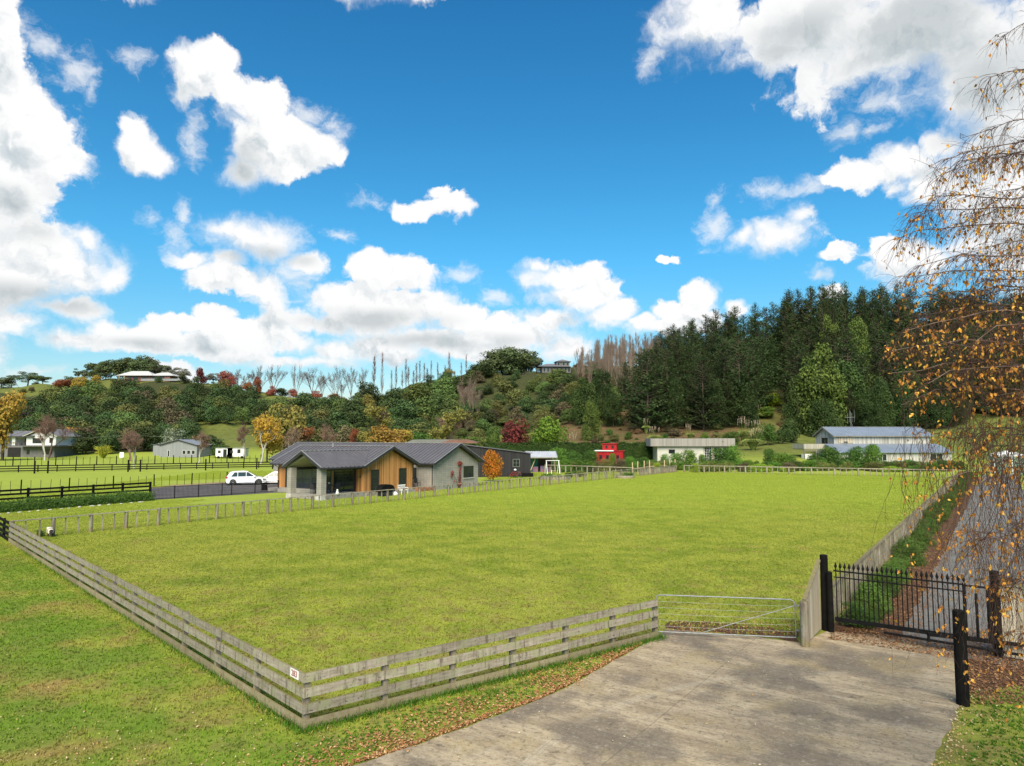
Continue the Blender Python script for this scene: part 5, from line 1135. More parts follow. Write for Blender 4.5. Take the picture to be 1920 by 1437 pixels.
        for i in range(m_):
            a = rg.uniform(0, 2*pi); l = rg.uniform(.5, 1.05); le = rg.uniform(.15, .8); p = np.array([cos(a)*.06, sin(a)*.06, 0]); q = p+np.array([cos(a)*le*.45, sin(a)*le*.45, l*.7]); r_ = q+np.array([cos(a)*le*.4, sin(a)*le*.4, l*.25-le*.25]); out += [(p, q, .022, .018, 0), (q, r_, .018, .002, 0)]
    elif kind == 'pampas':
        for i in range(330):
            a = rg.uniform(0, 2*pi); le = rg.uniform(.1, .5); p = np.array([cos(a)*.05, sin(a)*.05, 0]); q = p+np.array([cos(a)*le*.6, sin(a)*le*.6, .5]); r_ = q+np.array([cos(a)*le*.5, sin(a)*le*.5, -.12]); out += [(p, q, .013, .012, 0), (q, r_, .012, .003, 0)]
        C = []
        for i in range(11):
            a = rg.uniform(0, 2*pi); x, y = cos(a)*.40*rg.uniform(.2, 1.2), sin(a)*.40*rg.uniform(.2, 1.2); h = rg.uniform(.78, 1); out.append(((x*.3, y*.3, .2), (x, y, h-.2), .006, .005, 0)); t = rg.uniform(0, 1, 45); C.append(np.stack([x+t*.10*cos(a)+rg.normal(0, .012, 45), y+rg.normal(0, .012, 45), h-.20+t*.20], -1))
        C = np.concatenate(C); leaves = quads_np(C, rg.normal(size=C.shape), .016*np.ones(len(C)), .5, rg)
    PROTO[(kind, v)] = (seg_mesh(out) if out else None, leaves); return PROTO[(kind, v)]
MESH = {}
def getmesh(kind, v, what, mats):
    key = (kind, v, what, tuple(m_.name for m_ in mats))
    if key not in MESH:
        t, l = proto(kind, v)
        if what == 'all':
            if l is None: MESH[key] = mesh_np(kind, t[0], t[1], [mats[0]])
            else:
                V, Fq, mi = join_np([t, l]); MESH[key] = mesh_np(kind, V, Fq, list(mats), mi)
        elif what == 'trunk': MESH[key] = mesh_np('trunk', t[0], t[1], [mats[0]])
        else: MESH[key] = mesh_np('crown', l[0], l[1], [mats[1]])
    return MESH[key]
def plant(name, kind, loc, h, w, tm, lm, label, cat='tree', group=None, parts=True, rg=R, v=None, lean=0):
    """h = height in metres, w = width factor relative to the prototype"""
    v = rg.randrange(3) if v is None else v; rz = rg.uniform(0, 6.28); sc = (h*w, h*w, h); loc = (loc[0], loc[1], loc[2]-.15)
    if parts and proto(kind, v)[1] is not None:
        r = thing(name, loc, label, cat, group, rz=rz); r.scale = sc
        link('trunk' if kind not in ('shrub', 'pampas') else ('stems' if kind == 'shrub' else 'leaf_blades'), getmesh(kind, v, 'trunk', (tm, lm)), r); link('crown' if kind != 'pampas' else 'plumes', getmesh(kind, v, 'crown', (tm, lm)), r); o = r
    else:
        o = link(name, getmesh(kind, v, 'all', (tm, lm or tm)), None, loc, rz); o.scale = sc; tag(o, label, cat, group)
    if lean: o.rotation_euler[1] = lean
    return o
LM = {
 'bush': leafmat('bush_leaves', (0.039, 0.0644, 0.0215), (0.0702, 0.102, 0.0332), .7, .1, .25, .05),
 'bush2': leafmat('light_bush_leaves', (0.0827, 0.122, 0.0342), (0.117, 0.166, 0.0438), .5, .1, .25, .05),
 'olive': leafmat('olive_leaves', (0.102, 0.112, 0.0342), (0.156, 0.161, 0.0488), .4, .1, .3, .04),
 'deadgrass': leafmat('dead_grass_tufts', (.20, .13, .06), (.12, .07, .035), .4, .1, .3, .02),
 'finetwig': leafmat('fine_reddish_twigs', (.19, .115, .085), (.25, .16, .12), .4, 0, .3, .02),
 'lanehedge': leafmat('lane_hedge_leaves', (.055, .095, .018), (.095, .15, .026), .5, .2, .9, .03),
 'silver': leafmat('silver_leaves', (.17, .20, .13), (.23, .26, .17), .2, .1, .3),
 'brownbush': leafmat('brownish_scrub_leaves', (0.0928, 0.078, 0.0438), (0.127, 0.102, 0.0537), .4, .1, .3, .03),
 'pine': leafmat('pine_needles', (.026, .048, .014), (.046, .074, .020), .6, .05, .2, .03),
 'cyp': leafmat('cypress_leaves', (0.0342, 0.0605, 0.0156), (0.0663, 0.0975, 0.0254), .3, .05, .25, .03),
 'litecyp': leafmat('light_cypress_leaves', (0.0732, 0.108, 0.0243), (0.108, 0.147, 0.0292), .3, .05, .25, .03),
 'hill': leafmat('hilltop_leaves', (.065, .090, .036), (.10, .13, .048), .3, .05, .2, .03),
 'hillgrey': leafmat('grey_eucalyptus_leaves', (.14, .145, .11), (.19, .185, .14), .3, .05, .2, .03),
 'orange': leafmat('orange_leaves', (.42, .20, .035), (.52, .29, .05), .2, .2, .5, .03, (.30, .22, .04)),
 'amber': leafmat('amber_leaves', (.36, .24, .045), (.30, .23, .05), .3, .2, .4, .03, (.42, .20, .03)),
 'yolive': leafmat('yellow_olive_leaves', (.26, .22, .05), (.19, .19, .05), .3, .15, .4, .03),
 'yellow': leafmat('yellow_leaves', (.50, .46, .05), (.36, .38, .05), .2, .2, .5, .03),
 'red': leafmat('dark_red_leaves', (.15, .028, .028), (.095, .022, .022), .2, .15, .6, .02),
 'coral': leafmat('coral_leaves', (.36, .12, .07), (.26, .085, .055), .3, .2, .5, .03),
 'rust': leafmat('rust_leaves', (.30, .10, .04), (.22, .09, .04), .3, .2, .5, .03),
 'shrub': leafmat('shrub_leaves', (0.0793, 0.159, 0.0219), (0.135, 0.244, 0.0341), .4, .2, .9, .03),
 'dshrub': leafmat('dark_shrub_leaves', (0.0488, 0.103, 0.0195), (0.0852, 0.159, 0.0293), .4, .2, .9, .03),
 'lime': leafmat('lime_leaves', (.28, .38, .03), (.22, .33, .03), .2, .2, .9, .02),
 'hedge': leafmat('hedge_leaves', (0.0223, 0.0493, 0.0107), (0.0402, 0.0762, 0.0143), .2, .1, .8, .02),
 'plume': leafmat('pampas_plume', (.55, .45, .32), (.45, .34, .24), .2, .2, .9, .02),
 'blade': leafmat('green_sword_leaves', (.13, .17, .04), (.20, .23, .06), .3, .1, .9, .03),
 'maple': leafmat('maple_leaves', (.50, .20, .02), (.38, .24, .02), .1, .2, .9, .03, (.42, .10, .02)),
 'greenround': leafmat('green_round_leaves', (.10, .17, .02), (.15, .24, .03), .2, .2, .5, .03),
}
def P3(px, Y): x = XY(px, Y); z = TZ(x, Y); x = XY(px, Y, z); return (x, Y, z)
M['pampasleaf'] = LM['blade']; M['yblade'] = LM['yellow']; M['blade_mat'] = LM['blade']
def T_(kind, px, Y, ytop, wpx, lm, label, tm='bark', name=None, cat='tree', parts=True, group=None, v=None, ybase=None, lean=0):
    """plant one individual: top row in the photo, width in photo pixels"""
    p = P3(px, Y); h = max(.4, ZY(ytop, Y)-p[2]); W0 = {'bush': .90, 'shrub': .78, 'round': .68, 'thin': .58, 'bare': .62, 'barefan': .62, 'poplar': .19, 'pine': .44, 'cypress': .8, 'umbrella': 1.05, 'flax': 1.3, 'pampas': 1.0}[kind]
    w = wpx*Y/F/(h*W0)
    return plant(name or {'bush': 'tree', 'shrub': 'shrub', 'round': 'tree', 'thin': 'autumn_tree', 'bare': 'bare_tree', 'barefan': 'bare_tree', 'poplar': 'poplar_tree', 'pine': 'pine_tree', 'cypress': 'cypress_tree', 'umbrella': 'hilltop_tree', 'flax': 'flax_plant', 'pampas': 'pampas_grass'}[kind], kind, p, h, w, M[tm], LM[lm] if lm else (LM['finetwig'] if kind == 'bare' else None), label, cat, group, parts, v=v, lean=lean)
R = random.Random(11)
# --- left hillside bush
gb1 = 'native bush trees covering the left hillside'; n = 0
def free(lst, x, y, d):
    for a, b in lst:
        if (a-x)**2+(b-y)**2 < d*d: return False
    lst.append((x, y)); return True
pts = []
def row_at(px, Y): x = XY(px, Y); return 820-(TZ(x, Y)-H)/Y*F
tries = 0
while n < 215 and tries < 9000:
    tries += 1; px = R.uniform(-60, 640); Y = R.uniform(212, 345); rw = row_at(px, Y)
    top = 745 if px > 240 else 790-(px/240)*55
    if px > 480: top = 772
    if rw < top: continue
    if 350 < px < 520 and rw > 800: continue
    if 495 < px < 560 and rw < 775: continue
    if not free(pts, px/1300*Y, Y, 5.6): continue
    n += 1; p = P3(px, Y); h = R.uniform(6.5, 11); q = R.random()
    lmn = 'bush' if q < .66 else ('bush2' if q < .84 else ('olive' if q < .92 else 'brownbush'))
    plant('bush_tree', 'bush', p, h, R.uniform(.9, 1.35), M['bark'], LM[lmn], 'rounded evergreen native tree in the bush on the left hillside', 'tree', gb1, parts=False, rg=R)
# scrub on the open slope upper left
for i in range(46):
    px = R.uniform(20, 250); Y = R.uniform(300, 350); p = P3(px, Y); plant('hill_scrub', 'bush', p, R.uniform(1.5, 3.6), R.uniform(1.1, 1.7), M['bark'], LM[R.choice(['brownbush', 'bush2', 'olive'])], 'low scrub bush on the open upper left slope', 'bush', 'low scrub on the upper left slope', parts=False, rg=R)
# --- middle hillside
n = 0; pts2 = []; tries = 0
while n < 150 and tries < 6000:
    tries += 1; px = R.uniform(640, 1150); Y = R.uniform(205, 318); rw = row_at(px, Y)
    if rw < 712 and px > 860: continue
    if not free(pts2, px/1300*Y, Y, 5.2): continue
    n += 1; p = P3(px, Y); q = R.random(); right = px > 850
    lmn = ('bush' if q < .35 else 'olive' if q < .6 else 'brownbush' if q < .82 else 'bush2') if right else ('bush' if q < .5 else 'bush2' if q < .8 else 'olive')
    plant('bush_tree', 'bush', p, R.uniform(3.5, 7.5), R.uniform(1.0, 1.6), M['bark'], LM[lmn], 'scrubby bush tree on the hillside below the right hilltop house', 'tree', 'scrub trees on the middle hillside', parts=False, rg=R)
for (px, Y, yt, w, lm_, lab) in (
 (825, 285, 708, 70, 'bush2', 'large round bright green tree high on the middle hillside, left one of three'), (780, 270, 716, 70, 'bush2', 'broad green tree on the middle hillside just below the thin poplars'),
 (740, 262, 722, 60, 'bush', 'dark green tree between the brown poplars and the bright green mound'), (868, 292, 702, 60, 'bush', 'dark tree under the big hilltop trees, right of the bright mound'),
 (800, 245, 738, 74, 'bush2', 'wide bright green tree in the middle of the green mound'), (843, 240, 745, 56, 'bush2', 'bright green tree at the right of the green mound'), (765, 240, 748, 60, 'bush', 'deep green tree low in the green mound'),
 (590, 262, 740, 56, 'bush', 'dark green tree alone below the skyline of bare trees'), (662, 258, 742, 54, 'bush', 'dark green round tree right of the alone one under the bare skyline trees'), (690, 300, 712, 48, 'bush', 'dark green tree on the ridge beside the brown poplars'), (640, 240, 768, 46, 'bush', 'dark green tree lower down between two round dark ones'),
 (980, 215, 790, 46, 'dshrub', 'small dark conifer right of the red tree'), (925, 195, 795, 34, 'litecyp', 'small bright conifer left of the red tree'), (1030, 230, 745, 60, 'bush', 'dark tree on the slope above the green round tree'), (905, 230, 770, 60, 'olive', 'olive green tree on the slope above the red tree'), (955, 225, 778, 56, 'olive', 'olive tree just above the crown of the red tree'),
 (325, 205, 799, 56, 'silver', 'silver green willow behind the grey shed'), (395, 205, 812, 60, 'bush', 'dark bush at the right end of the grey shed'), (160, 205, 805, 60, 'bush', 'dark bush right of the two storey house'), (205, 206, 812, 50, 'bush', 'dark bush behind the yellow cabbage bush'), (1010, 190, 800, 50, 'olive', 'olive bush in the gap behind the green round tree')):
    T_('bush', px, Y, yt, w, lm_, lab)
# --- skyline trees
for i, (px, yt, w) in enumerate(((22, 701, 44), (52, 695, 56), (80, 703, 40), (2, 706, 36))): T_('umbrella', px, 372, yt, w, 'hill', ['dark hilltop tree at the far left of the skyline, second from the edge', 'tallest dark tree of the far left skyline clump', 'dark tree at the right end of the far left skyline clump', 'dark skyline tree cut by the left edge of the view'][i], parts=False)
hb = 'dark gum trees on the skyline behind the left hilltop house'
for i, (px, yt, w) in enumerate(((158, 688, 36), (176, 682, 34), (198, 676, 40), (222, 671, 44), (248, 668, 44), (272, 667, 42), (290, 675, 36), (306, 686, 30), (235, 676, 40), (260, 675, 40), (188, 686, 36))): T_('round' if i % 2 else 'umbrella', px, 378+R.uniform(-4, 8), yt-3, w*1.1, 'hill', 'dark gum tree in the skyline row behind the left hilltop house', parts=False, group=hb)
for (px, yt, w, lab) in ((322, 686, 40, 'pale grey gum on the skyline right of the dark gums'), (342, 688, 34, 'smaller pale grey gum beside the other pale gum'), (400, 698, 34, 'grey green skyline tree left of the coral tree')): T_('umbrella', px, 372, yt, w, 'hillgrey', lab, parts=False)
T_('bush', 377, 355, 688, 22, 'red', 'narrow dark red conifer on the left skyline', parts=True); T_('bush', 422, 357, 695, 34, 'coral', 'round coral red tree on the left skyline'); T_('bush', 432, 352, 703, 26, 'coral', 'small bright coral tree beside the round one'); T_('bush', 418, 330, 725, 20, 'coral', 'low coral bush on the slope below the coral skyline tree')
T_('bush', 484, 352, 705, 20, 'rust', 'narrow rust orange tree under the bare skyline trees'); T_('bush', 463, 354, 714, 26, 'rust', 'rusty red shrub left of the narrow rust orange tree'); T_('bush', 149, 340, 704, 30, 'amber', 'orange and yellow tree on the brow left of the hilltop house'); T_('bush', 120, 352, 710, 40, 'rust', 'broad brownish red tree on the brow near the orange and yellow one'); T_('bush', 112, 356, 712, 30, 'rust', 'flat orange brown tree at the left on the brow')
T_('bush', 179, 352, 703, 20, 'amber', 'small orange tree beside the left hilltop house'); T_('bush', 298, 345, 705, 16, 'bush', 'small dark bush before the terrace of the left hilltop house'); T_('bush', 345, 350, 702, 24, 'bush', 'dark green bush at the right end of the hilltop terrace'); T_('bush', 130, 362, 704, 22, 'hill', 'dark bush poking above the brownish brow trees')
for (px, yt, w, l) in ((509, 722, 22, 'coral'), (549, 728, 20, 'coral'), (592, 731, 26, 'coral'), (626, 737, 26, 'rust')): T_('bush', px, 348, yt, w, l, {509: 'coral shrub at the foot of the bare skyline trees, leftmost', 549: 'pinkish coral shrub left of the widest bare skyline tree', 592: 'coral shrub right under the widest bare skyline tree', 626: 'rusty shrub under the right hand bare skyline trees'}[px], name='shrub', cat='shrub')
T_('bush', 530, 350, 727, 30, 'bush', 'dark shrub in the row under the bare skyline trees')
bs = 'bare trees standing in a row on the skyline'
for (px, yt, w) in ((447, 690, 30), (487, 683, 30), (513, 681, 34), (555, 680, 26), (586, 686, 44), (630, 684, 38), (658, 686, 26), (679, 688, 26), (470, 694, 26), (604, 700, 22), (640, 710, 20)): T_('barefan', px, 352+R.uniform(-2, 6), yt, w, None, 'leafless vase shaped tree in the row along the skyline', tm='grey_twig', group=bs, parts=False)
for (px, yt, w, lab) in ((701, 660, 17, 'tall brown poplar on the skyline, left one of the close pair'), (716, 658, 13, 'tall brown poplar on the skyline, right one of the close pair'), (842, 656, 12, 'tall lone brown poplar above the yellow bush'), (874, 661, 8, 'thin bare poplar left of the large hilltop trees')): T_('poplar', px, 330, yt, w, None, lab, tm='red_twig', parts=False)
gp = 'thin bare poplars along the middle skyline'
for px in (732, 744, 752, 759, 767, 773, 781, 789, 797, 804, 811, 818, 835, 852, 862, 882, 891): T_('poplar', px+R.uniform(-3, 3), 338+R.uniform(-4, 4), R.uniform(670, 697), R.uniform(8, 15), None, 'thin bare poplar in the sparse row on the middle skyline', tm='grey_twig', parts=False, group=gp)
T_('bush', 842, 322, 690, 26, 'yolive', 'yellow green bush at the foot of the lone brown poplar'); T_('bush', 690, 285, 738, 30, 'yolive', 'yellow green shrub below the brown poplar pair')
for i, (px, yt, w) in enumerate(((918, 655, 62), (962, 649, 58), (985, 650, 48), (1006, 668, 36), (940, 652, 50), (975, 660, 40))): T_('umbrella' if i == 3 else ('bush' if i in (0, 1, 4) else 'round'), px, 306+i, yt, w*1.15, 'hill' if i != 3 else 'hillgrey', ['broad dark hilltop tree, leftmost of the big clump left of the right hilltop house', 'tallest broad tree in the big hilltop clump', 'wide hilltop tree with gaps showing sky, right of the tallest', 'small greyish tree at the right end of the big hilltop clump', 'dark tree filling the middle of the big hilltop clump', 'dark tree behind the right part of the big hilltop clump'][i], v=i % 3)
T_('bush', 905, 300, 680, 60, 'bush', 'large dark tree at the left foot of the big hilltop clump'); T_('bush', 885, 298, 690, 30, 'hill', 'dark tree between the thin poplars and the big hilltop clump')
for (px, yt, w) in ((1088, 679, 26), (1108, 676, 28), (1128, 672, 22), (1080, 684, 16)): T_('bush', px, 318, yt, w, 'brownbush', 'brownish tree on the ridge right of the right hilltop house', group='brownish ridge trees beside the right hilltop house', parts=False)
# --- bare tan poplar thicket
gt = 'pale tan bare poplars in the dense thicket left of the pines'
for i in range(90):
    px = R.uniform(1082, 1240); Y = R.uniform(236, 300); base = 660+(1-(px-1080)/150)*30; T_('poplar' if R.random() < .72 else 'barefan', px, Y, R.uniform(620, 655)+max(0, 1150-px)*.32, R.uniform(14, 22), None, 'pale tan leafless poplar in the thicket left of the dark pines', tm='tan_twig', group=gt, parts=False)
for (px, Y, yt, w) in ((876, 240, 700, 40), (886, 235, 708, 34), (866, 238, 712, 30), (897, 236, 722, 30)): T_('barefan', px, Y, yt, w, None, 'greyish bare tree in the cluster on the slope below the big hilltop clump', tm='tan_twig', group='greyish bare trees on the middle slope', parts=False)
# --- pine wood
gpn = 'dark pines of the wood on the right'; pp = []; n = 0; tries = 0
def skyl(px): return np.interp(px, [1160, 1190, 1230, 1280, 1350, 1420, 1470, 1520, 1580, 1650, 1720, 1800, 2100], [700, 655, 628, 602, 582, 566, 548, 534, 526, 530, 528, 536, 540])
while n < 190 and tries < 9000:
    tries += 1; px = R.uniform(1165, 2080); Y = R.uniform(183, 300)
    if px < 1220 and Y > 235: continue
    if 1418 < px < 1482 and Y < 232: continue
    if px > 1482 and Y < 198: continue
    x = px/1300*Y
    if not free(pp, x, Y, 5.4): continue
    n += 1; p = P3(px, Y); sk = skyl(px)+R.uniform(-4, 26); hmax = ZY(sk, Y)-p[2]; h = min(R.uniform(19, 27), hmax)
    if Y > 250: h = max(min(hmax, 30), 12)
    plant('pine_tree', 'pine', p, h, R.uniform(1.05, 1.5), M['bark'], LM['pine'], 'dark green pine in the wood on the right hillside', 'tree', gpn, parts=False, rg=R)
for (px, yt) in ((1500, 540), (1525, 535), (1548, 532), (1567, 527), (1590, 527), (1420, 566), (1453, 565), (1300, 596), (1325, 588), (1380, 572), (1345, 578), (1240, 618), (1265, 606), (1480, 548), (1625, 536), (1660, 530), (1690, 526)):
    T_('pine', px, 262+R.uniform(-12, 12), yt, 50, 'pine', 'tall pine whose tip stands on the skyline of the right wood', parts=False, group='tall pines on the skyline of the right wood')
for (px, Y, yt, w, lm_, lab) in ((1540, 186, 642, 112, 'litecyp', 'broad olive green cypress standing out before the dark pines'), (1590, 190, 668, 90, 'cyp', 'dark cypress right of the broad olive one'), (1498, 188, 700, 60, 'cyp', 'dark cypress on the left flank of the broad olive one'), (1640, 190, 700, 84, 'cyp', 'dark cypress behind the barn antenna'), (1700, 192, 690, 90, 'cyp', 'dark cypress above the right part of the barn roof'), (1560, 240, 588, 60, 'litecyp', 'greyish olive tree high in the wood above the broad cypress'), (1612, 236, 590, 66, 'litecyp', 'rounded olive tree high in the wood, right of the greyish one'), (1545, 178, 742, 70, 'cyp', 'low dark cypress at the foot of the broad olive one'), (1780, 196, 700, 90, 'cyp', 'dark cypress half hidden by birch twigs at the right'),
 (1108, 176, 748, 46, 'litecyp', 'bright green conical conifer beside the brown bank'), (1098, 200, 705, 66, 'cyp', 'dark conifer behind the bright conical one, left'), (1130, 206, 690, 60, 'pine', 'dark conifer behind the bright conical one, right'), (1150, 198, 735, 50, 'pine', 'dark conifer at the left end of the brown bank'), (1080, 215, 725, 40, 'cyp', 'dark conifer on the slope left of the conifer group'), (1060, 225, 735, 40, 'pine', 'small dark conifer at the left of the conifer group')): T_('cypress', px, Y, yt, w, lm_, lab)
for i in range(34): px = R.choice([R.uniform(1170, 1410), R.uniform(1500, 1800)]); T_('pine' if i % 2 else 'cypress', px, R.uniform(182, 192), R.uniform(705, 745), R.uniform(40, 60), 'pine', 'dark lower pine at the front edge of the right wood', group='lower dark conifers at the front edge of the wood', parts=False, name='pine_tree')
# undergrowth on the brown bank
for i in range(110): px = R.uniform(1035, 1500); Y = R.uniform(168, 208); p = P3(px, Y); plant('bank_shrub', 'bush', p, R.uniform(.5, 1.0) if i % 3 else R.uniform(1, 2.2), R.uniform(1.2, 2.4), M['bark'], LM[R.choice(['olive', 'brownbush', 'brownbush', 'bush2', 'dshrub', 'deadgrass', 'deadgrass'])], 'low shrub scattered on the brown bank below the pines', 'bush', 'low shrubs scattered on the brown bank', parts=False, rg=R)
for (px, Y, yt, w, lab) in ((1212, 180, 782, 17, 'pampas grass highest on the brown bank above the cream garage'), (1228, 166, 797, 28, 'wide pampas grass on the bank above the left end of the garage'), (1294, 168, 793, 18, 'narrow pampas grass above the middle of the garage roof'), (1396, 162, 777, 30, 'large pampas with pale plumes right of the garage'), (1420, 172, 785, 22, 'pampas among bushes up the bank right of the garage'), (1412, 150, 800, 40, 'big pampas clump above the lawn right of the garage'), (1075, 160, 805, 18, 'pale pampas plumes at the left foot of the brown bank'), (1415, 190, 752, 30, 'pampas half way up the gap between the pines')): T_('pampas', px, Y, yt, w, 'plume', lab, tm='pampasleaf' if 'pampasleaf' in M else 'bark')
for (px, Y, yt, w, lm_, lab) in ((1370, 160, 806, 40, 'dshrub', 'dark bush left of the large pampas'), (1345, 165, 808, 34, 'olive', 'olive bush above the right end of the garage roof'), (1440, 158, 790, 36, 'dshrub', 'dark bush at the foot of the gap between the pines'), (1468, 160, 802, 34, 'cyp', 'dark bush at the left end of the barn lawn'), (1480, 165, 780, 40, 'cyp', 'tall dark bush behind the barn lawn'), (1450, 215, 735, 40, 'lime', 'light green bush high in the gap between the pines'), (1435, 200, 760, 44, 'shrub', 'green bush on the path gap between the pines'), (1322, 172, 808, 20, 'shrub', 'small green bush above the garage fascia')): T_('bush', px, Y, yt, w, lm_, lab, name='bush', cat='bush')

# --- trees of the middle distance, left to right
T_('round', 4, 170, 722, 66, 'amber', 'tall amber autumn tree at the left edge of the view'); T_('round', -40, 168, 735, 80, 'amber', 'amber autumn tree cut off by the left edge')
T_('bare', 84, 172, 764, 66, None, 'leafless white birch in front of the two storey house', tm='pale_bark', lean=.06); T_('bare', 92, 190, 775, 60, None, 'reddish leafless tree behind the white birch', tm='red_twig')
T_('thin', 134, 214, 793, 30, 'orange', 'small orange and yellow tree between the house and the bush'); T_('bush', 140, 212, 803, 22, 'yellow', 'bright yellow tree just right of the small orange one'); T_('flax', 193, 190, 830, 34, None, 'bushy yellow cabbage plant glowing at the foot of the dark hillside', tm='yblade' if 'yblade' in M else 'bark')
T_('bare', 252, 126, 790, 60, None, 'leafless birch with white stems in front of the grey shed', tm='pale_bark'); T_('bare', 245, 165, 800, 56, None, 'reddish leafless tree behind the birch by the grey shed', tm='red_twig')
T_('bare', 372, 150, 804, 56, None, 'slender white leafless birch at the right end of the grey shed', tm='pale_bark', lean=.08); T_('bare', 458, 180, 790, 44, None, 'pale leafless tree above the white cabins', tm='pale_bark')
T_('thin', 489, 150, 760, 62, 'orange', 'orange leaved birch with pale stems left of the timber house', tm='pale_bark'); T_('round', 500, 156, 765, 46, 'amber', 'amber tree behind the orange birch')
T_('bush', 540, 178, 749, 84, 'yolive', 'big olive yellow tree right of the orange birch'); T_('bare', 541, 150, 788, 44, None, 'white leafless birch behind the left end of the ribbed roof', tm='pale_bark'); T_('bush', 560, 176, 800, 70, 'brownbush', 'brown bush behind the left part of the ribbed roof'); T_('bush', 420, 196, 832, 50, 'dshrub', 'dark bush left of the white cabins')
T_('thin', 575, 176, 790, 50, 'rust', 'thin rusty tree behind the ribbed roof'); T_('bare', 625, 160, 782, 46, None, 'bare birch with a leaning white stem behind the roof ridge', tm='pale_bark', lean=-.1); T_('bush', 640, 182, 795, 56, 'brownbush', 'brown bush behind the bare birch over the roof'); T_('bush', 600, 190, 800, 60, 'olive', 'olive bush behind the middle of the roof')
T_('thin', 668, 170, 788, 34, 'rust', 'rust orange tree over the middle of the ridge'); T_('thin', 709, 196, 745, 66, 'yolive', 'greyish olive half bare tree above the cedar gable'); T_('thin', 722, 196, 752, 50, 'brownbush', 'greyish half bare tree behind the olive one')
T_('round', 725, 158, 792, 72, 'amber', 'wide amber yellow tree over the cedar gable'); T_('round', 752, 162, 800, 50, 'amber', 'amber tree at the right of the wide amber one'); T_('round', 690, 160, 802, 40, 'yolive', 'olive yellow tree at the left of the wide amber one')
T_('bush', 795, 176, 806, 60, 'dshrub', 'dark green bush between the amber tree and the bare reddish one'); T_('thin', 846, 172, 757, 76, 'yolive', 'large half bare tree with yellow green tips over the block gable', tm='red_twig'); T_('bare', 838, 180, 768, 60, None, 'reddish leafless tree behind the half bare one', tm='red_twig'); T_('bush', 895, 180, 798, 40, 'olive', 'olive bush left of the dark red tree'); T_('bush', 880, 165, 815, 50, 'dshrub', 'dark bush above the brown roofed house')
T_('bush', 965, 142, 779, 64, 'red', 'large dark red tree behind the black shed'); T_('bush', 1033, 146, 779, 70, 'greenround', 'round bright green tree right of the dark red one'); T_('bush', 925, 150, 806, 22, 'litecyp', 'small bright conifer at the left shoulder of the dark red tree')
o = T_('bush', 925, 90, 838, 44, 'maple', 'orange maple on the lawn beside the grey block gable')
T_('bush', 1000, 152, 812, 40, 'dshrub', 'dark bush between the red and the green round tree')
# --- shelter hedge: clipped box of leaves
def hedge(name, A, B, h, w, lm, label, n, leaf, z0=0.0, cat='hedge', jit=.12):
    A = np.array(A[:2]); B = np.array(B[:2]); d = B-A; L = np.linalg.norm(d); d = d/L; nn_ = np.array([-d[1], d[0]]); rg = np.random.default_rng(len(label))
    t = rg.uniform(0, L, n); face = rg.uniform(0, 1, n); u = rg.uniform(-w/2, w/2, n); z = rg.uniform(0, h, n); k = face < .22; s = np.where(rg.uniform(0, 1, n) < .5, -1, 1)
    z = np.where(k, h, z); u = np.where(k, u, s*w/2); nor = np.stack([np.where(k, 0, s*nn_[0]), np.where(k, 0, s*nn_[1]), np.where(k, 1, .25)], -1)
    z = z+rg.normal(0, jit, n)*1.0+.15*np.sin(t*1.7)*np.where(k, 1, .2); u = u+rg.normal(0, jit, n)
    C = np.stack([d[0]*t+nn_[0]*u, d[1]*t+nn_[1]*u, np.maximum(z, .02)], -1); V, Fq = quads_np(C, nor+rg.normal(0, .5, (n, 3)), leaf*rg.uniform(.6, 1.3, n), .6, rg)
    r = thing(name, (A[0], A[1], z0), label, cat); link('foliage', mesh_np('foliage', V, Fq, [lm]), r)
    b = MB(); q = w/2-.12
    for k in range(int(L/3)+1):
        p = d*min(L, k*3+1); b.tube([(p[0], p[1], 0), (p[0], p[1], h*.9)], .09, 5)
    a = nn_*q; b.build('stems', M['bark'], r); b = MB(); b.poly([(d[0]*.2+a[0], d[1]*.2+a[1], .1), (d[0]*(L-.2)+a[0], d[1]*(L-.2)+a[1], .1), (d[0]*(L-.2)+a[0], d[1]*(L-.2)+a[1], h-.25), (d[0]*.2+a[0], d[1]*.2+a[1], h-.25)])
    b.poly([(d[0]*.2-a[0], d[1]*.2-a[1], .1), (d[0]*(L-.2)-a[0], d[1]*(L-.2)-a[1], .1), (d[0]*(L-.2)-a[0], d[1]*(L-.2)-a[1], h-.25), (d[0]*.2-a[0], d[1]*.2-a[1], h-.25)])
    b.poly([(d[0]*.2-a[0], d[1]*.2-a[1], h-.25), (d[0]*(L-.2)-a[0], d[1]*(L-.2)-a[1], h-.25), (d[0]*(L-.2)+a[0], d[1]*(L-.2)+a[1], h-.25), (d[0]*.2+a[0], d[1]*.2+a[1], h-.25)])
    b.build('inner_foliage', lm, r); return r
hedge('shelter_hedge', (XY(905, 128), 128), (XY(1232, 134), 134), 4.45, 2.2, LM['hedge'], 'tall clipped dark shelter hedge behind the red caboose', 26000, .13, 0)
hedge('box_hedge', (G(-70, 967)[0], G(-70, 967)[1]), (G(283, 938.5)[0], G(283, 938.5)[1]), .78, 1.1, LM['dshrub'], 'low glossy green hedge with white rocks in front of the black rail fence', 13000, .055, 0, jit=.10)
b = MB(); b.lathe([(.10, 0), (.20, .05), (.17, .14), (.05, .18)], 8); rk = b.mesh('white_rock', M['concrete_trim'])
for i in range(15):
    px = 2+i*18.6+R.uniform(-5, 5); q = G(px, 964.5-(px/281)*24); o = link('white_rock', rk, None, (q[0], q[1]-.1, 0), R.uniform(0, 6)); o.scale = (R.uniform(.5, 1.3), R.uniform(.5, .9), R.uniform(.3, .6)); tag(o, 'white rock lying along the foot of the low glossy hedge', 'rock', 'white rocks along the low hedge')
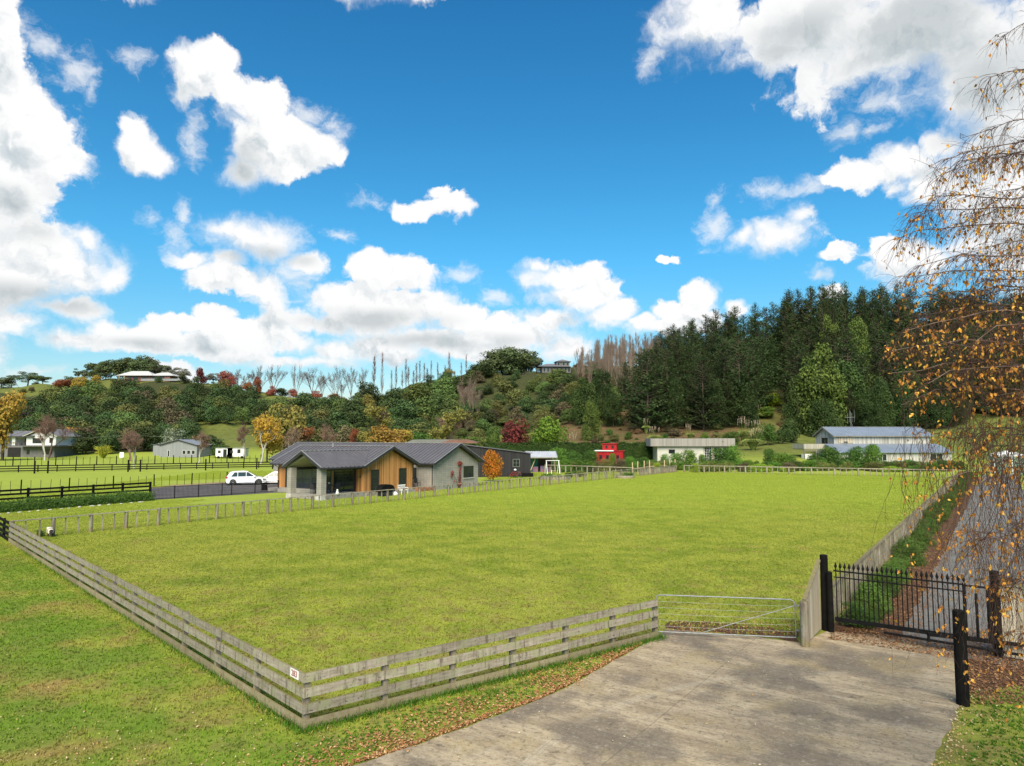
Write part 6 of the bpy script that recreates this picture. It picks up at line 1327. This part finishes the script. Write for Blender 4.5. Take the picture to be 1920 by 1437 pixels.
# --- garden belt behind the far fence
for (px, Y, yt, w, lm_, lab) in (
 (1042, 122, 838, 50, 'shrub', 'large green shrub left of the shelter hedge gap, behind the carport'), (1077, 118, 842, 30, 'dshrub', 'round dark shrub between the carport and the red caboose'), (1108, 119, 841, 30, 'dshrub', 'round dark shrub touching the left end of the red caboose'), (1148, 118, 846, 14, 'shrub', 'small round shrub in front of the red caboose'), (1060, 114, 858, 24, 'shrub', 'pale green low shrub below the large green shrub'),
 (1133, 116, 858, 26, 'olive', 'olive flowering shrub below the caboose, left'), (1162, 116, 856, 24, 'brownbush', 'pinkish shrub below the caboose, right'), (1180, 117, 853, 26, 'shrub', 'green shrub right of the pinkish one under the hedge'), (1202, 118, 854, 28, 'dshrub', 'dark green shrub under the right end of the shelter hedge'), (1226, 118, 860, 18, 'dshrub', 'small grey green shrub at the left corner of the garage'),
 (1248, 120, 849, 22, 'shrub', 'green shrub in front of the garage wall, leftmost of three'), (1268, 120, 846, 22, 'shrub', 'green shrub in front of the garage wall, middle of three'), (1290, 119, 840, 34, 'shrub', 'taller green shrub in front of the garage wall, right of three'), (1318, 119, 849, 16, 'shrub', 'small round shrub before the gridded garage doors'), (1352, 118, 836, 44, 'dshrub', 'tall dark shrub covering the right garage doors'), (1374, 118, 832, 36, 'shrub', 'tall light green shrub at the right corner of the garage'),
 (1465, 117, 846, 34, 'shrub', 'round green shrub on the lawn left of the barn'), (1442, 122, 838, 24, 'dshrub', 'dark shrub at the back left of the barn garden'), (1478, 121, 850, 30, 'dshrub', 'dark shrub right of the round green one'), (1555, 119, 834, 44, 'dshrub', 'tall shrub in front of the barn balcony'), (1530, 118, 850, 36, 'dshrub', 'dark bushy shrub left under the barn balcony'), (1602, 117, 833, 40, 'dshrub', 'tall shrub in front of the lean-to, left of the pair'), (1635, 117, 829, 36, 'shrub', 'tall olive tinted shrub in front of the lean-to, right of the pair'), (1658, 116, 862, 18, 'dshrub', 'small dark shrub right of the tall olive tinted one'),
 (1690, 116, 862, 26, 'olive', 'greyish shrub below the lean-to windows'), (1718, 116, 862, 26, 'dshrub', 'dark shrub below the right part of the lean-to'), (1745, 115, 864, 30, 'shrub', 'green shrub below the right end of the lean-to'), (1772, 113, 866, 26, 'dshrub', 'dark shrub at the right end of the barn garden'), (1400, 119, 862, 22, 'dshrub', 'small dark shrub right of the garage'), (1418, 118, 862, 14, 'dshrub', 'tiny dark ball shrub beside the lawn right of the garage')):
    T_('shrub', px, Y, yt, w, lm_, lab, name='garden_shrub', cat='shrub')
gl = 'lime green mounds along the garden belt'
for (px, yt, w) in ((1232, 865, 14), (1303, 866, 16), (1410, 870, 20), (1425, 867, 24), (1440, 869, 20), (1468, 874, 14), (1484, 874, 14), (1660, 873, 22), (1676, 872, 24), (1692, 874, 20)): T_('shrub', px, 113, yt, w, 'lime', 'low lime green mound planted behind the far paddock fence', name='lime_mound', cat='shrub', group=gl, parts=False)
M['blade_mat'] = LM['blade']
gf = 'flax and strappy plants behind the far fence'
for px in list(range(1315, 1372, 9))+list(range(1500, 1560, 8))+[1580, 1592, 1730, 1760, 1786]: o = T_('flax', px+R.uniform(-3, 3), R.uniform(113.5, 116), R.uniform(858, 868), R.uniform(16, 22), None, 'strappy flax plant in the garden belt behind the far fence', tm='blade_mat', group=gf, parts=False)
gc = 'small mixed shrubs filling the garden belt'
for i in range(95):
    px = R.choice([R.uniform(1060, 1260), R.uniform(1280, 1800), R.uniform(1480, 1800)]); T_('shrub', px, R.uniform(113.5, 121), R.uniform(859, 872), R.uniform(16, 32), R.choice(['shrub', 'dshrub', 'olive', 'brownbush', 'shrub']), 'small low shrub in the mixed planting behind the far fence', name='low_shrub', cat='shrub', group=gc, parts=False)
# plants in the near garden and round beds
for (px, yb, yt, w, lab) in ((33, 996, 982, 12, 'small yellow green shrub at the left end of the paddock fence'), (76, 1006, 987, 13, 'small dark leafy shrub beside the black faced sheep')):
    q = G(px, yb); T_('shrub', px, q[1], yt, w, 'yolive' if px < 50 else 'dshrub', lab, name='small_shrub', cat='shrub')
def ring_bed(px, py, r, label, n):
    q = G(px, py); t = thing('raised_bed', q, label, 'garden bed'); b = MB(); b.lathe([(r, 0), (r, .4), (r-.12, .4), (r-.12, .25)], 20); b.build('edging', M['rail'], t)
    cl = [(R.uniform(-r, r)*.8, R.uniform(-r, r)*.5, .45, .4, .4, .35) for _ in range(n)]; v, f = crown_np(np.random.default_rng(n), cl, 900, .06); link('plants', mesh_np('plants', v, f, [LM['dshrub']]), t)
ring_bed(1040, 899, 2.2, 'round timber edged bed with dark plants on the garden lawn', 9); ring_bed(1084, 893, 1.2, 'small round bed with spiky plants right of the larger bed', 5); ring_bed(1172, 897, 1.3, 'small fenced round bed close to the new pale posts', 6)
q = G(1088, 895); T_('flax', 1088, q[1], 877, 18, None, 'spiky plant standing in the small round garden bed', tm='blade_mat')
q = G(1064, 896); T_('shrub', 1066, q[1], 884, 14, 'dshrub', 'dark shrub between the two round garden beds', name='garden_shrub', cat='shrub')
# creeper on the block gable
t = thing('climbing_plant', loc2(13.6, -1.1, 0), 'red leaved creeper climbing the grey block gable beside the window', 'creeper', rz=HR); rg = np.random.default_rng(3); sg = []
for (x1, z1) in ((.0, 2.9), (.2, 2.2), (-.3, 1.4), (-1.3, 1.9), (-1.0, 1.1), (.3, .6)): sg.append(((0, .05, 0), (x1*.5, .05, z1*.6), .03, .02, 0)); sg.append(((x1*.5, .05, z1*.6), (x1, .05, z1), .02, .008, 0))
v, f = seg_mesh(sg, 5); link('stems', mesh_np('stems', v, f, [M['bark']]), t); cl = [(0, 0, 2.75, .38, .12, .28), (.25, 0, 2.7, .3, .1, .2), (.1, 0, 1.9, .2, .08, .5), (-1.3, 0, 1.75, .22, .1, .3), (-1.45, 0, 1.4, .1, .06, .2), (.05, 0, 1.1, .22, .08, .4), (.1, 0, .45, .4, .12, .3), (-1.0, 0, .8, .1, .06, .14)]; v, f = crown_np(rg, cl, 900, .06); link('leaves', mesh_np('leaves', v, f, [LM['coral']]), t)
# small new tree stakes, white things
b = MB(); b.bar((0, 0, 0), (0, 0, .9), .08, .05); o = b.build('white_marker', M['white_paint']); o.location = G(1034, 893); tag(o, 'small white marker stake in the round garden bed', 'stake')
b = MB(); b.box(-.55, .55, -.05, .05, .3, 1.7); b.bar((-.4, 0, 0), (-.4, 0, .3), .06, .06); b.bar((.4, 0, 0), (.4, 0, .3), .06, .06); o = b.build('white_board', M['white_paint']); o.location = P3(228, 184); tag(o, 'small blank white board standing at the edge of the far field', 'board')
# hedge plants along the lane
n = 0
for i in range(70):
    t_ = .9+i*1.22*(1+i*.004); c = LP(t_, .75+R.uniform(-.18, .22)); h = R.uniform(.65, 1.15); plant('lane_shrub', 'shrub', (c[0], c[1], .1), h, R.uniform(1.15, 1.6), M['bark'], LM['lanehedge'], 'bright green young hedge plant between the battened fence and the gravel lane', 'shrub', 'young hedge plants along the lane', parts=i < 14, rg=R)
    if t_ > 96: break
# ------------------------------------------------------------------ weeping birch at the right, close to the camera
rg = np.random.default_rng(21)
TRK = np.array([9.6, 9.0, 0.0]); LM['birch'] = litmat('birch_leaves', (.50, .23, .03), (.27, .10, .03), (.64, .40, .065))
M['birch_twig'] = plain('dark_birch_twigs', (.085, .044, .031), (.05, .028, .022), 4, .8); M['birch_limb'] = plain('birch_limbs', (.20, .14, .11), (.10, .065, .05), 3, .85)
limbs = []; twigs = []; leavesC = []
def target(px, py, Y): z = ZY(py, Y); return np.array([XY(px, Y, z), Y, z])
def curve(p, c1, q, n): t = np.linspace(0, 1, n)[:, None]; return (1-t)**2*p+2*t*(1-t)*c1+t*t*q
def addpath(dst, P_, r0, r1):
    k = len(P_)-1
    for i in range(k): dst.append((P_[i], P_[i+1], r0+(r1-r0)*i/k, r0+(r1-r0)*(i+1)/k))
trunk = [TRK, TRK+(.05, 0, 3), TRK+(-.1, .1, 6), TRK+(.1, .1, 9), TRK+(.2, 0, 13.5)]
# (tip column, tip row, distance, start height, arch)
TG = [(1880,70,8.6,11,1.2),(1850,170,8.2,10.5,1.0),(1800,260,8.6,9.8,.8),(1740,350,8.8,9.0,.9),(1770,300,7.6,9.4,.8),(1700,420,8.4,8.4,.7),(1690,445,9.4,8.2,.6),(1730,400,7.8,8.6,.9),(1760,330,9.6,9.2,.8),
      (1700,520,8.6,7.4,.6),(1720,500,7.8,7.2,.8),(1690,560,9.2,7.0,.7),(1665,660,8.8,6.2,.9),(1670,700,8.2,6.0,.9),(1700,640,9.6,6.4,.8),(1700,620,7.6,6.6,.9),(1720,590,8.8,6.8,.8),(1745,560,9.8,7.0,.8),
      (1690,760,8.6,5.4,.9),(1720,800,9.4,5.2,.7),(1740,720,7.8,5.6,.9),(1765,800,8.8,5.0,.7),(1760,640,8.2,6.4,.8),(1800,700,9.0,5.8,.7),(1800,480,8.0,7.8,.8),(1820,560,9.0,7.2,.7),(1830,640,7.6,6.6,.8),(1850,380,9.2,8.8,.8),(1860,300,8.0,9.4,.9),(1880,480,8.6,8.0,.7),(1880,180,9.0,10.4,.8),(1850,760,8.2,5.4,.6),(1900,620,8.8,6.9,.6),(1790,860,9.2,4.7,.5),(1850,900,8.6,4.2,.4),
      (1835,1010,7.6,3.6,.3),(1870,1080,8.0,3.2,.25),(1905,1190,8.4,2.6,.2),(1900,980,9.0,3.9,.3),(1760,900,8.0,4.5,.5),(1800,420,9.4,8.4,.7),(1900,760,9.6,6.0,.5),(1915,860,8.0,5.0,.4)]
for (px, py, Y, h0, arch) in TG:
    q = target(px, py, Y); p = TRK+np.array([0, 0, h0*.94]); c1 = p+(q-p)*.45+np.array([0, rg.normal(0, .25), arch+max(0, (q[2]-p[2])*.3)]); P_ = curve(p, c1, q, 16); P_[1:-1] += np.cumsum(rg.normal(0, .035, (14, 3)), 0)*.8; addpath(limbs, P_, .022, .0035)
    L_ = np.linalg.norm(q-p)
    for s in range(int(20*L_)):                 # side shoots that turn down into hanging strings
        t = rg.uniform(.22, 1)**.75; i = min(14, int(t*15)); b_ = P_[i]+(P_[i+1]-P_[i])*rg.uniform(0, 1); dv = (P_[i+1]-P_[i]); dv = dv/np.linalg.norm(dv)
        d = dv*.7+rg.normal(0, .55, 3); d /= np.linalg.norm(d); ln = rg.uniform(.18, .7)*(1.15-.35*t); n_ = 7; pt = [b_]; sag = rg.uniform(.10, .34)
        for k in range(n_): d = d+np.array([0, 0, -sag])+rg.normal(0, .10, 3); d /= np.linalg.norm(d); pt.append(pt[-1]+d*ln/n_)
        addpath(twigs, pt, .0034, .0013)
        for w_ in range(3):
            k = rg.integers(1, 6); d2 = (pt[k+1]-pt[k]); d2 = d2/np.linalg.norm(d2)+rg.normal(0, .5, 3); d2 /= np.linalg.norm(d2); p2 = [pt[k]]
            for j in range(4): d2 = d2+np.array([0, 0, -.25])+rg.normal(0, .12, 3); d2 /= np.linalg.norm(d2); p2.append(p2[-1]+d2*ln*.13)
            addpath(twigs, p2, .0018, .0010)
            if rg.uniform() < .22: leavesC.append(p2[-1])
        dens = .35+.5*(py > 400)+.3*(py > 560)
        for k in range(2, n_+1):
            if rg.uniform() < .15*dens: leavesC.append(pt[k]+rg.normal(0, .01, 3))
# long hanging strings below the crown
for (px, y0, y1, Y, m_) in ((1695,800,1075,8.4,8),(1712,830,1040,8.8,7),(1735,800,1080,8.2,9),(1742,820,1050,8.8,7),(1775,800,920,9.0,6),(1800,720,1010,8.6,10),(1812,760,1180,8.2,11),(1825,760,1240,8.0,11),(1840,800,1330,7.8,13),(1858,820,1290,8.2,13),(1875,820,1260,7.8,14),(1890,800,1320,8.0,13),(1905,760,1280,8.4,12),(1918,760,1330,8.2,12),(1790,1000,1230,8.2,5),(1760,1120,1250,8.4,3),(1700,1020,1130,8.4,3),(1830,1000,1210,9.0,8),(1868,1060,1300,8.8,9),(1895,1080,1310,8.6,9),(1930,900,1300,8,10)):
    m_ = int(m_*1.05)
    for s in range(m_):
        q = target(px+rg.normal(0, 9), y0+rg.uniform(-30, 60), Y+rg.normal(0, .15)); L_ = (y1-y0)/F*Y*rg.uniform(.55, 1.05); n_ = 12; pt = [q]; d = np.array([rg.normal(0, .3), rg.normal(0, .3), -1.0])
        for k in range(n_): d = d*.7+np.array([rg.normal(0, .20), rg.normal(0, .20), -.36]); d /= np.linalg.norm(d); pt.append(pt[-1]+d*L_/n_)
        addpath(twigs, pt, .0030, .0012)
        for k in range(2, n_+1):
            if rg.uniform() < .42:
                e = pt[k]; dd = np.array([rg.normal(0, .6), rg.normal(0, .6), -.5]); dd /= np.linalg.norm(dd); addpath(twigs, [e, e+dd*.06, e+dd*.11+np.array([0, 0, -.03])], .0017, .0009)
            if rg.uniform() < .20: leavesC.append(pt[k]+rg.normal(0, .012, 3))
bt = thing('birch_tree', tuple(TRK), 'weeping birch with hanging brown twigs and orange leaves, nearest the camera at the right', 'tree')
off = TRK
tp = MB(); tp.tube([t-TRK for t in trunk], [.19, .15, .11, .08, .03], 10); tp.build('trunk', M['pale_bark'], bt)
v, f = segs_np([s[0]-off for s in limbs], [s[1]-off for s in limbs], [s[2] for s in limbs], [s[3] for s in limbs], 5); link('limbs', mesh_np('limbs', v, f, [M['birch_limb']]), bt)
v, f = segs_np([s[0]-off for s in twigs], [s[1]-off for s in twigs], [s[2] for s in twigs], [s[3] for s in twigs], 3); link('twigs', mesh_np('twigs', v, f, [M['birch_twig']]), bt)
C = np.array(leavesC)-off; n = len(C)
C = np.concatenate([C, C[rg.uniform(0, 1, n) < .35]+rg.normal(0, .03, (1, 3))]); n = len(C)
d = rg.normal(0, .5, (n, 3)); d[:, 2] -= 1.0; d /= np.linalg.norm(d, axis=1, keepdims=True); a = np.cross(d, rg.normal(size=(n, 3))); a /= np.linalg.norm(a, axis=1, keepdims=True); nn = np.cross(d, a); S = rg.uniform(.017, .033, n)[:, None]
# birch leaf: pointed oval folded along the midrib (two quads)
b0 = C; l1 = C+d*S*.7+a*S*.62+nn*S*.18; l2 = C+d*S*1.4+a*S*.35+nn*S*.12; tip = C+d*S*2.1; mid = C+d*S*1.0; r1 = C+d*S*.7-a*S*.62+nn*S*.18; r2 = C+d*S*1.4-a*S*.35+nn*S*.12
V = np.stack([b0, l1, l2, tip, r2, r1], 1).reshape(-1, 3); i = np.arange(n)[:, None]*6; Fq = np.concatenate([np.concatenate([i, i+1, i+2, i+3], 1), np.concatenate([i, i+3, i+4, i+5], 1)])
link('leaves', mesh_np('leaves', V, Fq, [LM['birch']]), bt)
print('birch twigs', len(twigs), 'leaves', n)

# ------------------------------------------------------------------ cars
def car(loc, rz, label, L=4.55, Wd=1.82, Hh=1.66, suv=True):
    t = thing('parked_car', loc, label, 'car', rz=rz); cp = plain('white_car_paint', (.80, .81, .82), (.78, .79, .80), 1, .22, 0, 0, spec=.6); gl = plain('car_glass', (.03, .045, .04), (.025, .035, .03), 1, .05, 0, 0, spec=.7)
    gc = .24 if suv else .18; bl = .98 if suv else .86; h2 = L/2; k = Hh
    # lower body: sections along x with wheel arches in the side outline
    prof = [(-h2, .52), (-h2+.02, .82), (-h2+.10, bl+.04), (-h2+.35, bl+.05), (h2-1.25, bl), (h2-.55, bl-.10), (h2-.12, bl-.26), (h2, .60), (h2-.02, .40), (h2-.12, gc+.04)]
    xr, xf, wr = -h2+.82, h2-.86, .37
    def arch(xc): return [(xc+.42*cos(a_), .33+.42*sin(a_)) for a_ in np.linspace(0, pi, 9)]
    low = prof+[(xf+.42, gc)]+arch(xf)[0:]+[(xf-.42, gc), (xr+.42, gc)]+arch(xr)+[(xr-.42, gc), (-h2+.12, gc+.06)]
    bm_ = bmesh.new(); rings = []
    for y, ins in ((-Wd/2+.03, .03), (-Wd/2, 0), (Wd/2, 0), (Wd/2-.03, .03)):
        rings.append([bm_.verts.new((x*(1-ins*.6) if True else x, y, z-(.02 if ins and z > .8 else 0))) for (x, z) in low])
    n_ = len(low)
    for a_, b_ in zip(rings, rings[1:]):
        for i in range(n_): bm_.faces.new((a_[i], a_[(i+1) % n_], b_[(i+1) % n_], b_[i]))
    bm_.faces.new(rings[0]); bm_.faces.new(rings[-1][::-1]); bmesh.ops.triangulate(bm_, faces=[f for f in bm_.faces if len(f.verts) > 4]); bmesh.ops.recalc_face_normals(bm_, faces=bm_.faces)
    me = bpy.data.meshes.new('body'); bm_.to_mesh(me); bm_.free(); me.materials.append(cp); link('body', me, t)
    # cabin with tumblehome
    cab = [(-h2+.10, bl), (-h2+.45, bl+(k-bl)*.78), (-h2+.85, k-.04), (-.35, k), (.15, k-.05), (h2-1.05, bl)]
    def sec(f_): return [(x, f_*(Wd/2-.06-(z-bl)*.24), z) for (x, z) in cab]
    Ls, Rs = sec(-1), sec(1); b = MB(); m_ = len(cab); b.v = Ls+Rs; b.f = [list(range(m_)), list(range(m_, 2*m_))[::-1]]+[[i, (i+1) % m_, m_+(i+1) % m_, m_+i] for i in range(m_)]; b.build('cabin', cp, t)
    # glazing: sits 6 mm proud of the cabin
    def sidepane(x0, x1, x2, x3, nm):
        for s in (-1, 1):
            z0, z1 = bl+.05, k-.13; y0 = s*(Wd/2-.06-(z0-bl)*.24+.008); y1 = s*(Wd/2-.06-(z1-bl)*.24+.008); b = MB(); b.poly([(x0, y0, z0), (x3, y0, z0), (x2, y1, z1), (x1, y1, z1)]); b.build(nm, gl, t)
    sidepane(.02, .02, .20, h2-1.35, 'side_window'); sidepane(-.92, -.92, -.04, -.04, 'side_window'); sidepane(-h2+.60, -h2+.95, -.98, -.98, 'side_window')
    yw = Wd/2-.18
    b = MB(); b.poly([(-h2+.115, -yw, bl+.12), (-h2+.115, yw, bl+.12), (-h2+.44, yw-.08, k-.20), (-h2+.44, -yw+.08, k-.20)]); b.v = [(x-.035, y, z) for x, y, z in b.v]; b.build('rear_window', gl, t)
    b = MB(); b.poly([(h2-1.07, -yw, bl+.03), (h2-1.07, yw, bl+.03), (.22, yw-.1, k-.09), (.22, -yw+.1, k-.09)]); b.v = [(x+.03, y, z+.012) for x, y, z in b.v]; b.build('windscreen', gl, t)
    rl = plain('tail_light_red', (.45, .02, .02), rough=.2)
    for s in (-1, 1):
        b = MB(); b.box(-h2-.01, -h2+.22, s*(Wd/2-.34) if s > 0 else -Wd/2-.008, Wd/2+.008 if s > 0 else -(Wd/2-.34), bl-.14, bl+.02); b.build('tail_light', rl, t)
        b = MB(); b.box(h2-.42, h2-.05, s*Wd/2-.12-(.0), s*Wd/2+.12 if False else s*Wd/2+.006*s+(.0 if s > 0 else .12), .62, .74); b.build('headlight', M['galv'], t)
        b = MB(); b.box(h2-1.45, h2-1.25, min(s*(Wd/2), s*(Wd/2+.2)), max(s*(Wd/2), s*(Wd/2+.2)), bl, bl+.14); b.build('mirror', cp, t)
    b = MB(); b.box(-h2-.015, -h2+.05, -Wd/2+.05, Wd/2-.05, gc+.02, .52); b.build('rear_bumper', M['trim'], t); b = MB(); b.box(-h2-.02, -h2+.001, -.26, .26, .70, .82); b.build('number_plate', M['silver'], t); b = MB(); b.box(-h2+.4, h2-.4, -Wd/2+.1, Wd/2-.1, gc-.06, gc+.04); b.build('underbody', M['trim'], t)
    for xc in (xr, xf):
        for s in (-1, 1):
            b = MB(); b.tube([(0, -.11, 0), (0, .11, 0)], wr-.02, 20); tyre = b.mesh('tyre', M['black_metal']); w_ = link('tyre', tyre, None, (0, 0, 0)); w_.name = 'wheel'; w_.parent = t; w_.location = (xc, s*(Wd/2-.12), wr-.02)
            b = MB(); b.tube([(0, s*.112, 0), (0, s*.118, 0)], .09, 12)
            for j in range(5): a_ = 2*pi*j/5+.3; b.bar((0, s*.116, 0), (.24*cos(a_), s*.116, .24*sin(a_)), .05, .012)
            b.tube([(.23*cos(2*pi*j/20), s*.114, .23*sin(2*pi*j/20)) for j in range(21)], .018, 4, False); b.build('rim', M['galv'], w_)
    return t
q = G(461, 909); car((q[0], q[1], .0), radians(22), 'white suv parked nearest the timber house, seen from its rear corner')
q = G(517, 906); car((q[0]+.25, q[1]-1.0, .0), radians(184), 'white hatchback half hidden behind the left corner of the timber house', L=4.25, Wd=1.72, Hh=1.50, suv=False)

# ------------------------------------------------------------------ sheep: one skinned body, dark face and legs as colour
def sheep(loc, rz, scale, label, dark=True, graze=True):
    V = [(0,0,.50),(-.28,0,.52),(.26,0,.52),(.42,0,.50 if graze else .60),(.56,0,.30 if graze else .70),(.64,0,.16 if graze else .66),(-.42,0,.50)]
    Rr = [.25,.24,.22,.14,.085,.045,.06]; E = [(0,1),(0,2),(2,3),(3,4),(4,5),(1,6)]
    for (bx, i0) in ((-.27, 1), (.25, 2)):
        for s in (-1, 1):
            k = len(V); off_ = -.04 if bx < 0 else .01; V += [(bx, s*.13, .36), (bx+(.06 if bx < 0 else 0), s*.14, .27), (bx+off_, s*.14, .14), (bx+off_+.02, s*.14, .01)]; Rr += [.10, .055, .036, .034]; E += [(i0, k), (k, k+1), (k+1, k+2), (k+2, k+3)]
    for s in (-1, 1): k = len(V); V += [(V[4][0]-.02, s*.10, V[4][2]+.05)]; Rr += [.026]; E += [(4, k)]
    me = bpy.data.meshes.new('sheep'); me.from_pydata(V, E, []); o = bpy.data.objects.new('sheep', me); COL.objects.link(o)
    md = o.modifiers.new('skin', 'SKIN'); sv = me.skin_vertices[0].data
    for i, r_ in enumerate(Rr): sv[i].radius = (r_, r_)
    sv[0].use_root = True; s2 = o.modifiers.new('sub', 'SUBSURF'); s2.levels = s2.render_levels = 2
    bpy.context.view_layer.update(); dg = bpy.context.evaluated_depsgraph_get(); m2 = bpy.data.meshes.new_from_object(o.evaluated_get(dg)); o.modifiers.clear(); o.data = m2
    mt, T = newmat('fleece'); oc = obj_co(T); sp_ = T.n('ShaderNodeSeparateXYZ', ins={0: oc}).outputs; k1 = T.ramp(sp_[2], .31, .28); k2 = T.ramp(sp_[0], .42, .46); fz = T.noise(oc, 26, 3, .7)
    wl_ = T.mix(fz, (.80, .76, .66), (.62, .57, .46)); dk_ = (.03, .024, .022) if dark else (.45, .40, .32); finish(T, T.mix(T.m('MAXIMUM', k1, k2), wl_, dk_), .95, fz, .8, .03); m2.materials.clear(); m2.materials.append(mt)
    for p in m2.polygons: p.use_smooth = True
    o.location = loc; o.rotation_euler = (0, 0, rz); o.scale = (scale,)*3; return tag(o, label, 'sheep')
q = G(94, 1006.5); sheep((q[0], q[1], 0), radians(-52), .70, 'small white sheep with black face and legs beside the paddock fence at the left')
q = P3(1124, 160); sheep(q, radians(175), 1.15, 'white sheep grazing on the bank above the red caboose', dark=False)
